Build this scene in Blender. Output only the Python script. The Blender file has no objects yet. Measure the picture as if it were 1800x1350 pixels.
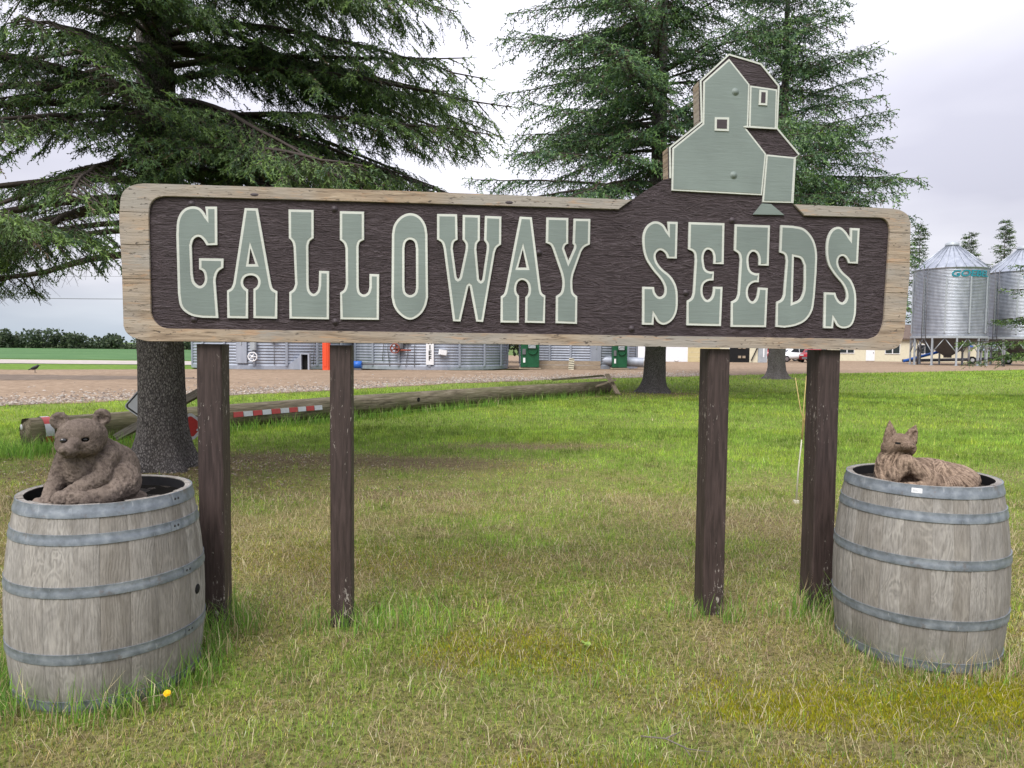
import bpy, bmesh, math, random
import numpy as np
from mathutils import Vector, Matrix
from mathutils.geometry import tessellate_polygon
random.seed(7); RNG = np.random.default_rng(7)
sc = bpy.context.scene
col = sc.collection
R = math.radians

# ---------------------------------------------------------------- camera
cd = bpy.data.cameras.new('camera'); cam = bpy.data.objects.new('camera', cd); col.objects.link(cam)
cd.sensor_width = 36; cd.lens = 25.0; cd.clip_start = .05; cd.clip_end = 6000
PITCH = math.atan(67/1250)
cam.matrix_world = Matrix.Translation((0, 0, 1.5)) @ Matrix.Rotation(math.pi/2-PITCH, 4, 'X') @ Matrix.Rotation(R(.56), 4, 'Z')
sc.camera = cam

# ---------------------------------------------------------------- sky and sun
SUN_EL, SUN_AZ = R(52), R(205)      # azimuth measured clockwise from +Y (the view direction)
w = bpy.data.worlds.new('World'); sc.world = w; w.use_nodes = True
nt = w.node_tree; nt.nodes.clear()
def wn(t, **k):
    n = nt.nodes.new(t)
    for a, b in k.items(): setattr(n, a, b)
    return n
sky = wn('ShaderNodeTexSky', sky_type='NISHITA', sun_disc=False, sun_elevation=SUN_EL, sun_rotation=SUN_AZ)
bg1 = wn('ShaderNodeBackground'); bg1.inputs[1].default_value = .06
nt.links.new(sky.outputs[0], bg1.inputs[0])
tc = wn('ShaderNodeTexCoord'); sep = wn('ShaderNodeSeparateXYZ'); nt.links.new(tc.outputs['Generated'], sep.inputs[0])
def wm(op, a, b, c=None):
    n = wn('ShaderNodeMath', operation=op)
    for i, v in enumerate((a, b, c)):
        if v is None: continue
        if isinstance(v, (int, float)): n.inputs[i].default_value = v
        else: nt.links.new(v, n.inputs[i])
    return n.outputs[0]
zz = wm('ADD', wm('MAXIMUM', sep.outputs[2], 0.0), .16)
px_ = wm('DIVIDE', sep.outputs[0], zz); py_ = wm('DIVIDE', sep.outputs[1], zz)
cmb = wn('ShaderNodeCombineXYZ'); nt.links.new(px_, cmb.inputs[0]); nt.links.new(py_, cmb.inputs[1])
cn = wn('ShaderNodeTexNoise'); cn.inputs['Scale'].default_value = .75; cn.inputs['Detail'].default_value = 5; cn.inputs['Roughness'].default_value = .45
nt.links.new(cmb.outputs[0], cn.inputs['Vector'])
rp = wn('ShaderNodeValToRGB'); nt.links.new(cn.outputs[0], rp.inputs[0])
e = rp.color_ramp.elements
e[0].position = .38; e[0].color = (.62, .615, .715, 1)
e[1].position = .66; e[1].color = (.90, .89, .96, 1)
# the thin bright stretch of cloud ahead, low between the trees
vd = wn('ShaderNodeVectorMath', operation='DOT_PRODUCT'); nt.links.new(tc.outputs['Generated'], vd.inputs[0]); vd.inputs[1].default_value = Vector((-.06, 1, .22)).normalized()
lobe = wm('POWER', wm('MAXIMUM', vd.outputs['Value'], 0.0), 12.0)
hi = wm('MULTIPLY_ADD', wm('MAXIMUM', sep.outputs[2], 0.0), 0.66, .345)
st = wm('ADD', hi, wm('MULTIPLY', lobe, .14))
# clear pale blue band at the horizon
hz = wn('ShaderNodeMapRange'); nt.links.new(sep.outputs[2], hz.inputs[0]); hz.inputs[1].default_value = .0; hz.inputs[2].default_value = .085; hz.inputs[3].default_value = .75; hz.inputs[4].default_value = 0
mx = wn('ShaderNodeMix', data_type='RGBA'); nt.links.new(hz.outputs[0], mx.inputs[0]); nt.links.new(rp.outputs[0], mx.inputs[6]); mx.inputs[7].default_value = (.60, .74, .88, 1)
bg2 = wn('ShaderNodeBackground'); nt.links.new(mx.outputs[2], bg2.inputs[0]); nt.links.new(st, bg2.inputs[1])
ms = wn('ShaderNodeMixShader'); ms.inputs[0].default_value = .93
nt.links.new(bg1.outputs[0], ms.inputs[1]); nt.links.new(bg2.outputs[0], ms.inputs[2])
wo = wn('ShaderNodeOutputWorld'); nt.links.new(ms.outputs[0], wo.inputs[0])
sl = bpy.data.lights.new('sun', 'SUN'); sl.energy = 1.5; sl.angle = R(32); sl.color = (1, .96, .9)
so = bpy.data.objects.new('sun', sl); col.objects.link(so)
sd = Vector((math.sin(SUN_AZ)*math.cos(SUN_EL), math.cos(SUN_AZ)*math.cos(SUN_EL), math.sin(SUN_EL)))
so.rotation_euler = sd.to_track_quat('Z', 'Y').to_euler(); so.location = sd*30
sc.view_settings.view_transform = 'Standard'; sc.view_settings.look = 'None'
sc.view_settings.exposure = 1.25; sc.view_settings.gamma = 1; sc.view_settings.use_curve_mapping = False

# ---------------------------------------------------------------- helpers: objects
def tag(o, label=None, cat=None, group=None, kind=None):
    if label: o['label'] = label
    if cat: o['category'] = cat
    if group: o['group'] = group
    if kind: o['kind'] = kind
    return o
def link(name, me, mats=None, parent=None, smooth=False):
    if mats is not None and not me.materials:
        for m in (mats if isinstance(mats, (list, tuple)) else [mats]): me.materials.append(m)
    if smooth: me.shade_smooth()
    o = bpy.data.objects.new(name, me); col.objects.link(o)
    if parent is not None: o.parent = parent
    return o
def root(name, label, cat, loc=(0, 0, 0), rz=0, group=None):
    o = bpy.data.objects.new(name, None); col.objects.link(o); o.empty_display_size = .2
    o.location = loc; o.rotation_euler = (0, 0, rz)
    return tag(o, label, cat, group)
def copy_tree(o, parent=None):
    c = o.copy(); col.objects.link(c)
    if parent is not None: c.parent = parent
    for ch in o.children: copy_tree(ch, c)
    return c
def np_mesh(name, V, T=None, Q=None, colr=None, smooth=False, mi=None):
    me = bpy.data.meshes.new(name)
    V = np.asarray(V, np.float32); me.vertices.add(len(V)); me.vertices.foreach_set('co', V.ravel())
    T = np.zeros((0, 3), np.int32) if T is None else np.asarray(T, np.int32)
    Q = np.zeros((0, 4), np.int32) if Q is None else np.asarray(Q, np.int32)
    li = np.concatenate([T.ravel(), Q.ravel()]); me.loops.add(len(li)); me.loops.foreach_set('vertex_index', li)
    tot = np.concatenate([np.full(len(T), 3), np.full(len(Q), 4)]).astype(np.int32)
    me.polygons.add(len(tot)); me.polygons.foreach_set('loop_start', np.concatenate([[0], np.cumsum(tot)[:-1]]).astype(np.int32))
    me.update(calc_edges=True)
    if colr is not None:
        a = me.attributes.new('col', 'FLOAT_COLOR', 'POINT')
        c = np.ones((len(V), 4), np.float32); c[:, :3] = colr; a.data.foreach_set('color', c.ravel())
    me.polygons.foreach_set('use_smooth', np.full(len(tot), smooth))
    if mi is not None: me.polygons.foreach_set('material_index', mi)
    return me
def py_mesh(name, V, F):
    me = bpy.data.meshes.new(name); me.from_pydata([tuple(v) for v in V], [], F); me.update(); return me

class MB:
    """collects simple shapes, then links them as one mesh object"""
    def __init__(s): s.v = []; s.f = []; s.m = []; s.cur = 0; s.sm = []
    def add(s, V, F, smooth=False):
        b = len(s.v); s.v += [tuple(v) for v in V]; s.f += [tuple(i+b for i in f) for f in F]; s.m += [s.cur]*len(F); s.sm += [smooth]*len(F); return s
    def box(s, c, d, rot=None, ch=0):
        x, y, z = d[0]/2, d[1]/2, d[2]/2
        if ch:
            k = ch; P = []
            for (sx, sy) in ((-1, -1), (1, -1), (1, 1), (-1, 1)):
                a = (sx*x, sy*(y-k)); b2 = (sx*(x-k), sy*y)
                P += [a, b2] if sx*sy > 0 else [b2, a]
            P = [P[i] for i in range(8)]
            cx = sorted(P, key=lambda q: math.atan2(q[1]/y, q[0]/x)); n = 8
            V = [(q[0], q[1], -z) for q in cx]+[(q[0], q[1], z) for q in cx]
            F = [(i, (i+1) % n, (i+1) % n+n, i+n) for i in range(n)]+[tuple(range(n))[::-1], tuple(range(n, 2*n))]
        else:
            V = [(-x, -y, -z), (x, -y, -z), (x, y, -z), (-x, y, -z), (-x, -y, z), (x, -y, z), (x, y, z), (-x, y, z)]
            F = [(0, 3, 2, 1), (4, 5, 6, 7), (0, 1, 5, 4), (1, 2, 6, 5), (2, 3, 7, 6), (3, 0, 4, 7)]
        V = [Vector(v) for v in V]
        if rot is not None: V = [rot @ v for v in V]
        return s.add([v+Vector(c) for v in V], F)
    def tube(s, pts, rad, n=8, cap=True, smooth=True):
        pts = [Vector(p) for p in pts]
        if not hasattr(rad, '__len__'): rad = [rad]*len(pts)
        V = []; F = []; up = None
        for i, p in enumerate(pts):
            t = (pts[min(i+1, len(pts)-1)]-pts[max(i-1, 0)]).normalized()
            if up is None: up = t.orthogonal().normalized()
            up = (up-t*up.dot(t)).normalized(); sd_ = t.cross(up)
            for k in range(n):
                a = 2*math.pi*k/n; V.append(p+(up*math.cos(a)+sd_*math.sin(a))*rad[i])
        for i in range(len(pts)-1):
            for k in range(n): F.append((i*n+k, i*n+(k+1) % n, (i+1)*n+(k+1) % n, (i+1)*n+k))
        s.add(V, F, smooth)
        if cap: s.add(V[:n], [tuple(range(n))[::-1]]); s.add(V[-n:], [tuple(range(n))])
        return s
    def lathe(s, prof, n=24, c=(0, 0, 0), a0=0, a1=2*math.pi, smooth=True):
        full = abs(a1-a0-2*math.pi) < 1e-6; m = n if full else n+1; V = []; F = []
        for (r, z) in prof:
            for k in range(m):
                a = a0+(a1-a0)*k/n; V.append((c[0]+r*math.cos(a), c[1]+r*math.sin(a), c[2]+z))
        for i in range(len(prof)-1):
            for k in range(n):
                k2 = (k+1) % m; F.append((i*m+k, i*m+k2, (i+1)*m+k2, (i+1)*m+k))
        return s.add(V, F, smooth)
    def build(s, name, mats, parent=None, fix=True):
        me = bpy.data.meshes.new(name); me.from_pydata(s.v, [], s.f); me.update()
        me.polygons.foreach_set('material_index', s.m); me.polygons.foreach_set('use_smooth', s.sm)
        if fix:
            bm = bmesh.new(); bm.from_mesh(me); bmesh.ops.remove_doubles(bm, verts=bm.verts, dist=1e-5)
            bmesh.ops.recalc_face_normals(bm, faces=bm.faces); bm.to_mesh(me); bm.free()
        return link(name, me, mats, parent)

# value noise in numpy, shared by the lawn sheet and the blades that stand on it
def _h(ix, iy, s):
    n = (ix.astype(np.int64)*374761393+iy.astype(np.int64)*668265263+s*974634777) & 0x7fffffff
    n = ((n ^ (n >> 13))*1274126177) & 0x7fffffff
    return ((n ^ (n >> 16)) & 0xffff)/65535.
def vnoise(x, y, s=0):
    ix = np.floor(x); iy = np.floor(y); fx = x-ix; fy = y-iy; fx = fx*fx*(3-2*fx); fy = fy*fy*(3-2*fy)
    a = _h(ix, iy, s); b = _h(ix+1, iy, s); c = _h(ix, iy+1, s); d = _h(ix+1, iy+1, s)
    return (a*(1-fx)+b*fx)*(1-fy)+(c*(1-fx)+d*fx)*fy
def fbm(x, y, s=0, o=4):
    t = 0; am = .5; tot = 0
    for i in range(o):
        t = t+am*vnoise(x*2**i+i*17.3, y*2**i-i*9.1, s+i); tot += am; am *= .5
    return t/tot
def noise3(x, y, z, s=0):
    return (vnoise(x+z*.71, y-z*.53, s)+vnoise(y+x*.37, z+5.2-x*.21, s+3)+vnoise(z-y*.41, x+9.7+y*.3, s+5))/3

# ---------------------------------------------------------------- helpers: materials
class N:
    def __init__(s, name):
        s.m = bpy.data.materials.new(name); s.m.use_nodes = True; s.t = s.m.node_tree; s.t.nodes.clear()
        s.o = s.t.nodes.new('ShaderNodeOutputMaterial'); s.c = s.t.nodes.new('ShaderNodeTexCoord')
    def n(s, t, **k):
        q = s.t.nodes.new(t)
        for a, b in k.items(): setattr(q, a, b)
        return q
    def put(s, sock, v):
        if v is None: return
        if hasattr(v, 'is_output') or isinstance(v, bpy.types.NodeSocket): s.t.links.new(v, sock)
        else:
            if hasattr(sock.default_value, '__len__') and not hasattr(v, '__len__'): v = (v, v, v, 1)[:len(sock.default_value)]
            if hasattr(v, '__len__') and len(sock.default_value) == 4 and len(v) == 3: v = (*v, 1)
            sock.default_value = v
    def co(s, scale=(1, 1, 1), src='Object', rot=(0, 0, 0), off=None):
        q = s.n('ShaderNodeMapping'); s.t.links.new(s.c.outputs[src], q.inputs[0]); q.inputs['Scale'].default_value = scale; q.inputs['Rotation'].default_value = rot
        if off is not None: s.put(q.inputs['Location'], off)
        return q.outputs[0]
    def noise(s, v, scale=5, det=4, rough=.55, dist=0):
        q = s.n('ShaderNodeTexNoise'); s.put(q.inputs['Vector'], v); q.inputs['Scale'].default_value = scale; q.inputs['Detail'].default_value = det
        q.inputs['Roughness'].default_value = rough; q.inputs['Distortion'].default_value = dist; return q.outputs[0]
    def voro(s, v, scale=5, feat='F1', out=0, rnd=1):
        q = s.n('ShaderNodeTexVoronoi', feature=feat); s.put(q.inputs['Vector'], v); q.inputs['Scale'].default_value = scale; q.inputs['Randomness'].default_value = rnd; return q.outputs[out]
    def ramp(s, f, pts, interp='LINEAR'):
        q = s.n('ShaderNodeValToRGB'); s.put(q.inputs[0], f); r = q.color_ramp; r.interpolation = interp
        while len(r.elements) < len(pts): r.elements.new(.5)
        for el, (p, c) in zip(r.elements, pts):
            el.position = p; el.color = (c, c, c, 1) if not hasattr(c, '__len__') else (*c, 1)
        return q.outputs[0]
    def mix(s, f, a, b, mode='MIX'):
        q = s.n('ShaderNodeMix', data_type='RGBA', blend_type=mode); s.put(q.inputs[0], f); s.put(q.inputs[6], a); s.put(q.inputs[7], b); return q.outputs[2]
    def math(s, op, a, b=0.0, c=None):
        q = s.n('ShaderNodeMath', operation=op); s.put(q.inputs[0], a); s.put(q.inputs[1], b)
        if c is not None: s.put(q.inputs[2], c)
        return q.outputs[0]
    def attr(s, name='col'):
        q = s.n('ShaderNodeAttribute', attribute_name=name); return q.outputs[0]
    def rnd(s): return s.n('ShaderNodeObjectInfo').outputs['Random']
    def bump(s, h, st=.5, d=.01, nrm=None):
        q = s.n('ShaderNodeBump'); s.put(q.inputs['Height'], h); q.inputs['Strength'].default_value = st; q.inputs['Distance'].default_value = d
        if nrm is not None: s.put(q.inputs['Normal'], nrm)
        return q.outputs[0]
    def done(s, color, rough=.8, nrm=None, metal=0, spec=.5, trans=None):
        b = s.n('ShaderNodeBsdfPrincipled'); s.put(b.inputs['Base Color'], color); s.put(b.inputs['Roughness'], rough); s.put(b.inputs['Metallic'], metal)
        b.inputs['Specular IOR Level'].default_value = spec
        if nrm is not None: s.put(b.inputs['Normal'], nrm)
        if trans:
            tr = s.n('ShaderNodeBsdfTranslucent'); s.put(tr.inputs[0], color); mxx = s.n('ShaderNodeMixShader'); mxx.inputs[0].default_value = trans
            s.t.links.new(b.outputs[0], mxx.inputs[1]); s.t.links.new(tr.outputs[0], mxx.inputs[2]); s.t.links.new(mxx.outputs[0], s.o.inputs[0])
        else: s.t.links.new(b.outputs[0], s.o.inputs[0])
        return s.m
def paint(name, c, rough=.6, var=.12, bump=.15, scale=30, metal=0, spec=.4):
    n = N(name); v = n.co(); a = n.noise(v, scale, 5); b = n.noise(v, 3, 4)
    f = n.math('MULTIPLY_ADD', a, .6, n.math('MULTIPLY', b, .6))
    k = n.ramp(f, [(.35, tuple(x*(1-var*2) for x in c)), (.65, tuple(min(1, x*(1+var)) for x in c))])
    return n.done(k, rough, n.bump(a, bump, .004), metal, spec)
MT = {}
# ---------------------------------------------------------------- materials
n = N('sandblasted_brown_wood'); v = n.co((2.0, 1, 11)); a = n.noise(v, 3.1, 6, .62, 3.0); v2 = n.co((9, 2, 42)); b = n.noise(v2, 2.2, 5, .65, 1.8); c = n.noise(n.co((1, 1, 3)), 1.6, 3)
hgt = n.math('MULTIPLY_ADD', b, .55, a)
k = n.ramp(a, [(.32, (.040, .027, .030)), (.52, (.085, .062, .068)), (.72, (.150, .122, .135))])
k = n.mix(n.ramp(c, [(.35, 0), (.7, .4)]), k, (.095, .072, .08)); k = n.mix(n.ramp(n.noise(n.co((2, 2, 50)), 1.2, 4, .7, .8), [(.27, .9), (.33, 0)]), k, (.012, .009, .010))
MT['brown'] = n.done(k, .62, n.bump(hgt, 1.0, .045), 0, .35)
def sign_wood(name, warm):
    n = N(name); v = n.co((1.0, 1, 12)); a = n.noise(v, 3, 6, .6, 1.2); f = n.noise(n.co((6, 6, 90)), 1.6, 4, .7, .5); g = n.noise(n.co((1, 1, 2.5)), 1.5, 3)
    k = n.ramp(a, [(.3, (.15, .105, .07)), (.45, (.29, .22, .158)), (.60, (.40, .31, .225)), (.8, (.45, .38, .30))])
    k = n.mix(n.ramp(g, [(.40, 0), (.60, .85)]), k, (.32, .30, .275))
    k = n.mix(n.ramp(n.noise(n.co((1.4, 1, 9)), 5, 3, .5, 1), [(.58, 0), (.68, .5)]), k, (.46, .27, .15))
    cr = n.ramp(n.noise(n.co((9, 9, 120)), 1.1, 4, .65, .4), [(.30, 1), (.39, 0)])
    k = n.mix(n.math('MULTIPLY', cr, .75), k, (.10, .075, .055))
    sp = n.ramp(n.noise(n.co((12, 12, 30)), 2.2, 3, .6), [(.28, 1), (.35, 0)])
    k = n.mix(n.math('MULTIPLY', sp, .8), k, (.07, .06, .06))
    k = n.mix(n.math('MULTIPLY', n.rnd(), .25), k, (.38, .34, .29))
    h = n.math('SUBTRACT', n.math('MULTIPLY_ADD', f, .4, a), n.math('MULTIPLY_ADD', cr, .8, sp))
    return n.done(k, .85, n.bump(h, .7, .006), 0, .2)
MT['border'] = sign_wood('weathered_bare_wood', 1)
def painted_wood(name, c, chip=(.12, .11, .1), amt=.22, rough=.55):
    n = N(name); a = n.noise(n.co((2, 2, 22)), 3, 5, .6, .8); g = n.noise(n.co((1, 1, 1)), 2.2, 4)
    k = n.ramp(g, [(.3, tuple(x*.80 for x in c)), (.7, tuple(min(1, x*1.10) for x in c))]); k = n.mix(n.ramp(n.noise(n.co((1.5, 1, 7)), 4, 6, .75, 1.5), [(.50, 0), (.70, .28)]), k, tuple(x*.55+.06 for x in c))
    cr = n.ramp(n.noise(n.co((10, 10, 60)), 1.3, 4, .7), [(.27, 1), (.31, 0)])
    k = n.mix(n.math('MULTIPLY', cr, .8), k, chip)
    st = n.ramp(n.noise(n.co((3, 3, 40)), 2.0, 3, .6), [(.55, 0), (.72, amt)])
    k = n.mix(st, k, tuple(x*.72 for x in c))
    return n.done(k, rough, n.bump(n.math('SUBTRACT', a, n.math('MULTIPLY', cr, .6)), .35, .004), 0, .35)
MT['sage'] = painted_wood('sage_green_paint', (.195, .235, .218))
MT['cream'] = painted_wood('cream_white_paint', (.58, .60, .55), (.3, .3, .27), .16)
MT['dkpaint'] = painted_wood('dark_brown_paint', (.055, .042, .048), (.2, .18, .16))
n = N('post_brown_stain'); a = n.noise(n.co((14, 14, 1.2)), 4, 5, .6, .6); g = n.noise(n.co((1, 1, 1)), 5, 3)
k = n.ramp(a, [(.3, (.026, .018, .016)), (.6, (.060, .041, .038)), (.8, (.095, .070, .065))])
ch = n.ramp(n.math('MULTIPLY', n.noise(n.co((30, 30, 9)), 2.4, 5, .75, .8), n.ramp(n.noise(n.co((6, 6, 1.3)), 1.4, 3), [(.40, 1), (.68, 1.35)])), [(.725, 0), (.76, 1)])
k = n.mix(n.math('MULTIPLY', ch, .85), k, (.42, .38, .34))
MT['post'] = n.done(k, .6, n.bump(n.math('SUBTRACT', a, n.math('MULTIPLY', ch, .4)), .5, .006), 0, .35)

n = N('weathered_oak'); rn = n.rnd()
cb = n.n('ShaderNodeCombineXYZ'); n.put(cb.inputs[0], n.math('MULTIPLY', rn, 31)); n.put(cb.inputs[2], n.math('MULTIPLY', rn, 17)); off = cb.outputs[0]
fine = n.noise(n.co((48, 48, 7.0), off=off), 2.0, 6, .72, 1.6); swirl = n.noise(n.co((16, 16, 6), off=off), 1.6, 5, .6, 1.2)
fg0 = n.noise(n.co((6.5, 6.5, 2.0), off=off), 1.3, 3, .5, .8); fg = n.math('POWER', n.math('ABSOLUTE', n.math('SINE', n.math('MULTIPLY', fg0, 46))), 3.0); fg = n.math('MULTIPLY', fg, n.ramp(n.noise(n.co((5, 5, 3), off=off), 1.5, 3), [(.42, .0), (.62, .55)]))
wv = n.n('ShaderNodeTexWave', wave_type='BANDS', bands_direction='X'); n.put(wv.inputs['Vector'], n.co((1, 1, .28), off=off)); wv.inputs['Scale'].default_value = 26; wv.inputs['Distortion'].default_value = 16; wv.inputs['Detail'].default_value = 3; wv.inputs['Detail Scale'].default_value = .55
k = n.ramp(n.math('MULTIPLY_ADD', swirl, .5, n.math('MULTIPLY', fine, .5)), [(.30, (.14, .13, .118)), (.5, (.26, .247, .23)), (.70, (.39, .372, .35))])
k = n.mix(n.math('MULTIPLY', n.ramp(wv.outputs[1], [(.50, 0), (.85, .22)]), 1.0), k, (.42, .395, .36)); k = n.mix(fg, k, (.47, .445, .405))
k = n.mix(n.ramp(rn, [(0, .0), (.5, .15), (.8, .35), (1, .5)]), k, (.17, .148, .12))
k = n.mix(n.ramp(n.noise(n.co((5, 5, 2)), 2.0, 5, .6), [(.5, 0), (.7, .35)]), k, (.125, .12, .112))
k = n.mix(n.ramp(n.noise(n.co((11, 11, .9)), 1.6, 4, .6), [(.54, 0), (.68, .45)]), k, (.13, .115, .095))
zc = n.n('ShaderNodeSeparateXYZ'); n.put(zc.inputs[0], n.c.outputs['Object'])
gm = n.math('MULTIPLY', n.ramp(zc.outputs[2], [(.02, 1), (.2, 0)]), n.ramp(n.noise(n.co((9, 9, 9)), 1.4, 4), [(.35, .2), (.65, 1)]))
k = n.mix(n.math('MULTIPLY', gm, .6), k, (.10, .115, .07))
MT['oak'] = n.done(k, .88, n.bump(n.math('MULTIPLY_ADD', wv.outputs[1], .35, fine), .55, .005), 0, .2)
n = N('galvanised_hoop'); a = n.noise(n.co((4, 4, 4)), 5, 6, .65); b = n.noise(n.co((30, 30, 8)), 2, 4)
k = n.ramp(a, [(.3, (.13, .15, .172)), (.5, (.20, .227, .26)), (.72, (.31, .34, .37))])
k = n.mix(n.ramp(b, [(.64, 0), (.72, .5)]), k, (.48, .50, .53))
k = n.mix(n.ramp(n.noise(n.co((7, 7, 7)), 2.1, 5, .7), [(.58, 0), (.70, .6)]), k, (.13, .085, .06))
MT['hoop'] = n.done(k, n.ramp(a, [(.3, .38), (.7, .6)]), n.bump(b, .2, .002), .35, .5)
MT['rivet'] = paint('dark_rivet', (.05, .05, .055), .5, metal=.6)
n = N('wet_soil'); a = n.noise(n.co(), 30, 6, .7); v3 = n.noise(n.co(), 6, 4)
k = n.ramp(a, [(.35, (.012, .010, .008)), (.6, (.045, .035, .026)), (.78, (.13, .10, .07))])
MT['soil'] = n.done(k, n.ramp(v3, [(.45, .25), (.6, .95)]), n.bump(a, 1, .02), 0, .5)
n = N('dark_water'); a = n.noise(n.co(), 9, 2); MT['water'] = n.done((.008, .007, .005), .06, n.bump(a, .08, .01), 0, .6)
def fur_mat(name, c0, c1, c2, sc_, st):
    n = N(name); at = n.n('ShaderNodeAttribute', attribute_name='fur'); f = at.outputs['Fac']
    a = n.noise(n.co(sc_), 1, 4, .6, 1.4); b = n.noise(n.co(), 14, 4)
    h = n.math('MULTIPLY_ADD', a, .8, f)
    k = n.ramp(h, [(.45, c0), (.85, c1), (1.25, c2)]) if False else n.ramp(n.math('MULTIPLY', h, .55), [(.36, c0), (.50, c1), (.64, c2)])  # fur height drives the colour: crevices painted darker like shade, strands lighter
    k = n.mix(n.ramp(b, [(.45, 0), (.7, .4)]), k, tuple(x*.75 for x in c1))
    return n.done(k, .9, n.bump(h, .9, st), 0, .15)
MT['bear'] = fur_mat('moulded_bear_stone', (.048, .037, .031), (.115, .090, .075), (.20, .16, .132), (150, 150, 70), .006)
MT['fox'] = fur_mat('moulded_fox_stone', (.055, .037, .026), (.17, .122, .09), (.33, .245, .18), (70, 70, 70), .007)
MT['eye'] = paint('black_glass_eye', (.012, .012, .014), .12, 0, 0, spec=.8)
MT['rust'] = paint('rusty_iron', (.22, .06, .04), .7, .2, .2)
MT['white'] = paint('white_paint', (.75, .76, .78), .5, .06, .05)
MT['red'] = paint('red_reflective', (.40, .035, .03), .4, .1, .1, spec=.6)
MT['silver'] = paint('white_reflective', (.50, .52, .55), .35, .08, .1, spec=.6)
MT['black'] = paint('black_paint', (.015, .015, .017), .5)
MT['dark'] = paint('dark_void', (.006, .006, .007), .9)  # near-black: painted shade of openings, also used for knot and fox eyes

n = N('log_wood'); a = n.noise(n.co((1.1, 16, 16)), 2.4, 6, .65, .7); b = n.noise(n.co((.8, 2, 2)), 1.5, 4)
k = n.ramp(a, [(.3, (.045, .037, .026)), (.5, (.17, .145, .10)), (.72, (.32, .285, .21))])
k = n.mix(n.ramp(b, [(.45, 0), (.65, .55)]), k, (.10, .105, .05))
MT['log'] = n.done(k, .9, n.bump(a, .9, .02), 0, .15)
n = N('splintered_wood'); a = n.noise(n.co((1, 14, 14)), 3, 5, .6, .5)
MT['plank'] = n.done(n.ramp(a, [(.3, (.16, .125, .09)), (.6, (.38, .31, .23)), (.8, (.5, .42, .32))]), .85, n.bump(a, .5, .005), 0, .2)
n = N('grey_beam'); a = n.noise(n.co((1, 14, 14)), 3, 5, .6, .5)
MT['greybeam'] = n.done(n.ramp(a, [(.3, (.07, .06, .05)), (.6, (.2, .18, .155)), (.8, (.3, .28, .25))]), .85, n.bump(a, .5, .005), 0, .2)
n = N('spruce_bark'); v = n.co((1, 1, .36)); a = n.voro(n.co((1, 1, .5)), 46, 'DISTANCE_TO_EDGE', 0); b = n.noise(n.co((1, 1, .55)), 38, 6, .72, 1.2); c = n.noise(n.co((1, 1, .5)), 3, 4)
hh = n.math('MULTIPLY_ADD', n.ramp(a, [(0, 0), (.22, 1)]), .28, b)
k = n.ramp(n.math('MULTIPLY', hh, .7), [(.30, (.045, .041, .042)), (.46, (.125, .115, .113)), (.62, (.32, .30, .29))])
k = n.mix(n.ramp(c, [(.45, 0), (.7, .4)]), k, (.10, .085, .075))
MT['bark'] = n.done(k, .92, n.bump(hh, 1, .03), 0, .12)
MT['deadtwig'] = paint('dead_twigs', (.055, .043, .036), .9)
def leafmat(name, tr=.25, rough=.6, spec=.3):
    n = N(name); c = n.attr(); return n.done(c, rough, None, 0, spec, tr)
MT['needle'] = leafmat('spruce_needles', .18, .5, .4)
MT['leaf'] = leafmat('broad_leaves', .3)
MT['blade'] = leafmat('grass_blades', .42, .6, .25)
# ground sheets
n = N('lawn_soil'); c = n.attr(); a = n.noise(n.co(), 42, 6, .75); b = n.noise(n.co(), 6, 5, .6); d = n.noise(n.co((1, 1, 1)), .9, 4)
g2 = n.noise(n.co(), 17, 6, .8, .6); k = n.mix(n.ramp(a, [(.38, .85), (.56, 0)]), c, (.035, .027, .014)); k = n.mix(n.ramp(g2, [(.50, .0), (.62, .7)]), k, (.36, .30, .16)); k = n.mix(n.ramp(b, [(.52, .0), (.66, .5)]), k, (.14, .09, .055))
MT['lawn'] = n.done(k, .95, n.bump(a, 1, .03), 0, .1)
def ground_mat(name, c0, c1, c2, s1=8, s2=.5, bmp=.5, stretch=(1, 1, 1)):
    n = N(name); a = n.noise(n.co(stretch), s1, 7, .7); b = n.noise(n.co(stretch), s2, 5, .6)
    k = n.ramp(a, [(.32, c0), (.52, c1), (.72, c2)]); k = n.mix(n.ramp(b, [(.42, 0), (.66, .55)]), k, tuple((x+y)/2*.85 for x, y in zip(c0, c1)))
    return n.done(k, .95, n.bump(a, bmp, .05), 0, .1)
MT['gravel'] = ground_mat('gravel_yard', (.15, .105, .07), (.29, .215, .15), (.42, .33, .25), 5, .35, .8, (.6, 1.2, 1))
MT['road'] = ground_mat('pale_gravel_road', (.32, .29, .26), (.42, .38, .35), (.5, .46, .42), 2, .3, .3)
MT['verge'] = ground_mat('verge_grass', (.07, .12, .02), (.13, .22, .035), (.20, .28, .06), 3, .4)
MT['field'] = ground_mat('crop_field', (.05, .115, .045), (.085, .17, .065), (.14, .23, .10), .9, .09, .4, (.25, 1, 1))
MT['prairie'] = ground_mat('far_ground', (.07, .12, .03), (.11, .16, .05), (.16, .2, .08), .5, .02, .2)
MT['mud'] = ground_mat('damp_wheel_track', (.09, .072, .058), (.17, .135, .108), (.3, .235, .185), 5, .6, .6, (.4, 2, 1))
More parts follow.
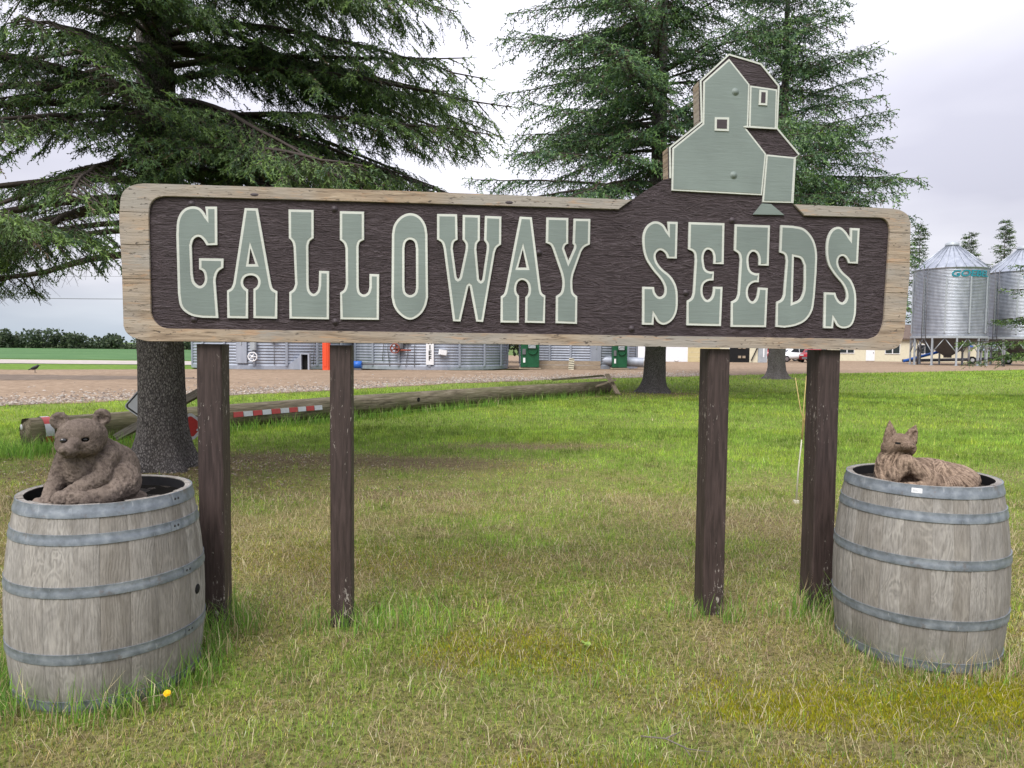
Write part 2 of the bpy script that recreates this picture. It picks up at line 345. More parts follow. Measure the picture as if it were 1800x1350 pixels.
# metal and buildings
n = N('galvanised_steel'); a = n.noise(n.co((1, 1, .3)), 2.5, 5, .6); k = n.ramp(a, [(.3, (.30, .33, .38)), (.7, (.45, .48, .53))])
MT['steel'] = n.done(k, n.ramp(a, [(.3, .34), (.7, .5)]), None, .75, .5)
n = N('old_bin_steel'); a = n.noise(n.co((1, 1, .3)), 2.5, 5, .6); k = n.ramp(a, [(.3, (.27, .30, .36)), (.7, (.40, .43, .50))])
MT['oldsteel'] = n.done(k, .6, None, .35, .4)
MT['frame'] = paint('grey_steel_frame', (.36, .39, .42), .5, metal=.3)
MT['cone'] = paint('dull_hopper_steel', (.12, .115, .12), .6, metal=.3)
MT['green'] = paint('dark_green_enamel', (.012, .085, .038), .4, .15, .05)
MT['teal'] = paint('teal_lettering', (.01, .20, .26), .5)
MT['orange'] = paint('orange_red_plastic', (.75, .085, .03), .45, .08, .05)
MT['blue'] = paint('blue_enamel', (.02, .12, .48), .4, .1, .05)
MT['creamwall'] = paint('cream_siding', (.62, .58, .44), .7, .05, .05, 4)
MT['tandoor'] = paint('tan_overhead_door', (.52, .44, .25), .6, .05, .05, 4)
MT['whitewall'] = paint('white_siding', (.74, .76, .80), .6, .04, .05, 4)
MT['roofbrown'] = paint('brown_shingle', (.11, .08, .065), .9, .2, .4, 12)
MT['glass'] = paint('window_glass', (.02, .025, .03), .08, 0, 0, spec=.8)
MT['tyre'] = paint('tyre_rubber', (.02, .02, .02), .85)
MT['rim'] = paint('alloy_rim', (.4, .4, .42), .35, metal=.7)
MT['carwhite'] = paint('white_car_paint', (.72, .74, .76), .2, .02, 0, spec=.7)
MT['carred'] = paint('red_car_paint', (.32, .012, .02), .2, .05, 0, spec=.7)
MT['trim'] = paint('grey_trim', (.12, .12, .13), .5)
MT['wire'] = paint('power_wire', (.12, .12, .13), .6)
MT['yellow'] = paint('dandelion_petal', (.85, .55, .01), .6, .08, 0)
MT['cane'] = paint('dry_cane', (.5, .38, .16), .7, .1, 0)
MT['stalk'] = paint('pale_stalk', (.5, .48, .38), .7, .1, 0)
MT['bird'] = paint('crow_feather', (.015, .016, .02), .5, .1, 0)
# ---------------------------------------------------------------- the ground
def struct(name, me, m, smooth=False): return tag(link(name, me, m, None, smooth), kind='structure')
def sheet(name, pts, z, m, jit=0, step=0, seed=0):
    P = []
    rr = random.Random(seed)
    for i, p in enumerate(pts):
        q = pts[(i+1) % len(pts)]; L = math.hypot(q[0]-p[0], q[1]-p[1]); k = max(1, int(L/step)) if step else 1
        if k > 400: k = 1
        for j in range(k):
            t = j/k; P.append((p[0]+(q[0]-p[0])*t+(rr.uniform(-jit, jit) if 0 < j else 0), p[1]+(q[1]-p[1])*t+(rr.uniform(-jit, jit) if 0 < j else 0)))
    T = tessellate_polygon([[Vector((x, y, 0)) for x, y in P]])
    me = py_mesh(name, [(x, y, z) for x, y in P], [tuple(t) for t in T])
    bm = bmesh.new(); bm.from_mesh(me); bmesh.ops.recalc_face_normals(bm, faces=bm.faces)
    if sum(f_.normal.z for f_ in bm.faces) < 0: bmesh.ops.reverse_faces(bm, faces=bm.faces)
    bm.to_mesh(me); bm.free()
    return struct(name, me, m)
mb = MB(); n_ = 64
mb.add([(0, 0, 0)]+[(3500*math.cos(2*math.pi*i/n_), 3500*math.sin(2*math.pi*i/n_), 0) for i in range(n_)], [(0, i+1, (i+1) % n_+1) for i in range(n_)])
g = mb.build('ground', MT['prairie']); g.location.z = -.10; tag(g, kind='structure')
sheet('verge', [(-90, 30), (80, 30), (120, 100), (-90, 62)], -.05, MT['verge'])
NEAR_EDGE = [(-60, -22), (-30, -2), (-16, 11.2), (-11.6, 16.0), (-8, 19.9), (-5.2, 23.3), (-2.6, 27.2), (2.5, 31.7), (8, 35.8), (16, 41.2), (25.7, 46.6), (45, 58.5), (75, 72)]
sheet('gravel_yard', NEAR_EDGE+[(110, 95), (60, 110), (-2, 110), (-2, 46.5), (2, 45.3), (-1, 42.6), (-9, 41.4), (-18, 39.8), (-26, 36.6), (-60, 33.5), (-100, 20)], .026, MT['gravel'], .32, .8, 3)
sheet('far_road', [(-220, 46.5), (-60, 48.0), (-4, 49.5), (-4, 59), (-60, 58.5), (-220, 55)], -.02, MT['road'], .25, 2, 4)
sheet('crop_field', [(-420, 60), (-60, 62), (-5, 62), (-5, 150), (-80, 156), (-420, 170)], -.03, MT['field'])
sheet('wheel_track', [(-40, 24), (-30, 25.0), (-21, 26.4), (-15, 28), (-12.2, 29.0), (-12.4, 29.7), (-16, 30.8), (-22, 31.0), (-30, 30.6), (-40, 29.6)], .031, MT['mud'], .5, .4, 5)

def patch(x, y):
    """what grows at a spot: lushness, straw, moss, bare soil (0..1 each)"""
    n1 = fbm(x*.55+3, y*.55, 11); n2 = fbm(x*1.7, y*1.7+7, 23); n3 = fbm(x*4.2, y*4.2, 37, 3)
    def blob(cx, cy, rx, ry, ang=0):
        c, s = math.cos(ang), math.sin(ang); dx = x-cx; dy = y-cy
        return np.exp(-(((dx*c+dy*s)/rx)**2+((-dx*s+dy*c)/ry)**2))
    far = 1/(1+np.exp(-(y-(8.6-.18*np.clip(x, -6, 8)))*1.1))
    lush = np.clip(.26+.85*far+(n2-.5)*1.5*(1-far*.72)+(n1-.5)*.8, 0, 1)
    lush = np.maximum(lush, .9*blob(-1.55, 3.1, .75, .35)*(n3 > .3)); lush = np.maximum(lush, .7*blob(-.55, 3.75, .5, .4))
    lush = np.clip(lush+.35*blob(-7, 9, 4, 3), 0, 1)
    bare = .95*blob(-2.6, 9.2, 2.2, .55, -.1)+.85*blob(-.9, 8.9, 1.1, .4)+.6*blob(-1.4, 7.1, 1.5, .5)+.8*blob(.4, 10.6, 1.7, .4, .1)+1.0*blob(-4.2, 8.2, 1.6, 1.0)+.9*blob(4.7, 23.0, 2.6, 1.3)+.6*blob(13, 34.8, 2.4, 1.2)+.5*blob(2.2, 6.2, 1.2, .5)+.45*blob(.9, 4.9, 1.6, .35)+.4*blob(2.9, 21, 2, .8)+.75*blob(-5.6, 6.2, 1.6, .7)+.4*blob(5.5, 8.5, 2, .6)
    bare = np.clip(bare*(.45+1.1*n2)+np.clip((n3-.63)*2.2, 0, .6)*(1-far), 0, 1)
    moss = .80*blob(1.75, 2.95, .70, .20, .15)+.8*blob(2.5, 2.85, .5, .25)+.75*blob(.2, 2.35, .35, .16)+.6*blob(-1.2, 4.9, .9, .35)+.8*blob(1.0, 2.3, .5, .2)+.6*blob(.1, 3.4, .4, .2)+np.clip((n1-.55)*2.6, 0, .8)*(1-far)
    moss = np.clip(moss*(.5+n3), 0, 1)
    lush = lush*(1-.8*np.clip(bare, 0, 1)); straw = np.clip((1-lush)*(.75+.5*(n3-.5))+.3*bare, 0, 1)
    return lush, straw, moss, bare, far
def relief(x, y): return .028*(fbm(x*1.3, y*1.3, 51, 3)-.5)+.010*(fbm(x*7, y*7, 57, 2)-.5)
def edge_y(x): return np.interp(x, [p[0] for p in NEAR_EDGE], [p[1] for p in NEAR_EDGE])

ys = np.concatenate([np.arange(-3, 12, .10), 12+np.cumsum(np.linspace(.12, 1.4, 90))]); ys = ys[ys < 78]
us = np.linspace(-1, 1, 180); us = np.sign(us)*np.abs(us)**1.35
GX = us[None, :]*(6+np.clip(ys, 0, 99)*1.05)[:, None]; GY = np.repeat(ys[:, None], len(us), 1)
GY = np.minimum(GY, edge_y(GX)+.7)
lu, stt, mo, ba, fa = patch(GX, GY)
C_soil = np.array([.075, .058, .036]); C_th = np.array([.34, .30, .12]); C_gr = np.array([.23, .35, .05]); C_mo = np.array([.19, .19, .014]); C_ba = np.array([.19, .135, .09])
Cg = C_th*stt[..., None]+C_gr*lu[..., None]; Cg = Cg/np.maximum((stt+lu)[..., None], .3); Cg = Cg*(1-mo[..., None]*.8)+C_mo*mo[..., None]*.8; Cg = Cg*(1-ba[..., None]*.75)+C_ba*ba[..., None]*.75
nz = relief(GX, GY); s_e = np.clip(1-(edge_y(GX)-GY)/1.6, 0, 1); nz = nz*(1-s_e)+.022*s_e
ny, nx = GX.shape; idx = np.arange(ny*nx).reshape(ny, nx)
Q = np.stack([idx[:-1, :-1], idx[:-1, 1:], idx[1:, 1:], idx[1:, :-1]], -1).reshape(-1, 4)
struct('lawn', np_mesh('lawn', np.stack([GX, GY, nz], -1).reshape(-1, 3), None, Q, Cg.reshape(-1, 3), True), MT['lawn'])

# ---------------------------------------------------------------- grass: real blades, one object per kind
def blade_mesh(name, x, y, z, h, wd, lean, az, c, one=False):
    n = len(x); ca, sa = np.cos(az), np.sin(az); tw = az+RNG.uniform(-1.3, 1.3, n)+math.pi/2; wx, wy = np.cos(tw)*wd/2, np.sin(tw)*wd/2
    l1 = lean*.35; l2 = lean
    az2 = az+RNG.normal(0, .9, n); cb_, sb_ = np.cos(az2), np.sin(az2)
    m = np.stack([x+ca*h*np.sin(l1)*.5, y+sa*h*np.sin(l1)*.5, z+h*np.cos(l1)*.5], -1)
    t = m+np.stack([cb_*h*np.sin(l2)*.55, sb_*h*np.sin(l2)*.55, h*np.cos(l2)*.55], -1)
    W = np.stack([wx, wy, np.zeros(n)], -1); b = np.stack([x, y, z], -1)
    if one:
        C1 = np.minimum(np.repeat(c, 3, 0)*1.28, .8); return np_mesh(name, np.stack([b-W, b+W, t], 1).reshape(-1, 3), np.arange(3*n).reshape(-1, 3), None, C1)
    V = np.stack([b-W, b+W, m+W*.8, m-W*.8, t], 1).reshape(-1, 3); k = np.arange(n)[:, None]*5
    Qd = k+np.array([[0, 1, 2, 3]]); Tr = k+np.array([[3, 2, 4]])
    C = np.repeat(c, 5, 0).reshape(n, 5, 3).copy(); C[:, :2] *= .95; C[:, 4] *= 1.08; C = np.minimum(C*1.28, .8)
    return np_mesh(name, V, Tr, Qd, C.reshape(-1, 3), False)
def scatter(y0, y1, dens, mg=1.9):
    a = 0; A = (y1-y0)*(.80*(y0+y1)/2*2+2*mg); n = int(A*dens)
    y = RNG.uniform(y0, y1, int(n*1.25)); hw = .80*y+mg; keep = RNG.random(len(y)) < hw/(.80*y1+mg); y = y[keep]
    x = RNG.uniform(-1, 1, len(y))*(.80*y+mg); return x, y
GREEN = np.array([[.20, .32, .045], [.16, .27, .040], [.27, .38, .060], [.14, .225, .045]]); STRAW = np.array([[.50, .42, .24], [.42, .345, .19], [.56, .49, .32], [.36, .27, .17]]); OLIVE = np.array([[.32, .31, .07], [.25, .27, .06], [.38, .34, .10]])
def clear(x, y):
    k = y < edge_y(x)-.05+.5*(fbm(x*1.5, y*1.5, 91)-.5)
    for (cx, cy, r) in ((-1.815, 3.15, .35), (2.075, 3.57, .35), (-4.19, 8.47, .42), (4.72, 23.56, .5), (13.06, 35.1, .6)): k &= (x-cx)**2+(y-cy)**2 > r*r
    for (cx, cy) in ((-1.55, 3.60), (-.89, 3.66), (1.14, 3.87), (1.78, 3.93)): k &= ~((np.abs(x-cx*.985) < .07) & (y > cy-.11) & (y < cy+.05) & (_h(np.floor(x*400), np.floor(y*400), 5) < .75))
    return k
def lawn_blades(name, y0, y1, dens, hs, wd):
    x, y = scatter(y0, y1, dens); k = clear(x, y); x = x[k]; y = y[k]
    lu, stw, mo, ba, fa = patch(x, y); n = len(x)
    keep = RNG.random(n) < np.clip(1-.72*ba-.60*mo, .08, 1); x, y, lu, stw, mo, ba, fa = [q[keep] for q in (x, y, lu, stw, mo, ba, fa)]; n = len(x)
    isg = RNG.random(n) < np.clip(.22+.90*lu, 0, .97); iso = (~isg) & (RNG.random(n) < .42)
    c = STRAW[RNG.integers(0, 4, n)]; c[iso] = OLIVE[RNG.integers(0, 3, n)][iso]; c[isg] = GREEN[RNG.integers(0, 4, n)][isg]
    c = c*RNG.uniform(.6, 1.4, (n, 1))*(1+1.1*(fbm(x*1.1, y*1.1, 77)-.5)+.8*(vnoise(x*7, y*7, 78)-.5))[:, None]
    yl = np.clip((fbm(x*.8, y*.8, 81)-.45)*2, 0, .6)[:, None]; c = c*(1-yl)+c*np.array([1.35, 1.12, .8])*yl
    h = hs*RNG.gamma(5, .2, n)*np.where(isg, 1.0, .85)*(.65+.6*lu+.5*(fbm(x*2.2, y*2.2, 64)-.5))*(.55+.95*vnoise(x*13, y*13, 66)); lean = np.where(isg, RNG.uniform(.1, .95, n), RNG.uniform(.5, 1.5, n))
    me = blade_mesh(name, x, y, relief(x, y)-.004, h, wd*(y/((y0+y1)/2))*RNG.uniform(.6, 1.2, n), lean, RNG.uniform(0, 6.283, n), c, y0 > 4)
    o = link(name, me, MT['blade']); return tag(o, kind='stuff')
tag(lawn_blades('lawn_grass', 1.5, 4.2, 6000, .034, .0030), 'short patchy green and straw coloured lawn grass at the very front', 'grass')
tag(lawn_blades('lawn_grass', 4.2, 7.5, 3500, .037, .0048), 'thin yellowish lawn grass between and just beyond the sign posts', 'grass')
tag(lawn_blades('lawn_grass', 7.5, 13, 1500, .040, .0085), 'green and worn lawn grass in the middle distance up to the fallen pole', 'grass')
tag(lawn_blades('lawn_grass', 13, 24, 520, .042, .016), 'bright green mown lawn grass beyond the fallen pole', 'grass')
tag(lawn_blades('lawn_grass', 24, 56, 85, .055, .034), 'farthest bright green lawn grass along the gravel yard', 'grass')
# short undergrowth between the longer blades
x, y = scatter(1.8, 5.5, 5600, .7); k = clear(x, y); x = x[k]; y = y[k]; lu, stw, mo, ba, fa = patch(x, y); k = RNG.random(len(x)) < 1-.5*ba; x, y, lu = x[k], y[k], lu[k]; n = len(x)
pick = RNG.random(n); c = np.where((pick < .25+.5*lu)[:, None], GREEN[RNG.integers(0, 4, n)]*.8, np.where((pick < .75)[:, None], OLIVE[RNG.integers(0, 3, n)], STRAW[RNG.integers(0, 4, n)]))*RNG.uniform(.45, 1.2, (n, 1))*(.6+.8*vnoise(x*5, y*5, 13))[:, None]
tag(link('undergrowth', blade_mesh('undergrowth', x, y, relief(x, y)-.003, RNG.uniform(.012, .03, n), .0045*np.ones(n)*(y/3)**.5, RNG.uniform(.3, 1.4, n), RNG.uniform(0, 6.28, n), c, True), MT['blade']), 'short mixed green and straw undergrowth of the front lawn', 'grass', kind='stuff')
# flat matted straw lying on the front lawn
x, y = scatter(1.6, 7, 900); k = clear(x, y); x = x[k]; y = y[k]; lu, stw, mo, ba, fa = patch(x, y); k = RNG.random(len(x)) < stw+.25*ba; x = x[k]; y = y[k]; n = len(x)
c = STRAW[RNG.integers(0, 4, n)]*RNG.uniform(.6, 1.15, (n, 1))
tag(link('dead_thatch', blade_mesh('dead_thatch', x, y, relief(x, y)+RNG.uniform(0, .022, n), RNG.uniform(.05, .13, n), .0026*np.ones(n)*(y/3)**.5, RNG.uniform(1.35, 1.7, n), RNG.uniform(0, 6.28, n), c), MT['blade']), 'dry straw coloured thatch lying flat in the front lawn', 'grass', kind='stuff')
# moss: tiny upright tips crowded together
def moss_at(cells):
    X, Y = [], []
    for (cx, cy, rx, ry, n) in cells:
        a = RNG.uniform(0, 6.28, n); r = np.sqrt(RNG.random(n)); X.append(cx+rx*r*np.cos(a)); Y.append(cy+ry*r*np.sin(a))
    return np.concatenate(X), np.concatenate(Y)
x, y = moss_at([(1.75, 2.95, 1.0, .32, 26000), (2.5, 2.85, .6, .35, 9000), (.2, 2.35, .45, .22, 6000), (1.0, 2.3, .7, .28, 11000), (.1, 3.4, .6, .3, 6000), (-1.2, 4.9, 1.2, .5, 7000), (-1.1, 2.35, .5, .2, 6000), (.9, 3.0, .6, .25, 6000)])
lu, stw, mo, ba, fa = patch(x, y); k = clear(x, y) & (RNG.random(len(x)) < mo*1.5-.15); x = x[k]; y = y[k]; n = len(x)
c = np.array([[.30, .30, .014], [.24, .26, .014], [.38, .34, .024]])[RNG.integers(0, 3, n)]*RNG.uniform(.6, 1.2, (n, 1))*(.6+.8*fbm(x*9, y*9, 5))[:, None]
tag(link('moss', blade_mesh('moss', x, y, relief(x, y)-.002, RNG.uniform(.010, .022, n), .0055*np.ones(n), RNG.uniform(0, .9, n), RNG.uniform(0, 6.28, n), c, True), MT['blade']), 'yellow green moss mats in the lawn by the right barrel', 'moss', kind='stuff')
# tall tufts: around posts, barrels and along the pole
def tufts(name, spots, label, hmin=.12, hmax=.30, wd=.0045, gf=.8):
    X = []; Y = []; H = []; G = []
    for (cx, cy, rr, n) in spots:
        a = RNG.uniform(0, 6.28, n); r = rr*np.sqrt(RNG.random(n)); X.append(cx+r*np.cos(a)); Y.append(cy+r*np.sin(a)); H.append(RNG.uniform(hmin, hmax, n)*(1-.35*r/rr)); G.append(RNG.random(n) < gf)
    x, y, h, gg = map(np.concatenate, (X, Y, H, G)); k = np.ones(len(x), bool)
    for (bx, by, r) in ((-1.815, 3.15, .37), (2.075, 3.57, .37)): k &= (x-bx)**2+(y-by)**2 > r*r
    x, y, h, gg = x[k], y[k], h[k], gg[k]; n = len(x)
    c = np.where(gg[:, None], GREEN[RNG.integers(0, 4, n)]*np.array([.85, 1.0, 1.1]), STRAW[RNG.integers(0, 4, n)])*RNG.uniform(.75, 1.2, (n, 1))
    me = blade_mesh(name, x, y, relief(x, y)-.005, h, wd*RNG.uniform(.6, 1.2, n), RNG.uniform(.1, 1.05, n), RNG.uniform(0, 6.28, n), c)
    return tag(link(name, me, MT['blade']), label, 'grass', None, 'stuff')
def ring(cx, cy, r, a0, a1, k, rr, n): return [(cx+r*math.cos(R(a0+(a1-a0)*i/k)), cy+r*math.sin(R(a0+(a1-a0)*i/k)), rr, n) for i in range(k+1)]
tufts('tall_grass', ring(-1.815, 3.15, .43, -80, 60, 9, .10, 70)+ring(-1.815, 3.15, .43, 150, 250, 8, .10, 60), 'long green grass round the foot of the left barrel', .10, .26)
tufts('tall_grass', ring(2.075, 3.57, .43, 130, 330, 13, .08, 45)+[(1.70, 3.72, .10, 60)], 'thin dry and green grass round the foot of the right barrel', .06, .20, .0035, .45)
tufts('tall_grass', [(-1.50, 3.72, .16, 190), (-1.40, 3.62, .12, 120), (-1.6, 3.6, .1, 60)], 'dense green tuft at the foot of the left end post', .12, .30)
tufts('tall_grass', [(-1.02, 3.66, .10, 60), (-.80, 3.66, .12, 110), (-.66, 3.75, .16, 90), (-.45, 3.8, .2, 70)], 'green blades at the foot of the second post from the left', .08, .24)
tufts('tall_grass', [(1.04, 3.86, .08, 45), (1.22, 3.84, .09, 60), (.95, 3.9, .12, 40), (1.4, 3.95, .14, 40)], 'green blades at the foot of the third post from the left', .08, .22)
tufts('tall_grass', [(1.70, 3.95, .10, 70), (1.85, 3.9, .08, 60), (1.62, 3.85, .1, 50)], 'green blades between the right end post and its barrel', .12, .32)
sp = []
for i in range(60):
    t = i/59; sp.append((-6.6+9.4*t+random.uniform(-.1, .1), 9.42+12.8*t+random.uniform(-.12, .05)-.05, .22, int(70-40*t)))
tufts('tall_grass', sp, 'dark green long grass growing along the fallen pole', .12, .36, .010, .93)
tufts('tall_grass', [(-6.6, 9.3, .5, 200), (-6.1, 9.4, .5, 200), (-5.6, 9.7, .4, 160), (-7.3, 9.6, .4, 120)], 'long bluish grass at the left end of the fallen pole', .15, .42, .009, .97)
tufts('tall_grass', [(random.uniform(-1, 1.6), random.uniform(3.0, 5.2), .05, 10) for i in range(80)]+[(random.uniform(-1.2, 2), random.uniform(2.3, 3.2), .05, 6) for i in range(50)], 'scattered taller green blades in the front lawn', .05, .13, .0032, .85)
# pebbles along the near edge of the gravel
def pebble_field(name, label, pts, s0, s1, cols):
    base = np.array([(1, 0, 0), (-1, 0, 0), (0, 1, 0), (0, -1, 0), (0, 0, 1), (0, 0, -.4)], float); tri = np.array([(0, 2, 4), (2, 1, 4), (1, 3, 4), (3, 0, 4)])
    n = len(pts); S = RNG.uniform(s0, s1, (n, 1, 1))*RNG.uniform(.6, 1.2, (n, 1, 3)); S[..., 2] *= .6; a = RNG.uniform(0, 6.28, n)
    V = base[None]*S; c, s_ = np.cos(a)[:, None], np.sin(a)[:, None]; V = np.stack([V[..., 0]*c-V[..., 1]*s_, V[..., 0]*s_+V[..., 1]*c, V[..., 2]], -1)+pts[:, None]
    C = np.repeat(np.array(cols)[RNG.integers(0, len(cols), n)]*RNG.uniform(.7, 1.2, (n, 1)), 6, 0)
    T = (np.arange(n)[:, None, None]*6+tri[None]).reshape(-1, 3)
    return tag(link(name, np_mesh(name, V.reshape(-1, 3), T, None, C), MT['leaf']), label, 'gravel', None, 'stuff')
xs = RNG.uniform(-30, 12, 16000); yy = edge_y(xs)+RNG.gamma(1.3, 1.6, len(xs)); k = np.abs(xs) < .8*yy+1; xs, yy = xs[k], yy[k]
pebble_field('pebbles', 'loose grey and tan pebbles along the near edge of the gravel yard', np.stack([xs, yy, np.full(len(xs), .04)], -1), .02, .06, [(.38, .33, .28), (.5, .46, .41), (.22, .18, .15), (.42, .33, .26)])
xs = RNG.normal(-3.9, 1.3, 2600); yy = RNG.normal(8.4, .8, 2600)
pebble_field('litter', 'brown cones and wood bits on the bare soil under the big spruce', np.stack([xs, yy, relief(xs, yy)+.004], -1), .008, .022, [(.25, .18, .12), (.14, .09, .06), (.42, .36, .28)])
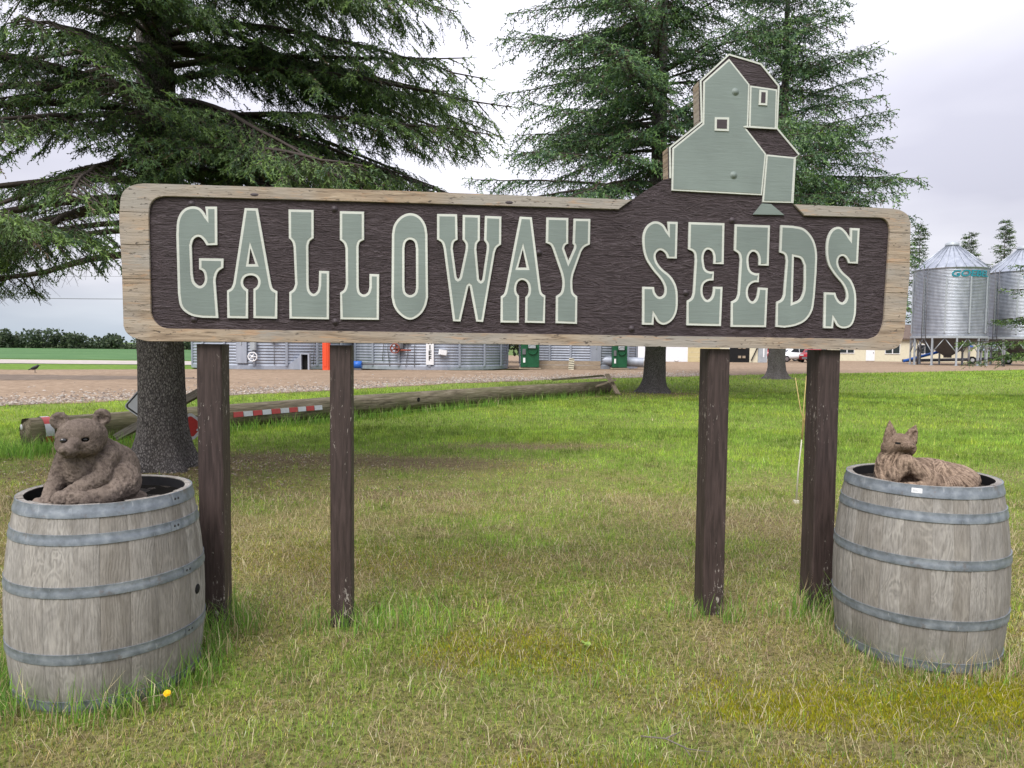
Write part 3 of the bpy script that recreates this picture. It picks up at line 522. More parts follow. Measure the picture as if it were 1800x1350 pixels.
LETTERS = [
 ('G', [[(-1.5551, 2.1819), (-1.4988, 2.1836), (-1.4995, 1.9931), (-1.5515, 1.9902), (-1.5543, 1.9953), (-1.5571, 2.0005), (-1.5598, 2.0056), (-1.5629, 2.0105), (-1.5664, 2.015), (-1.5703, 2.0193), (-1.5744, 2.0237), (-1.5789, 2.0275), (-1.5837, 2.0303), (-1.589, 2.0317), (-1.5941, 2.0313), (-1.5991, 2.0297), (-1.6038, 2.0272), (-1.6082, 2.0239), (-1.612, 2.0201), (-1.6157, 2.0146), (-1.6182, 2.0084), (-1.6201, 2.0018), (-1.6218, 1.995), (-1.6238, 1.9885), (-1.6205, 1.8473), (-1.6191, 1.8384), (-1.6182, 1.8293), (-1.617, 1.8204), (-1.6149, 1.8118), (-1.6111, 1.8041), (-1.6071, 1.7988), (-1.6023, 1.7938), (-1.5969, 1.7897), (-1.5909, 1.787), (-1.5847, 1.7865), (-1.5797, 1.788), (-1.5753, 1.791), (-1.5713, 1.7952), (-1.568, 1.8), (-1.5653, 1.805), (-1.5632, 1.8109), (-1.562, 1.8172), (-1.5617, 1.8237), (-1.562, 1.8302), (-1.5626, 1.8366), (-1.5634, 1.8416), (-1.5644, 1.8466), (-1.5659, 1.8515), (-1.568, 1.856), (-1.5707, 1.8601), (-1.5738, 1.8628), (-1.5773, 1.8649), (-1.5812, 1.8666), (-1.5851, 1.8682), (-1.5889, 1.8699), (-1.5889, 1.925), (-1.4697, 1.9252), (-1.4718, 1.8794), (-1.4768, 1.8761), (-1.4819, 1.8729), (-1.487, 1.8696), (-1.4917, 1.866), (-1.4958, 1.8616), (-1.4999, 1.8552), (-1.5032, 1.8482), (-1.5057, 1.8409), (-1.5077, 1.8333), (-1.5092, 1.8258), (-1.5102, 1.8164), (-1.5101, 1.8069), (-1.5095, 1.7974), (-1.5087, 1.7879), (-1.5083, 1.7784), (-1.4986, 1.6263), (-1.5753, 1.6268), (-1.5869, 1.6286), (-1.5987, 1.6299), (-1.6103, 1.6315), (-1.6217, 1.6339), (-1.6325, 1.6379), (-1.6434, 1.6436), (-1.6538, 1.6502), (-1.6635, 1.658), (-1.6721, 1.6668), (-1.6792, 1.6768), (-1.6845, 1.689), (-1.6876, 1.7022), (-1.6893, 1.716), (-1.6906, 1.7299), (-1.6927, 1.7436), (-1.6965, 2.0414), (-1.6953, 2.0572), (-1.6947, 2.0731), (-1.6937, 2.0889), (-1.6917, 2.1044), (-1.6878, 2.1197), (-1.6842, 2.1293), (-1.6798, 2.1387), (-1.6746, 2.1476), (-1.6685, 2.1559), (-1.6615, 2.1632), (-1.6551, 2.1683), (-1.648, 2.1727), (-1.6406, 2.1761), (-1.6328, 2.1788), (-1.6249, 2.1806), (-1.6173, 2.1816), (-1.6095, 2.1818), (-1.6018, 2.1811), (-1.5943, 2.1796), (-1.5871, 2.1771), (-1.5819, 2.1743), (-1.577, 2.1707), (-1.5726, 2.1666), (-1.5685, 2.1621), (-1.5646, 2.1574), (-1.5611, 2.1526), (-1.558, 2.1474), (-1.5553, 2.1421), (-1.5525, 2.1366), (-1.5497, 2.1313)]]),
 ('A', [[(-1.3641, 2.1805), (-1.3001, 2.1808), (-1.2375, 1.8032), (-1.2361, 1.7983), (-1.2349, 1.7932), (-1.2336, 1.7883), (-1.2318, 1.7836), (-1.2292, 1.7794), (-1.2256, 1.7759), (-1.2213, 1.7732), (-1.2167, 1.7709), (-1.212, 1.7686), (-1.2074, 1.7662), (-1.2093, 1.627), (-1.3262, 1.6286), (-1.3248, 1.7753), (-1.3212, 1.7781), (-1.3174, 1.7807), (-1.3137, 1.7834), (-1.3104, 1.7864), (-1.3076, 1.7899), (-1.3052, 1.7943), (-1.3033, 1.799), (-1.3019, 1.8039), (-1.3012, 1.8089), (-1.3012, 1.8139), (-1.3019, 1.8188), (-1.3032, 1.8237), (-1.3052, 1.8283), (-1.3078, 1.8324), (-1.3111, 1.836), (-1.3157, 1.8392), (-1.3209, 1.8416), (-1.3265, 1.8432), (-1.3323, 1.844), (-1.3381, 1.8442), (-1.3439, 1.8438), (-1.3497, 1.8427), (-1.3553, 1.841), (-1.3606, 1.8384), (-1.3652, 1.8349), (-1.369, 1.8306), (-1.372, 1.8255), (-1.3743, 1.82), (-1.3757, 1.8143), (-1.3763, 1.8085), (-1.376, 1.8035), (-1.3749, 1.7985), (-1.3731, 1.7937), (-1.3707, 1.7891), (-1.368, 1.7849), (-1.3654, 1.7817), (-1.3622, 1.779), (-1.3588, 1.7766), (-1.3553, 1.7742), (-1.3519, 1.7716), (-1.3534, 1.6267), (-1.4547, 1.6269), (-1.4546, 1.7651), (-1.4506, 1.7675), (-1.4465, 1.7698), (-1.4424, 1.7722), (-1.4386, 1.7749), (-1.4352, 1.7781), (-1.4321, 1.7827), (-1.4296, 1.7877), (-1.4275, 1.793), (-1.4256, 1.7984), (-1.4234, 1.8037)], [(-1.3383, 1.9819), (-1.3143, 1.901), (-1.3484, 1.9002)]]),
 ('L', [[(-1.1491, 2.1804), (-1.0242, 2.1809), (-1.0249, 2.0387), (-1.029, 2.0356), (-1.0333, 2.0326), (-1.0375, 2.0296), (-1.0414, 2.0262), (-1.0446, 2.0223), (-1.0469, 2.0179), (-1.0484, 2.0131), (-1.0495, 2.0081), (-1.0506, 2.0031), (-1.0518, 1.9982), (-1.0513, 1.8026), (-1.0505, 1.7964), (-1.05, 1.7901), (-1.0494, 1.7839), (-1.0482, 1.7779), (-1.0459, 1.7723), (-1.0435, 1.768), (-1.0405, 1.7639), (-1.037, 1.7603), (-1.0331, 1.7577), (-1.0287, 1.7565), (-1.0241, 1.7571), (-1.0197, 1.7591), (-1.0156, 1.7621), (-1.012, 1.7658), (-1.0089, 1.7697), (-1.006, 1.7751), (-1.0043, 1.7809), (-1.0031, 1.7871), (-1.0022, 1.7934), (-1.0009, 1.7995), (-0.9989, 1.8741), (-0.9484, 1.8735), (-0.9502, 1.6265), (-1.1482, 1.6279), (-1.1481, 1.7625), (-1.144, 1.7656), (-1.1397, 1.7685), (-1.1355, 1.7716), (-1.1317, 1.7749), (-1.1284, 1.7788), (-1.1256, 1.7837), (-1.1236, 1.7889), (-1.122, 1.7944), (-1.1205, 1.7999), (-1.1188, 1.8054), (-1.1254, 1.9925), (-1.1265, 1.9973), (-1.1273, 2.0022), (-1.1283, 2.007), (-1.1296, 2.0117), (-1.1315, 2.0162), (-1.1343, 2.0205), (-1.1376, 2.0245), (-1.1412, 2.0282), (-1.145, 2.0318), (-1.1485, 2.0356)]]),
 ('L', [[(-0.8936, 2.1783), (-0.7717, 2.1794), (-0.7719, 2.0362), (-0.7764, 2.0337), (-0.7811, 2.0315), (-0.7857, 2.0292), (-0.7899, 2.0264), (-0.7934, 2.0228), (-0.7956, 2.0188), (-0.797, 2.0143), (-0.798, 2.0096), (-0.7987, 2.0049), (-0.7998, 2.0002), (-0.7993, 1.7951), (-0.7983, 1.7893), (-0.7975, 1.7834), (-0.7966, 1.7775), (-0.795, 1.7719), (-0.7922, 1.767), (-0.7891, 1.7637), (-0.7853, 1.7608), (-0.7812, 1.7586), (-0.7768, 1.7572), (-0.7722, 1.7569), (-0.7678, 1.7577), (-0.7635, 1.7597), (-0.7596, 1.7624), (-0.7561, 1.7657), (-0.753, 1.7693), (-0.7503, 1.7741), (-0.7486, 1.7794), (-0.7474, 1.785), (-0.7463, 1.7906), (-0.745, 1.7961), (-0.7449, 1.8631), (-0.6953, 1.8625), (-0.697, 1.6275), (-0.8922, 1.6273), (-0.8934, 1.7653), (-0.8894, 1.7681), (-0.8852, 1.7707), (-0.8811, 1.7734), (-0.8774, 1.7765), (-0.8742, 1.7801), (-0.8712, 1.7856), (-0.8692, 1.7915), (-0.8677, 1.7977), (-0.8663, 1.8039), (-0.8646, 1.8101), (-0.8657, 1.9907), (-0.8671, 1.9955), (-0.8683, 2.0005), (-0.8696, 2.0054), (-0.8713, 2.0101), (-0.8736, 2.0145), (-0.877, 2.0188), (-0.881, 2.0226), (-0.8854, 2.0261), (-0.8898, 2.0296), (-0.8941, 2.0332)]]),
 ('O', [[(-0.5381, 2.1788), (-0.5282, 2.1785), (-0.5184, 2.1769), (-0.5088, 2.174), (-0.4997, 2.17), (-0.4913, 2.1649), (-0.4829, 2.158), (-0.4756, 2.1499), (-0.4692, 2.1409), (-0.4636, 2.1313), (-0.4588, 2.1215), (-0.4555, 2.1123), (-0.4534, 2.1027), (-0.4519, 2.0929), (-0.4506, 2.083), (-0.4489, 2.0733), (-0.4446, 1.7486), (-0.4469, 1.7383), (-0.4489, 1.7279), (-0.451, 1.7176), (-0.4537, 1.7075), (-0.4575, 1.6977), (-0.4622, 1.6881), (-0.4676, 1.6787), (-0.4737, 1.6697), (-0.4806, 1.6614), (-0.4883, 1.654), (-0.4969, 1.6471), (-0.5062, 1.6408), (-0.516, 1.6356), (-0.5263, 1.6319), (-0.537, 1.6305), (-0.5469, 1.6314), (-0.5567, 1.6343), (-0.566, 1.6388), (-0.5749, 1.6442), (-0.5832, 1.6502), (-0.5921, 1.6577), (-0.6002, 1.6661), (-0.6075, 1.6753), (-0.614, 1.6851), (-0.6196, 1.6953), (-0.6235, 1.7048), (-0.6263, 1.7148), (-0.6284, 1.725), (-0.6303, 1.7353), (-0.6326, 1.7454), (-0.6304, 2.0686), (-0.6286, 2.0785), (-0.6273, 2.0884), (-0.6257, 2.0983), (-0.6235, 2.1079), (-0.62, 2.1171), (-0.6145, 2.1273), (-0.6082, 2.1369), (-0.6009, 2.146), (-0.5928, 2.1542), (-0.5839, 2.1615), (-0.5756, 2.1669), (-0.5667, 2.1716), (-0.5574, 2.1752), (-0.5478, 2.1777)], [(-0.5394, 2.0435), (-0.5344, 2.0434), (-0.5294, 2.0422), (-0.5247, 2.04), (-0.5204, 2.0371), (-0.5168, 2.0336), (-0.5132, 2.0277), (-0.5112, 2.0209), (-0.5101, 2.0136), (-0.5092, 2.0062), (-0.5078, 1.9991), (-0.5065, 1.7964), (-0.5078, 1.7908), (-0.5087, 1.785), (-0.5098, 1.7794), (-0.5116, 1.774), (-0.5145, 1.7694), (-0.5185, 1.7656), (-0.5231, 1.7625), (-0.5282, 1.7601), (-0.5335, 1.7587), (-0.5388, 1.7584), (-0.5437, 1.7592), (-0.5484, 1.7611), (-0.5528, 1.7638), (-0.5567, 1.7672), (-0.5599, 1.771), (-0.5625, 1.7761), (-0.564, 1.7817), (-0.5648, 1.7876), (-0.5655, 1.7935), (-0.5664, 1.7994), (-0.5667, 1.9977), (-0.5657, 2.0043), (-0.565, 2.0111), (-0.5641, 2.0179), (-0.5625, 2.0243), (-0.5595, 2.0301), (-0.5565, 2.034), (-0.5528, 2.0375), (-0.5486, 2.0404), (-0.5441, 2.0425)]]),
 ('W', [[(-0.3999, 2.1787), (-0.2957, 2.1801), (-0.2925, 2.0488), (-0.2963, 2.0465), (-0.3002, 2.0443), (-0.3041, 2.0421), (-0.3076, 2.0395), (-0.3104, 2.0362), (-0.3133, 2.0303), (-0.315, 2.0238), (-0.3158, 2.0171), (-0.3165, 2.0102), (-0.3176, 2.0035), (-0.2972, 1.8573), (-0.2952, 1.8528), (-0.2931, 1.8482), (-0.2897, 1.846), (-0.2857, 1.8481), (-0.2828, 1.8529), (-0.28, 1.8577), (-0.2513, 1.997), (-0.251, 2.0032), (-0.2504, 2.0095), (-0.25, 2.0158), (-0.2502, 2.0219), (-0.2515, 2.0279), (-0.2537, 2.0327), (-0.2567, 2.0371), (-0.2602, 2.0412), (-0.2638, 2.0453), (-0.2672, 2.0495), (-0.2671, 2.1777), (-0.177, 2.1778), (-0.1768, 2.0476), (-0.1815, 2.0428), (-0.1862, 2.0381), (-0.1899, 2.0326), (-0.1919, 2.0269), (-0.193, 2.0209), (-0.1935, 2.0147), (-0.1939, 2.0085), (-0.1946, 2.0024), (-0.1795, 1.8473), (-0.1768, 1.8434), (-0.174, 1.8394), (-0.1704, 1.8377), (-0.1669, 1.8396), (-0.1645, 1.8436), (-0.1622, 1.8477), (-0.141, 1.9995), (-0.1408, 2.0053), (-0.1404, 2.0111), (-0.14, 2.0169), (-0.1402, 2.0226), (-0.1413, 2.0281), (-0.1431, 2.0325), (-0.1457, 2.0366), (-0.1487, 2.0404), (-0.1517, 2.0443), (-0.1546, 2.0482), (-0.1515, 2.176), (-0.0649, 2.1744), (-0.0652, 2.0299), (-0.07, 2.0262), (-0.075, 2.0227), (-0.0799, 2.0191), (-0.0844, 2.0151), (-0.0883, 2.0106), (-0.091, 2.0057), (-0.0931, 2.0005), (-0.0947, 1.9951), (-0.0962, 1.9896), (-0.098, 1.9842), (-0.1563, 1.6232), (-0.1928, 1.6252), (-0.227, 1.8014), (-0.2279, 1.8054), (-0.2288, 1.8093), (-0.2312, 1.8111), (-0.2337, 1.8093), (-0.2349, 1.8053), (-0.2361, 1.8012), (-0.2753, 1.6241), (-0.314, 1.6252), (-0.3649, 2.0024), (-0.3667, 2.0082), (-0.3681, 2.0141), (-0.3697, 2.02), (-0.3718, 2.0255), (-0.3748, 2.0306), (-0.3789, 2.0349), (-0.3837, 2.0384), (-0.3889, 2.0416), (-0.3942, 2.0446), (-0.3993, 2.0478)]]),
 ('A', [[(0.0312, 2.1771), (0.0953, 2.1756), (0.1474, 1.7998), (0.1486, 1.7956), (0.1496, 1.7913), (0.1507, 1.787), (0.1522, 1.7829), (0.1544, 1.7792), (0.1574, 1.7762), (0.1609, 1.7737), (0.1647, 1.7715), (0.1685, 1.7694), (0.1722, 1.7671), (0.1715, 1.6216), (0.0655, 1.6228), (0.0657, 1.757), (0.0685, 1.7603), (0.0715, 1.7635), (0.0743, 1.7667), (0.0769, 1.7701), (0.0789, 1.7738), (0.0809, 1.7794), (0.0822, 1.7851), (0.0829, 1.791), (0.0831, 1.7969), (0.0828, 1.8028), (0.082, 1.8095), (0.0807, 1.8161), (0.0788, 1.8226), (0.0761, 1.8286), (0.0724, 1.834), (0.0686, 1.8379), (0.0642, 1.8414), (0.0594, 1.8441), (0.0542, 1.846), (0.0489, 1.8468), (0.0443, 1.8464), (0.0397, 1.8452), (0.0354, 1.8431), (0.0315, 1.8405), (0.0281, 1.8373), (0.0241, 1.8319), (0.0211, 1.8258), (0.019, 1.8193), (0.0176, 1.8125), (0.0167, 1.8058), (0.0164, 1.7999), (0.0167, 1.794), (0.0175, 1.7881), (0.019, 1.7824), (0.0212, 1.777), (0.0243, 1.7725), (0.0282, 1.7686), (0.0322, 1.7648), (0.0328, 1.6215), (-0.0649, 1.6219), (-0.0645, 1.759), (-0.061, 1.7617), (-0.0575, 1.7644), (-0.054, 1.767), (-0.0507, 1.77), (-0.048, 1.7733), (-0.0456, 1.7776), (-0.0439, 1.7822), (-0.0426, 1.787), (-0.0413, 1.7918), (-0.0399, 1.7965)], [(0.0496, 2.0081), (0.0707, 1.9123), (0.0256, 1.9114)]]),
 ('Y', [[(0.1722, 2.1769), (0.2898, 2.1769), (0.2909, 2.0426), (0.2856, 2.0401), (0.2802, 2.0375), (0.2758, 2.034), (0.2728, 2.0289), (0.271, 2.0231), (0.2693, 2.0173), (0.293, 1.9542), (0.3208, 2.0186), (0.3217, 2.0233), (0.3225, 2.028), (0.3223, 2.0326), (0.3203, 2.0365), (0.3174, 2.0398), (0.3145, 2.0432), (0.3177, 2.1744), (0.4082, 2.1753), (0.4078, 2.0413), (0.4012, 2.0379), (0.3945, 2.0347), (0.3878, 2.0314), (0.3815, 2.0277), (0.3758, 2.0232), (0.3726, 2.0196), (0.3698, 2.0156), (0.3674, 2.0114), (0.365, 2.0071), (0.3625, 2.003), (0.3219, 1.886), (0.3207, 1.8794), (0.3194, 1.8727), (0.3182, 1.8661), (0.3171, 1.8594), (0.3164, 1.8527), (0.3161, 1.8444), (0.3161, 1.8361), (0.3164, 1.8278), (0.3168, 1.8195), (0.317, 1.8112), (0.318, 1.8056), (0.3188, 1.7999), (0.3196, 1.7943), (0.321, 1.7889), (0.3234, 1.7838), (0.3266, 1.7795), (0.3307, 1.7759), (0.3351, 1.7725), (0.3397, 1.7693), (0.344, 1.7658), (0.3445, 1.6197), (0.229, 1.6224), (0.2288, 1.7656), (0.234, 1.7693), (0.2395, 1.7727), (0.2449, 1.7763), (0.2498, 1.7803), (0.2539, 1.7851), (0.2568, 1.7904), (0.2588, 1.7962), (0.2602, 1.8021), (0.2611, 1.8083), (0.2619, 1.8143), (0.2626, 1.8218), (0.2628, 1.8292), (0.2627, 1.8367), (0.2622, 1.8442), (0.2614, 1.8517), (0.2604, 1.8583), (0.259, 1.865), (0.2574, 1.8715), (0.2558, 1.8781), (0.2542, 1.8847), (0.2079, 2.0118), (0.2058, 2.016), (0.2039, 2.0203), (0.202, 2.0246), (0.1997, 2.0286), (0.1967, 2.0321), (0.1922, 2.0354), (0.1873, 2.0378), (0.1819, 2.0399), (0.1766, 2.0417), (0.1713, 2.0439)]]),
 ('S', [[(0.8268, 2.1726), (0.8842, 2.1725), (0.8834, 1.9772), (0.8311, 1.9777), (0.8287, 1.9834), (0.8265, 1.9892), (0.8241, 1.9949), (0.8213, 2.0003), (0.8175, 2.0051), (0.8128, 2.0096), (0.8075, 2.0138), (0.8017, 2.0172), (0.7957, 2.0193), (0.7894, 2.0195), (0.7838, 2.0178), (0.7787, 2.0146), (0.7743, 2.0102), (0.7708, 2.0051), (0.7681, 1.9998), (0.7664, 1.9933), (0.7661, 1.9865), (0.7669, 1.9797), (0.7685, 1.9729), (0.7706, 1.9663), (0.7744, 1.9577), (0.7792, 1.9496), (0.7849, 1.9419), (0.791, 1.9346), (0.7975, 1.9275), (0.808, 1.9177), (0.8196, 1.9089), (0.8316, 1.9005), (0.843, 1.8916), (0.8533, 1.8815), (0.861, 1.8721), (0.868, 1.8621), (0.8743, 1.8517), (0.8797, 1.841), (0.8842, 1.8298), (0.8883, 1.8151), (0.8911, 1.8), (0.8926, 1.7847), (0.8934, 1.7693), (0.8938, 1.7539), (0.894, 1.7402), (0.8938, 1.7264), (0.8929, 1.7127), (0.8909, 1.6992), (0.8875, 1.686), (0.8838, 1.6762), (0.8794, 1.6667), (0.874, 1.6575), (0.8678, 1.6491), (0.8604, 1.6416), (0.853, 1.6355), (0.8447, 1.6301), (0.8359, 1.6257), (0.8267, 1.6228), (0.8172, 1.6215), (0.8105, 1.622), (0.804, 1.6238), (0.7977, 1.6264), (0.7918, 1.6299), (0.7863, 1.6338), (0.7807, 1.6395), (0.776, 1.6461), (0.772, 1.6532), (0.7681, 1.6604), (0.7639, 1.6674), (0.7622, 1.62), (0.6996, 1.6209), (0.6964, 1.8239), (0.7606, 1.8233), (0.7618, 1.817), (0.7628, 1.8106), (0.7638, 1.8042), (0.7655, 1.7981), (0.7682, 1.7923), (0.7716, 1.787), (0.7756, 1.7817), (0.7802, 1.777), (0.7854, 1.7735), (0.7912, 1.7716), (0.7963, 1.7716), (0.8013, 1.773), (0.806, 1.7753), (0.8102, 1.7784), (0.8137, 1.7821), (0.817, 1.7881), (0.819, 1.7947), (0.8197, 1.8018), (0.8197, 1.809), (0.819, 1.816), (0.8175, 1.8239), (0.8149, 1.8317), (0.8115, 1.8392), (0.8076, 1.8465), (0.8034, 1.8536), (0.7936, 1.8673), (0.7824, 1.8802), (0.7706, 1.8925), (0.759, 1.905), (0.7482, 1.918), (0.7396, 1.9294), (0.7312, 1.941), (0.7231, 1.9527), (0.7159, 1.9649), (0.7097, 1.9775), (0.7043, 1.992), (0.7, 2.0068), (0.6968, 2.0218), (0.6943, 2.0371), (0.6927, 2.0523), (0.6919, 2.0641), (0.6915, 2.0759), (0.6919, 2.0877), (0.6933, 2.0994), (0.6958, 2.1108), (0.6988, 2.12), (0.7025, 2.1291), (0.7071, 2.1378), (0.7126, 2.1459), (0.7191, 2.1531), (0.726, 2.1588), (0.7336, 2.1639), (0.7418, 2.1681), (0.7504, 2.171), (0.7593, 2.1725), (0.7681, 2.1723), (0.777, 2.1708), (0.7855, 2.168), (0.7937, 2.1641), (0.8011, 2.1594), (0.809, 2.1523), (0.8155, 2.1438), (0.8211, 2.1345), (0.8266, 2.1251), (0.8324, 2.116)]]),
 ('E', [[(0.9452, 2.1734), (1.1436, 2.1729), (1.145, 1.9533), (1.0876, 1.9538), (1.0876, 1.9619), (1.0879, 1.9701), (1.088, 1.9782), (1.0877, 1.9863), (1.0865, 1.9943), (1.0852, 2.0001), (1.0837, 2.0059), (1.0817, 2.0115), (1.0789, 2.0166), (1.0752, 2.0211), (1.0715, 2.0243), (1.0672, 2.0271), (1.0626, 2.0291), (1.0578, 2.0302), (1.053, 2.0299), (1.048, 2.0278), (1.0438, 2.0244), (1.0402, 2.02), (1.0373, 2.0151), (1.035, 2.0101), (1.0321, 1.9995), (1.0311, 1.9886), (1.0315, 1.9774), (1.0328, 1.9662), (1.0347, 1.9552), (1.0359, 1.9481), (1.0374, 1.9408), (1.0395, 1.9338), (1.0426, 1.9273), (1.0469, 1.9217), (1.0506, 1.9187), (1.0549, 1.9166), (1.0596, 1.915), (1.0644, 1.9138), (1.0692, 1.9128), (1.0736, 1.9122), (1.078, 1.9121), (1.0824, 1.9122), (1.0868, 1.9124), (1.0913, 1.9124), (1.0907, 1.8649), (1.0843, 1.8644), (1.0779, 1.8641), (1.0714, 1.8636), (1.0651, 1.8627), (1.0591, 1.8609), (1.0541, 1.8588), (1.0492, 1.8561), (1.0447, 1.853), (1.0407, 1.8494), (1.0374, 1.8453), (1.0344, 1.8396), (1.0323, 1.8334), (1.0311, 1.8269), (1.0305, 1.8203), (1.0303, 1.8138), (1.0303, 1.8063), (1.0309, 1.7988), (1.0321, 1.7914), (1.0342, 1.7842), (1.0373, 1.7774), (1.0404, 1.7726), (1.0439, 1.7678), (1.0481, 1.7636), (1.0528, 1.7605), (1.0581, 1.7591), (1.063, 1.7596), (1.0676, 1.7616), (1.0719, 1.7646), (1.0757, 1.7683), (1.079, 1.7722), (1.0821, 1.777), (1.0842, 1.7824), (1.0858, 1.788), (1.087, 1.7938), (1.088, 1.7995), (1.0889, 1.8058), (1.0893, 1.812), (1.0895, 1.8184), (1.0896, 1.8247), (1.0898, 1.831), (1.1421, 1.8311), (1.1388, 1.6188), (0.9452, 1.6206), (0.9447, 1.753), (0.9494, 1.7558), (0.9543, 1.7583), (0.9591, 1.761), (0.9635, 1.764), (0.9672, 1.7678), (0.9703, 1.7731), (0.9725, 1.779), (0.974, 1.7852), (0.9753, 1.7915), (0.977, 1.7976), (0.9841, 1.9752), (0.9828, 1.983), (0.982, 1.9909), (0.981, 1.9988), (0.979, 2.0062), (0.9753, 2.0129), (0.9705, 2.0175), (0.9646, 2.0209), (0.9581, 2.0236), (0.9515, 2.0261), (0.9451, 2.029)]]),
 ('E', [[(1.202, 2.1685), (1.4005, 2.1679), (1.3999, 1.9502), (1.3426, 1.9516), (1.3424, 1.9596), (1.3425, 1.9677), (1.3425, 1.9757), (1.3419, 1.9837), (1.3405, 1.9915), (1.339, 1.997), (1.3371, 2.0024), (1.3348, 2.0077), (1.3319, 2.0125), (1.3281, 2.0168), (1.3222, 2.0212), (1.3154, 2.0243), (1.3083, 2.0248), (1.3033, 2.0231), (1.2988, 2.0202), (1.295, 2.0164), (1.2917, 2.012), (1.2892, 2.0074), (1.2857, 1.9978), (1.2841, 1.9876), (1.284, 1.9771), (1.2848, 1.9666), (1.2862, 1.9563), (1.2874, 1.9486), (1.2892, 1.9408), (1.2916, 1.9333), (1.295, 1.9263), (1.2997, 1.92), (1.3037, 1.9166), (1.3084, 1.9138), (1.3135, 1.9116), (1.3188, 1.9099), (1.3242, 1.9086), (1.3287, 1.9079), (1.3334, 1.9077), (1.338, 1.9079), (1.3427, 1.9081), (1.3474, 1.9082), (1.3462, 1.8595), (1.3402, 1.8594), (1.3342, 1.8594), (1.3282, 1.8594), (1.3223, 1.8588), (1.3167, 1.8573), (1.3114, 1.8549), (1.3063, 1.8519), (1.3016, 1.8484), (1.2975, 1.8443), (1.294, 1.8398), (1.2905, 1.8334), (1.2879, 1.8265), (1.2863, 1.8193), (1.2854, 1.812), (1.2852, 1.8046), (1.2856, 1.7972), (1.2868, 1.7898), (1.2887, 1.7825), (1.2915, 1.7755), (1.2951, 1.7689), (1.2978, 1.7651), (1.3008, 1.7613), (1.3043, 1.758), (1.3082, 1.7557), (1.3125, 1.7547), (1.317, 1.7554), (1.3211, 1.7574), (1.3248, 1.7605), (1.3281, 1.7641), (1.331, 1.7678), (1.3338, 1.7728), (1.3357, 1.7782), (1.3371, 1.7838), (1.3381, 1.7896), (1.3391, 1.7953), (1.3402, 1.8025), (1.341, 1.8096), (1.3415, 1.8169), (1.342, 1.8241), (1.3425, 1.8313), (1.3982, 1.8297), (1.3948, 1.616), (1.1941, 1.6152), (1.193, 1.7519), (1.1983, 1.7547), (1.2038, 1.7572), (1.2092, 1.7599), (1.2142, 1.7629), (1.2184, 1.7668), (1.2217, 1.7715), (1.224, 1.7768), (1.2257, 1.7823), (1.2274, 1.788), (1.2293, 1.7934), (1.2365, 1.9807), (1.235, 1.9868), (1.2339, 1.993), (1.2326, 1.9991), (1.2307, 2.0049), (1.2277, 2.0102), (1.2234, 2.0148), (1.2183, 2.0185), (1.2127, 2.0217), (1.2069, 2.0249), (1.2014, 2.0283)]]),
 ('D', [[(1.4604, 2.1712), (1.5296, 2.1697), (1.5425, 2.1677), (1.5556, 2.1661), (1.5687, 2.1644), (1.5813, 2.1615), (1.5932, 2.1569), (1.6054, 2.1497), (1.6166, 2.1411), (1.6269, 2.1314), (1.6363, 2.1207), (1.6446, 2.1096), (1.6523, 2.097), (1.6587, 2.0838), (1.6639, 2.07), (1.6681, 2.056), (1.6714, 2.0417), (1.6749, 2.018), (1.6761, 1.9941), (1.6759, 1.9699), (1.6754, 1.9458), (1.6756, 1.9217), (1.6694, 1.7837), (1.6674, 1.768), (1.6659, 1.7521), (1.6642, 1.7363), (1.6613, 1.7207), (1.6565, 1.7058), (1.6511, 1.6941), (1.6446, 1.6829), (1.6371, 1.6722), (1.6286, 1.6623), (1.6191, 1.6533), (1.6096, 1.6463), (1.5992, 1.6403), (1.5882, 1.6352), (1.5769, 1.6307), (1.5654, 1.6267), (1.5531, 1.6232), (1.5405, 1.6207), (1.5278, 1.6187), (1.515, 1.6168), (1.5023, 1.6147), (1.4497, 1.6184), (1.45, 1.7543), (1.4557, 1.7571), (1.4616, 1.7596), (1.4674, 1.7623), (1.4728, 1.7654), (1.4775, 1.7693), (1.4807, 1.7736), (1.483, 1.7784), (1.4848, 1.7834), (1.4865, 1.7886), (1.4885, 1.7936), (1.498, 1.9779), (1.4964, 1.985), (1.4953, 1.9922), (1.494, 1.9994), (1.4917, 2.006), (1.4879, 2.0119), (1.4831, 2.0157), (1.4774, 2.0183), (1.4712, 2.0202), (1.4648, 2.0219), (1.4587, 2.024)], [(1.5423, 2.0028), (1.5502, 2.0012), (1.5583, 2.0), (1.5663, 1.9986), (1.5739, 1.9964), (1.5806, 1.9926), (1.5866, 1.9864), (1.5911, 1.9789), (1.5947, 1.9708), (1.598, 1.9625), (1.6018, 1.9545), (1.6046, 1.8687), (1.6042, 1.8566), (1.604, 1.8444), (1.6037, 1.8322), (1.6027, 1.8202), (1.6003, 1.8084), (1.5978, 1.7999), (1.5948, 1.7915), (1.5911, 1.7834), (1.5865, 1.7759), (1.5807, 1.7693), (1.5742, 1.7645), (1.5669, 1.761), (1.559, 1.7581), (1.5509, 1.7554), (1.5432, 1.7523)]]),
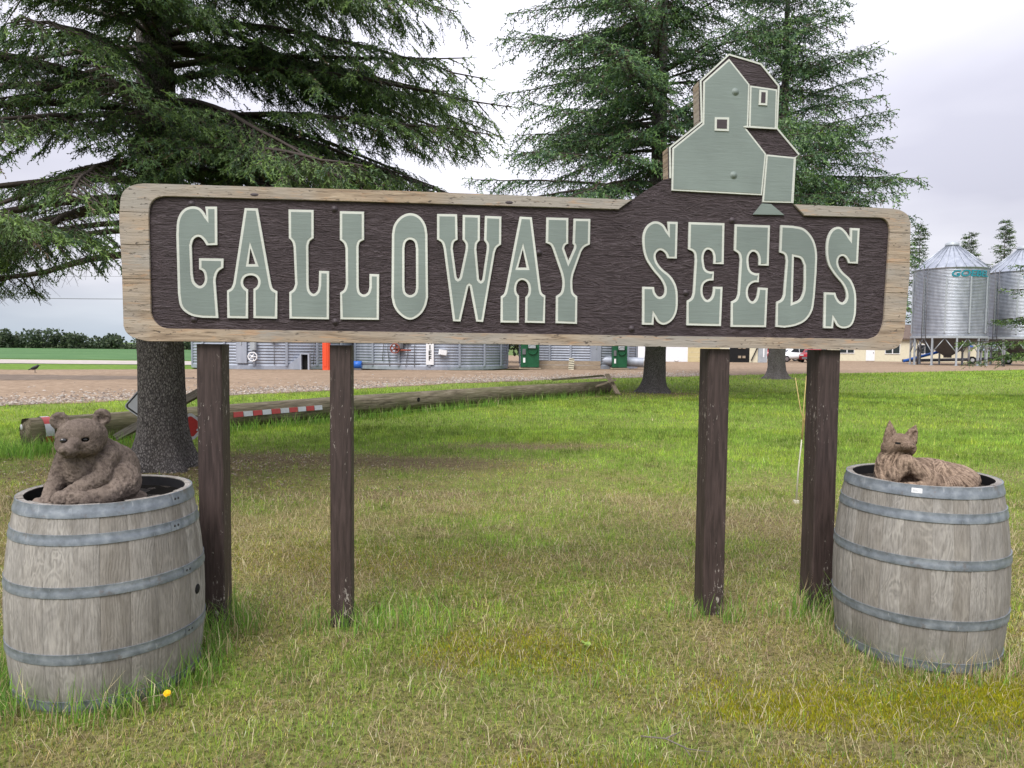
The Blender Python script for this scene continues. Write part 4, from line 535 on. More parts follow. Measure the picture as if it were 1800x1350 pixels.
 ('S', [[(1.8614, 2.1665), (1.9165, 2.1654), (1.9137, 1.9723), (1.8575, 1.9737), (1.8551, 1.9787), (1.8529, 1.9839), (1.8507, 1.989), (1.848, 1.9939), (1.8447, 1.9984), (1.8412, 2.0022), (1.8375, 2.0059), (1.8333, 2.0091), (1.8289, 2.0115), (1.824, 2.0126), (1.8192, 2.0122), (1.8145, 2.0108), (1.8101, 2.0084), (1.8063, 2.0054), (1.8033, 2.0018), (1.8002, 1.9956), (1.7985, 1.9887), (1.7981, 1.9816), (1.7987, 1.9743), (1.8, 1.9673), (1.8023, 1.9599), (1.8056, 1.9528), (1.8098, 1.946), (1.8146, 1.9395), (1.8195, 1.9332), (1.8301, 1.9224), (1.8421, 1.9127), (1.8545, 1.9034), (1.8663, 1.8936), (1.8765, 1.8825), (1.884, 1.8714), (1.8905, 1.8597), (1.8961, 1.8475), (1.9007, 1.835), (1.9046, 1.8223), (1.908, 1.807), (1.9102, 1.7914), (1.9113, 1.7757), (1.9119, 1.76), (1.9122, 1.7443), (1.9124, 1.7303), (1.9123, 1.7162), (1.9117, 1.7022), (1.9102, 1.6883), (1.9074, 1.6746), (1.9048, 1.6647), (1.9017, 1.6548), (1.8979, 1.6453), (1.8927, 1.6366), (1.886, 1.629), (1.8791, 1.6239), (1.8712, 1.62), (1.8627, 1.6171), (1.8539, 1.6153), (1.845, 1.6146), (1.8372, 1.6149), (1.8293, 1.6161), (1.8217, 1.6183), (1.8144, 1.6214), (1.8078, 1.6254), (1.8015, 1.6311), (1.7965, 1.6378), (1.7922, 1.6452), (1.788, 1.6527), (1.7835, 1.6599), (1.7815, 1.6138), (1.7255, 1.6148), (1.7232, 1.8122), (1.7873, 1.8108), (1.79, 1.8039), (1.7925, 1.7969), (1.7951, 1.79), (1.7982, 1.7834), (1.8023, 1.7773), (1.8064, 1.7721), (1.811, 1.7671), (1.816, 1.7626), (1.8216, 1.7593), (1.8278, 1.7577), (1.835, 1.7587), (1.8416, 1.7624), (1.8467, 1.7676), (1.8502, 1.7741), (1.8522, 1.7813), (1.8529, 1.7889), (1.8526, 1.7966), (1.8518, 1.8041), (1.8498, 1.814), (1.8465, 1.8238), (1.8422, 1.8333), (1.8372, 1.8425), (1.8317, 1.8513), (1.8216, 1.865), (1.8099, 1.8776), (1.7977, 1.8898), (1.7856, 1.9021), (1.7744, 1.915), (1.7668, 1.9248), (1.7593, 1.9346), (1.7522, 1.9447), (1.7458, 1.9551), (1.7406, 1.966), (1.7353, 1.9809), (1.7314, 1.9962), (1.7287, 2.0117), (1.7269, 2.0274), (1.726, 2.043), (1.7257, 2.0587), (1.7262, 2.0744), (1.7278, 2.0901), (1.7306, 2.1055), (1.7351, 2.1204), (1.7386, 2.1292), (1.7429, 2.1378), (1.7479, 2.1459), (1.7539, 2.1533), (1.7611, 2.1596), (1.7674, 2.1637), (1.7744, 2.1671), (1.7818, 2.1696), (1.7895, 2.1709), (1.7972, 2.1708), (1.8045, 2.1692), (1.8113, 2.1662), (1.8178, 2.1622), (1.824, 2.1576), (1.8298, 2.1528), (1.8376, 2.1453), (1.8444, 2.137), (1.8508, 2.1283), (1.857, 2.1194), (1.8634, 2.1108)]]),
]
BORDER_L = [(0.6302, 2.2819), (-0.5961, 2.2902), (-1.8488, 2.2871), (-1.8689, 2.2834), (-1.8889, 2.2797), (-1.908, 2.2729), (-1.9224, 2.2645), (-1.9354, 2.254), (-1.9461, 2.2412), (-1.9535, 2.2255), (-1.9578, 2.2083), (-1.9604, 2.1908), (-1.9658, 2.1271), (-1.9662, 2.0631), (-1.9636, 1.9989), (-1.9603, 1.9346), (-1.9584, 1.8701), (-1.9557, 1.5802), (-1.9519, 1.5695), (-1.9482, 1.5588), (-1.9428, 1.5492), (-1.9335, 1.5392), (-1.9226, 1.5309), (-1.9108, 1.524), (-1.8899, 1.516), (-1.8679, 1.5107), (-1.846, 1.5054), (-0.0021, 1.5084), (-0.0026, 1.5649), (-1.7476, 1.5708), (-1.7584, 1.5732), (-1.7692, 1.5755), (-1.7794, 1.5795), (-1.7895, 1.5864), (-1.7985, 1.595), (-1.8062, 1.6047), (-1.8133, 1.6181), (-1.8185, 1.6326), (-1.8237, 1.647), (-1.8267, 2.1307), (-1.8249, 2.1487), (-1.8231, 2.1668), (-1.8183, 2.184), (-1.8118, 2.1954), (-1.8034, 2.2056), (-1.7935, 2.214), (-1.7798, 2.2204), (-1.7649, 2.2241), (-1.75, 2.2278), (-0.596, 2.23), (0.5573, 2.2291)]
BORDER_R = [(1.531, 2.2847), (2.0997, 2.2784), (2.1178, 2.276), (2.136, 2.2736), (2.1535, 2.2691), (2.1687, 2.2626), (2.1829, 2.2544), (2.1948, 2.2438), (2.2027, 2.2305), (2.2077, 2.2156), (2.2127, 2.2007), (2.2189, 1.9131), (2.2012, 1.6101), (2.1976, 1.5886), (2.1939, 1.5671), (2.187, 1.5466), (2.1794, 1.5334), (2.1699, 1.5213), (2.158, 1.5115), (2.1403, 1.5039), (2.1208, 1.4998), (2.1013, 1.4957), (-0.0021, 1.5084), (-0.0026, 1.5649), (1.9914, 1.5578), (2.0086, 1.5631), (2.0258, 1.5683), (2.0409, 1.5767), (2.0518, 1.5887), (2.0598, 1.603), (2.0661, 1.618), (2.0712, 1.6345), (2.0744, 1.6515), (2.0775, 1.6685), (2.0915, 2.1508), (2.0886, 2.1666), (2.0856, 2.1824), (2.0797, 2.1972), (2.0722, 2.2073), (2.0629, 2.2162), (2.052, 2.2228), (2.0402, 2.2256), (2.0277, 2.226), (2.0152, 2.2264), (1.5945, 2.2254)]
BODY = [(0.6302, 2.2819), (0.7187, 2.3427), (0.8044, 2.3962), (0.8325, 2.4035), (0.8265, 2.5676), (0.9991, 2.7092), (0.9883, 2.9238), (1.1476, 3.0722), (1.3308, 3.0306), (1.4362, 2.9154), (1.4327, 2.693), (1.5644, 2.5542), (1.5415, 2.5342), (1.5348, 2.2903), (1.531, 2.2847), (2.0997, 2.2784), (2.1178, 2.276), (2.136, 2.2736), (2.1535, 2.2691), (2.1687, 2.2626), (2.1829, 2.2544), (2.1948, 2.2438), (2.2027, 2.2305), (2.2077, 2.2156), (2.2127, 2.2007), (2.2189, 1.9131), (2.2012, 1.6101), (2.1976, 1.5886), (2.1939, 1.5671), (2.187, 1.5466), (2.1794, 1.5334), (2.1699, 1.5213), (2.158, 1.5115), (2.1403, 1.5039), (2.1208, 1.4998), (2.1013, 1.4957), (-0.0021, 1.5084), (-0.0021, 1.5084), (-1.846, 1.5054), (-1.8679, 1.5107), (-1.8899, 1.516), (-1.9108, 1.524), (-1.9226, 1.5309), (-1.9335, 1.5392), (-1.9428, 1.5492), (-1.9482, 1.5588), (-1.9519, 1.5695), (-1.9557, 1.5802), (-1.9584, 1.8701), (-1.9603, 1.9346), (-1.9636, 1.9989), (-1.9662, 2.0631), (-1.9658, 2.1271), (-1.9604, 2.1908), (-1.9578, 2.2083), (-1.9535, 2.2255), (-1.9461, 2.2412), (-1.9354, 2.254), (-1.9224, 2.2645), (-1.908, 2.2729), (-1.8889, 2.2797), (-1.8689, 2.2834), (-1.8488, 2.2871), (-0.5961, 2.2902)]
EL_TRIM = [(0.8396, 2.4037), (0.8336, 2.5649), (1.0055, 2.7064), (0.9947, 2.9203), (1.1478, 3.0655), (1.3262, 3.0244), (1.4298, 2.9128), (1.4263, 2.6897), (1.5571, 2.5539), (1.5348, 2.5378), (1.5282, 2.2924)]
EL_MAIN = [(1.1469, 3.0416), (1.264, 2.9127), (1.2624, 2.6906), (1.2466, 2.6862), (1.3669, 2.5507), (1.351, 2.3276), (0.8466, 2.3377), (0.8463, 2.5616), (1.0097, 2.6969), (1.0082, 2.9157)]
EL_UP = [(1.2674, 2.9076), (1.42, 2.8935), (1.42, 2.6841), (1.2673, 2.6885)]
EL_LOW = [(1.3694, 2.547), (1.5332, 2.5378), (1.5249, 2.2923), (1.3545, 2.291)]
EL_SPOUT = [(1.3523, 2.2848), (1.4049, 2.2826), (1.4822, 2.2257), (1.304, 2.2237)]
EL_WIN1 = [(1.0736, 2.7303), (1.1529, 2.7321), (1.1532, 2.6598), (1.0739, 2.6597)]
EL_WIN2 = [(1.3168, 2.8851), (1.3641, 2.8835), (1.3633, 2.8043), (1.3151, 2.8052)]
EL_BOLTS = [(1.1849, 2.8693), (1.1874, 2.429)]
EL_ROOFL = [(1.2362, 2.6873), (1.4233, 2.6842)]
BOLTS = [(-1.6247, 2.1954), (-0.922, 2.1902), (-1.6213, 1.6183), (-0.9201, 1.6156), (1.1899, 2.191), (0.6437, 1.5982), (0.9401, 1.797), (0.1351, 1.9936)]
KNOTS = [(-1.3149, 2.2478), (-0.0259, 2.2472), (0.4521, 2.2433)]
# ---------------------------------------------------------------- the sign
def poly_slab(loops, y0, y1):
    """closed prism between depths y0 (front) and y1 (back) from loops of (u, v)"""
    P = [[Vector((u, v, 0)) for u, v in L] for L in loops]; T = tessellate_polygon(P); flat = [p for L in P for p in L]; n = len(flat)
    V = [(p.x, y0, p.y) for p in flat]+[(p.x, y1, p.y) for p in flat]
    F = [tuple(t) for t in T]+[tuple(i+n for i in t)[::-1] for t in T]; b = 0
    for L in P:
        m = len(L); F += [(b+i, b+(i+1) % m, b+(i+1) % m+n, b+i+n) for i in range(m)]; b += m
    return V, F
def area(L): return sum(L[i][0]*L[(i+1) % len(L)][1]-L[(i+1) % len(L)][0]*L[i][1] for i in range(len(L)))/2
def inset(L, d):
    s = 1 if area(L) > 0 else -1; n = len(L); out = []
    for i in range(n):
        p = Vector(L[i]); a = (p-Vector(L[i-1])); b = (Vector(L[(i+1) % n])-p)
        if a.length < 1e-6 or b.length < 1e-6: out.append(tuple(p)); continue
        a.normalize(); b.normalize(); na = Vector((-a.y, a.x))*s; nb = Vector((-b.y, b.x))*s
        m = na+nb; l = m.length
        if l < .2: m = na; k = 1
        else: m = m/l; k = min(1/max(.35, m.dot(na)), 2.6)
        q = p+m*d*k; out.append((q.x, q.y))
    return out
def clip_v(L, v0, keep_above):
    out = []; s = 1 if keep_above else -1
    for i in range(len(L)):
        a = L[i]; b = L[(i+1) % len(L)]; da = s*(a[1]-v0); db = s*(b[1]-v0)
        if da >= 0: out.append(a)
        if da*db < 0: t = da/(da-db); out.append((a[0]+(b[0]-a[0])*t, v0))
    return out
def slab_obj(name, loops, y0, y1, m, parent, bev=0):
    V, F = poly_slab(loops, y0, y1); me = py_mesh(name, V, F)
    bm = bmesh.new(); bm.from_mesh(me); bmesh.ops.remove_doubles(bm, verts=bm.verts, dist=1e-5); bmesh.ops.recalc_face_normals(bm, faces=bm.faces)
    if bev:
        fe = [e_ for e_ in bm.edges if abs(e_.verts[0].co.y-y0) < 1e-6 and abs(e_.verts[1].co.y-y0) < 1e-6 and len(e_.link_faces) == 2 and any(abs(f_.normal.y) < .5 for f_ in e_.link_faces)]
        bmesh.ops.bevel(bm, geom=fe, offset=bev, segments=2, affect='EDGES', clamp_overlap=True)
    bm.to_mesh(me); bm.free(); return link(name, me, m, parent)
SIGN = root('roadside_sign', 'long brown timber sign reading GALLOWAY SEEDS with an elevator cut-out on top', 'sign', (0, 3.774, 0), R(5.85))
FRONT = -.013
seams = [1.4, 1.655, 1.815, 1.985, 2.145, 2.392, 2.545, 2.72, 2.90, 3.2]
for a_, b_ in zip(seams[:-1], seams[1:]):
    P = clip_v(clip_v(BODY, a_+.0004, True), b_-.0004, False)
    if len(P) > 2: slab_obj('plank', [P], 0, .012, MT['brown'], SIGN, .0005)
for C in (BORDER_L, BORDER_R):
    for a_, b_ in zip(seams[:-1], seams[1:]):
        P = clip_v(clip_v(C, a_+.0006, True), b_-.0006, False)
        if len(P) > 2 and abs(area(P)) > 1e-4: slab_obj('border_plank', [P], FRONT, -.0003, MT['border'], SIGN, .0018)
# bare ends of the timbers behind the painted face
for a_, b_ in zip(seams[:-1], seams[1:]):
    P = clip_v(clip_v(BODY, a_+.0012, True), b_-.0012, False)
    if len(P) > 2: slab_obj('backing_plank', [P], .0122, .098, MT['border'], SIGN)
for ch, loops in LETTERS:
    jy = random.uniform(-.0005, .0005)
    o = slab_obj('letter', loops, -.0095+jy, -.0002, MT['cream'], SIGN, .0015); o['label'] = 'raised cream edged letter '+ch
    # the grey-green face stands a hair above the cream edge
    outer = inset(loops[0], .0125); holes = [inset(h_, -.0125) for h_ in loops[1:]]
    f_ = slab_obj('letter_face', [outer]+holes, -.0108+jy, -.0095+jy-.0001, MT['sage'], o)
def emblem_part(name, L, w_, lab=None, white=True, z0=-.009):
    if white:
        o = slab_obj(name, [L], z0, -.0002, MT['cream'], SIGN, .001)
        slab_obj('painted_face', [inset(L, w_)], z0-.0018, z0-.0001, MT['sage'], o)
    else: o = slab_obj(name, [L], z0, -.0002, MT['sage'], SIGN, .001)
    if lab: o['label'] = lab
    return o
w1 = emblem_part('elevator_wall', EL_MAIN, .009, 'large sage green gabled front wall of the cut-out elevator')
emblem_part('elevator_wall', EL_UP, .009, 'upper right side wall of the cut-out elevator', z0=-.0078)
emblem_part('elevator_wall', EL_LOW, .009, 'lower right side wall of the cut-out elevator', z0=-.0078)
emblem_part('elevator_chute', EL_SPOUT, .009, 'small flared sage green foot under the cut-out elevator', False, -.009)
def win(L, par):
    o = slab_obj('elevator_window', [L], -.0150, -.0110, MT['cream'], par); slab_obj('window_opening', [inset(L, .0115)], -.0157, -.0151, MT['dkpaint'], o)
win(EL_WIN1, SIGN); win(EL_WIN2, SIGN)
def ribbon(P, w_):
    L = []; Rr = []
    for i in range(len(P)):
        a = Vector(P[max(i-1, 0)]); b = Vector(P[min(i+1, len(P)-1)]); t = (b-a).normalized(); nn = Vector((-t.y, t.x))*w_/2; p = Vector(P[i]); L.append(tuple(p+nn)); Rr.append(tuple(p-nn))
    return L+Rr[::-1]
slab_obj('trim_line', [ribbon(EL_TRIM, .0095)], -.0042, -.0002, MT['cream'], SIGN)['label'] = 'thin cream line round the cut-out elevator'
slab_obj('trim_line', [ribbon(EL_ROOFL, .007)], -.0140, -.009, MT['cream'], SIGN)
def bolt(u, v, m, d0, r=.017):
    mb = MB(); prof = [(0, .006), (r*.55, .0055), (r*.62, .001), (r*.95, .0005), (r, -.002)]
    mb.lathe(prof, 14); o = mb.build('bolt', m, SIGN); o.rotation_euler = (R(90), 0, 0); o.location = (u, d0, v); return o
for (u, v) in BOLTS: bolt(u, v, MT['dkpaint'], -.004)
for (u, v) in EL_BOLTS: bolt(u, v, MT['sage'], -.0110, .022)
for (u, v) in KNOTS[:2]:
    mb = MB(); mb.lathe([(0, .004), (.018, .003), (.024, -.002)], 9); o = mb.build('knot', MT['dkpaint'], SIGN); o.rotation_euler = (R(90), 0, 0); o.location = (u, -.0135, v); o.scale = (.9, .35, .3)
def rough_post(u, w_, dp, y):
    n1, n2, n3 = 3, 3, 26; V = []; F = []
    prof = []
    ch = .006
    base = [(-w_/2+ch, -dp/2), (0, -dp/2), (w_/2-ch, -dp/2), (w_/2, -dp/2+ch), (w_/2, 0), (w_/2, dp/2-ch), (w_/2-ch, dp/2), (0, dp/2), (-w_/2+ch, dp/2), (-w_/2, dp/2-ch), (-w_/2, 0), (-w_/2, -dp/2+ch)]
    m = len(base)
    for k in range(n3):
        z = -.25+(1.53+.25)*k/(n3-1) if True else 0
        for (bx, by) in base: V.append((bx*(1+random.uniform(-.012, .012)), by*(1+random.uniform(-.012, .012)), z))
    for k in range(n3-1):
        for i in range(m): F.append((k*m+i, k*m+(i+1) % m, (k+1)*m+(i+1) % m, (k+1)*m+i))
    F.append(tuple(range(m))[::-1]); F.append(tuple(range((n3-1)*m, n3*m)))
    o = link('post', py_mesh('post', V, F), MT['post'], SIGN); o.location = (u, y, 0); return o
POSTS = [(-1.556, .124, .14), (-.897, .110, .12), (1.147, .122, .14), (1.787, .126, .14)]
for i, (u, w_, dp) in enumerate(POSTS):
    o = rough_post(u, w_, dp, .008+dp/2+.012)
    o.scale = (1, 1, (1.497+.012*i/3)/1.53) if False else (1, 1, .977)
    if i == 0:
        pass
# ---------------------------------------------------------------- barrels
ZM, ZT, ZB = .36, .845, -.12
def br(z): return .382-.052*((z-ZM)/.485)**2
def make_barrel(label, cx, cy, rz, seed, left):
    B = root('wine_barrel', label, 'barrel', (cx, cy, 0), rz); rr = random.Random(seed)
    n = 26; wds = [rr.uniform(.7, 1.35) for _ in range(n)]; tot = sum(wds); a = 0
    zs = [ZB+(ZT-ZB)*i/12 for i in range(13)]
    for wd in wds:
        da = wd/tot*2*math.pi; V = []; F = []; cols_ = [0, .05, .3, .5, .7, .95, 1]; dr = [-.0018, 0, 0, 0, 0, 0, -.0018]; m = len(cols_)
        jr = rr.uniform(-.0016, .0016); jt = rr.uniform(-.003, .002)
        for k, z in enumerate(zs):
            for c_, d_ in zip(cols_, dr):
                an = a+da*c_; r = br(z)+d_+jr; V.append((r*math.cos(an), r*math.sin(an), z+(jt if k == 12 else 0)))
        for k, z in enumerate(zs):
            for c_ in cols_:
                an = a+da*c_; r = br(z)-.026; V.append((r*math.cos(an), r*math.sin(an), z+(jt if k == 12 else 0)))
        o2 = len(zs)*m; nz_ = len(zs)
        for k in range(nz_-1):
            for i in range(m-1):
                F.append((k*m+i, k*m+i+1, (k+1)*m+i+1, (k+1)*m+i)); F.append((o2+k*m+i, o2+(k+1)*m+i, o2+(k+1)*m+i+1, o2+k*m+i+1))
            F.append((k*m, (k+1)*m, o2+(k+1)*m, o2+k*m)); F.append((k*m+m-1, o2+k*m+m-1, o2+(k+1)*m+m-1, (k+1)*m+m-1))
        for i in range(m-1): t_ = (nz_-1)*m; F.append((t_+i, t_+i+1, o2+t_+i+1, o2+t_+i)); F.append((i, o2+i, o2+i+1, i+1))
        o = link('stave', py_mesh('stave', V, F), MT['oak'], B); o.data.shade_smooth()
        bm = bmesh.new(); bm.from_mesh(o.data); bmesh.ops.recalc_face_normals(bm, faces=bm.faces)
        for e_ in bm.edges:
            if len(e_.link_faces) == 2 and e_.calc_face_angle() > .5: e_.smooth = False
        bm.to_mesh(o.data); bm.free(); a += da
    for (zc_, hw, th) in ((.8205, .0255, .0042), (.71, .021, .004), (.505, .0215, .004), (.235, .0215, .004), (.035, .021, .004), (-.09, .02, .004)):
        mb = MB(); prof = []
        for k in range(5):
            z = zc_-hw+2*hw*k/4; prof.append((br(z)+th+(.0012*math.sin(k*1.7)), z))
        prof = [(br(zc_-hw)-.001, zc_-hw)]+prof+[(br(zc_+hw)-.001, zc_+hw)]
        mb.lathe(prof, 72); h_ = mb.build('hoop', MT['hoop'], B)
        bm = bmesh.new(); bm.from_mesh(h_.data)
        for e_ in bm.edges:
            if len(e_.link_faces) == 2 and e_.calc_face_angle() > .6: e_.smooth = False
        bm.to_mesh(h_.data); bm.free()
        if zc_ > .2:
            aa = -math.pi/2+(R(44 if left else 118)) + rr.uniform(-.1, .1)
            for k in (0, 1):
                mb = MB(); mb.lathe([(0, .0045), (.005, .003), (.0062, -.001)], 8); an = aa+k*.055
                q = mb.build('rivet', MT['rivet'], h_); r = br(zc_)+.0045; q.location = (r*math.cos(an), r*math.sin(an), zc_); q.rotation_euler = (0, R(90), 0); q.rotation_euler = Vector((math.cos(an), math.sin(an), 0)).to_track_quat('Z', 'Y').to_euler()
            mb = MB(); mb.lathe([(br(zc_-hw)+.0062, zc_-hw+.002), (br(zc_)+.0062, zc_), (br(zc_+hw)+.0062, zc_+hw-.002)], 6, a0=aa-.05, a1=aa+.11); mb.build('hoop_lap', MT['hoop'], h_)
    mb = MB(); mb.lathe([(br(ZT)-.0275, ZT-.002), (br(.77)-.0275, .765)], 60); mb.build('inner_wall_band', MT['black'], B)  # black band over the inner stave faces, from rim down to soil
    # soil filling
    k = 40; V = [(0, 0, .80)]; F = []
    rings = 10
    for i in range(1, rings+1):
        for j in range(k):
            an = 2*math.pi*j/k; r = (br(.77)-.026)*i/rings; x, y = r*math.cos(an), r*math.sin(an); V.append((x, y, .797+.018*(fbm(np.array([x*14+seed]), np.array([y*14]), seed, 3)[0]-.5)))
    for j in range(k): F.append((0, 1+j, 1+(j+1) % k))
    for i in range(rings-1):
        for j in range(k): F.append((1+i*k+j, 1+(i+1)*k+j, 1+(i+1)*k+(j+1) % k, 1+i*k+(j+1) % k))
    s = link('soil', py_mesh('soil', V, F), MT['soil'], B); s.data.shade_smooth()
    return B
AZL = math.atan2(1.797, 3.17); AZR = -math.atan2(2.03, 3.57)
BL = make_barrel('left weathered oak barrel with a bung hole, carrying the bear figure', -1.803, 3.15, AZL, 3, True)
BR = make_barrel('right weathered oak barrel with blue grey hoops and a white sticker, carrying the fox figure', 2.075, 3.57, AZR, 8, False)
BL.scale = (1.03, 1.03, 1.0); BR.scale = (1.03, 1.03, 1.03)
mb = MB(); mb.lathe([(0, .0), (.335, .0)], 48); o = mb.build('rain_water', MT['water'], BL); o.location = (0, 0, .7975); 
# bung hole: raised near-black disc standing in for the shade of a hole
an = -math.pi/2+R(61); z_ = .392; mb = MB(); mb.lathe([(0, .0035), (.0195, .0035), (.0225, .0005)], 16); q = mb.build('bung_hole_disc', MT['dark'], BL); r = br(z_)-.001
q.location = (r*math.cos(an), r*math.sin(an), z_); q.rotation_euler = Vector((math.cos(an), math.sin(an), 0)).to_track_quat('Z', 'Y').to_euler()
# sticker on the right barrel's top hoop
mb = MB(); a0 = -math.pi/2+R(-6.5); mb.lathe([(br(.812)+.0058, .812), (br(.832)+.0058, .833)], 4, a0=a0, a1=a0+.125); s = mb.build('sticker', MT['white'], BR)
mb = MB()
for k_ in range(3): mb.lathe([(br(.82)+.0066, .8165+.0045*k_), (br(.82)+.0066, .8178+.0045*k_)], 3, a0=a0+.012, a1=a0+.10-.02*k_)
mb.build('sticker_print', MT['frame'], s)

# ---------------------------------------------------------------- moulded animal figures: one continuous skin from blended masses
def smin(a, b, k):
    h = np.clip(.5+.5*(b-a)/k, 0, 1); return b*(1-h)+a*h-k*h*(1-h)
class Sdf:
    def __init__(s, lo, hi, d):
        s.lo = np.array(lo); s.d = d; n = np.ceil((np.array(hi)-s.lo)/d).astype(int)+1
        g = [s.lo[i]+d*np.arange(n[i]) for i in range(3)]; s.X, s.Y, s.Z = np.meshgrid(*g, indexing='ij'); s.X = s.X.astype(np.float32); s.Y = s.Y.astype(np.float32); s.Z = s.Z.astype(np.float32)
        s.F = np.full(s.X.shape, 9., np.float32)
    def ell(s, c, r, k=.02, rot=None, sub=False):
        x, y, z = s.X-c[0], s.Y-c[1], s.Z-c[2]
        if rot is not None:
            M = np.array(Matrix.Rotation(rot[0], 3, 'X') @ Matrix.Identity(3)) if False else np.array((Matrix.Rotation(rot[2], 3, 'Z') @ Matrix.Rotation(rot[1], 3, 'Y') @ Matrix.Rotation(rot[0], 3, 'X')).transposed())
            x, y, z = (M[0, 0]*x+M[0, 1]*y+M[0, 2]*z, M[1, 0]*x+M[1, 1]*y+M[1, 2]*z, M[2, 0]*x+M[2, 1]*y+M[2, 2]*z)
        q0 = np.sqrt((x/r[0])**2+(y/r[1])**2+(z/r[2])**2); q1 = np.sqrt((x/r[0]**2)**2+(y/r[1]**2)**2+(z/r[2]**2)**2)
        dd = q0*(q0-1)/np.maximum(q1, 1e-6)
        s.F = smin(s.F, dd, k) if not sub else -smin(-s.F, dd, k)
        return s
    def cap(s, pts, rad, k=.02, sub=False):
        D = None
        for (a, b, ra, rb) in zip(pts[:-1], pts[1:], rad[:-1], rad[1:]):
            a = np.array(a, float); b = np.array(b, float); ab = b-a; L = ab.dot(ab)
            t = np.clip(((s.X-a[0])*ab[0]+(s.Y-a[1])*ab[1]+(s.Z-a[2])*ab[2])/L, 0, 1)
            dd = np.sqrt((s.X-a[0]-t*ab[0])**2+(s.Y-a[1]-t*ab[1])**2+(s.Z-a[2]-t*ab[2])**2)-(ra+(rb-ra)*t)
            D = dd if D is None else np.minimum(D, dd)
        s.F = smin(s.F, D, k) if not sub else -smin(-s.F, D, k)
        return s
    def mesh(s, name, disp=None):
        F = s.F; n = F.shape; ins = F < 0
        c = [ins[i:n[0]-1+i, j:n[1]-1+j, k:n[2]-1+k] for i in (0, 1) for j in (0, 1) for k in (0, 1)]
        tot = sum(q.astype(np.int8) for q in c); act = (tot > 0) & (tot < 8); ci = np.argwhere(act); idm = -np.ones(act.shape, np.int64); idm[act] = np.arange(len(ci))
        acc = np.zeros((len(ci), 3)); cnt = np.zeros(len(ci)); I, J, K = ci.T
        for a in range(8):
            oa = (a >> 2 & 1, a >> 1 & 1, a & 1)
            for ax in range(3):
                if oa[ax]: continue
                ob = list(oa); ob[ax] = 1; fa_ = F[I+oa[0], J+oa[1], K+oa[2]]; fb = F[I+ob[0], J+ob[1], K+ob[2]]; x = (fa_ < 0) != (fb < 0)
                t = np.where(x, fa_/np.where(x, fa_-fb, 1), 0); p = np.array(oa, float)[None].repeat(len(ci), 0); p[:, ax] += t; acc[x] += p[x]; cnt[x] += 1
        V = s.lo+(ci+acc/cnt[:, None])*s.d; Qs = []
        for ax in range(3):
            u, v = [(1, 2), (2, 0), (0, 1)][ax]; sl0 = [slice(None)]*3; sl1 = [slice(None)]*3; sl0[ax] = slice(0, -1); sl1[ax] = slice(1, None)
            A = ins[tuple(sl0)]; Bb = ins[tuple(sl1)]; E = np.argwhere(A != Bb); E = E[(E[:, u] > 0) & (E[:, v] > 0) & (E[:, u] < n[u]-1) & (E[:, v] < n[v]-1)]
            fl = A[tuple(E.T)]
            def cell(du, dv): q = E.copy(); q[:, u] -= du; q[:, v] -= dv; return idm[tuple(q.T)]
            q = np.stack([cell(1, 1), cell(0, 1), cell(0, 0), cell(1, 0)], 1); q[~fl] = q[~fl][:, ::-1]; Qs.append(q)
        Q = np.concatenate(Qs); Q = Q[(Q >= 0).all(1)]
        fur = None
        if disp is not None:
            me0 = np_mesh('tmp', V, None, Q); nn = np.zeros(len(V)*3, np.float32); me0.vertex_normals.foreach_get('vector', nn); nn = nn.reshape(-1, 3)
            h = disp(V, nn); V = V+nn*h[:, None]; bpy.data.meshes.remove(me0); fur = h/max(1e-6, np.abs(h).max())*.5+.5
        me = np_mesh(name, V, None, Q, None, True)
        if fur is not None: at = me.attributes.new('fur', 'FLOAT', 'POINT'); at.data.foreach_set('value', fur.astype(np.float32))
        return me

# bear cub: +x to the picture's right, -y towards the viewer
s = Sdf((-.25, -.26, -.03), (.25, .21, .42), .0042)
s.ell((.078, .045, .115), (.118, .12, .125), .03)
s.ell((.028, .01, .185), (.088, .09, .09), .03)
s.ell((-.04, -.045, .15), (.085, .075, .10), .03)
s.ell((-.005, -.02, .225), (.085, .08, .06), .03)
# head
s.ell((-.035, -.080, .290), (.100, .090, .078), .007)
s.ell((-.082, -.160, .247), (.036, .066, .032), .016)
s.ell((-.064, -.160, .272), (.024, .040, .020), .02)
s.ell((-.015, -.115, .252), (.055, .05, .040), .025); s.ell((-.098, -.105, .258), (.035, .04, .038), .02)
s.ell((-.097, -.214, .256), (.020, .015, .014), .003)
for (x, z, tx) in ((-.118, .362, -.35), (.044, .370, .30)):
    s.ell((x, -.055, z), (.036, .017, .037), .010, (R(-8), tx*.3, 0)); 
    s.ell((x, -.074, z+.002), (.022, .015, .024), .006, None, True)
for x in (-.0995, -.021): s.ell((x, -.160 if x < -.05 else -.158, .287), (.019, .014, .011), .006, None, True)
for x in (-.106, -.089): s.ell((x, -.228, .256), (.005, .006, .0045), .002, None, True)
s.cap([(-.116, -.178, .236), (-.094, -.215, .232), (-.03, -.172, .238)], (.0040, .0048, .0040), .002, True)
# arm on the picture's left, out to the rim
s.cap([(-.100, -.035, .195), (-.135, -.075, .10), (-.165, -.125, .035)], (.043, .034, .026), .010); s.ell((-.183, -.150, .026), (.040, .038, .026), .008)
for i in range(4): s.cap([(-.200+.016*i, -.165-.004*i, .026), (-.207+.018*i, -.185-.003*i, .012)], (.0095, .008), .003)
# arm across the front
s.cap([(.062, -.06, .195), (.035, -.135, .115), (-.085, -.175, .060)], (.050, .039, .030), .005); s.ell((-.108, -.184, .050), (.038, .032, .030), .006)
for i in range(4): s.cap([(-.128+.014*i, -.200, .044), (-.130+.015*i, -.208, .022)], (.0085, .007), .003)
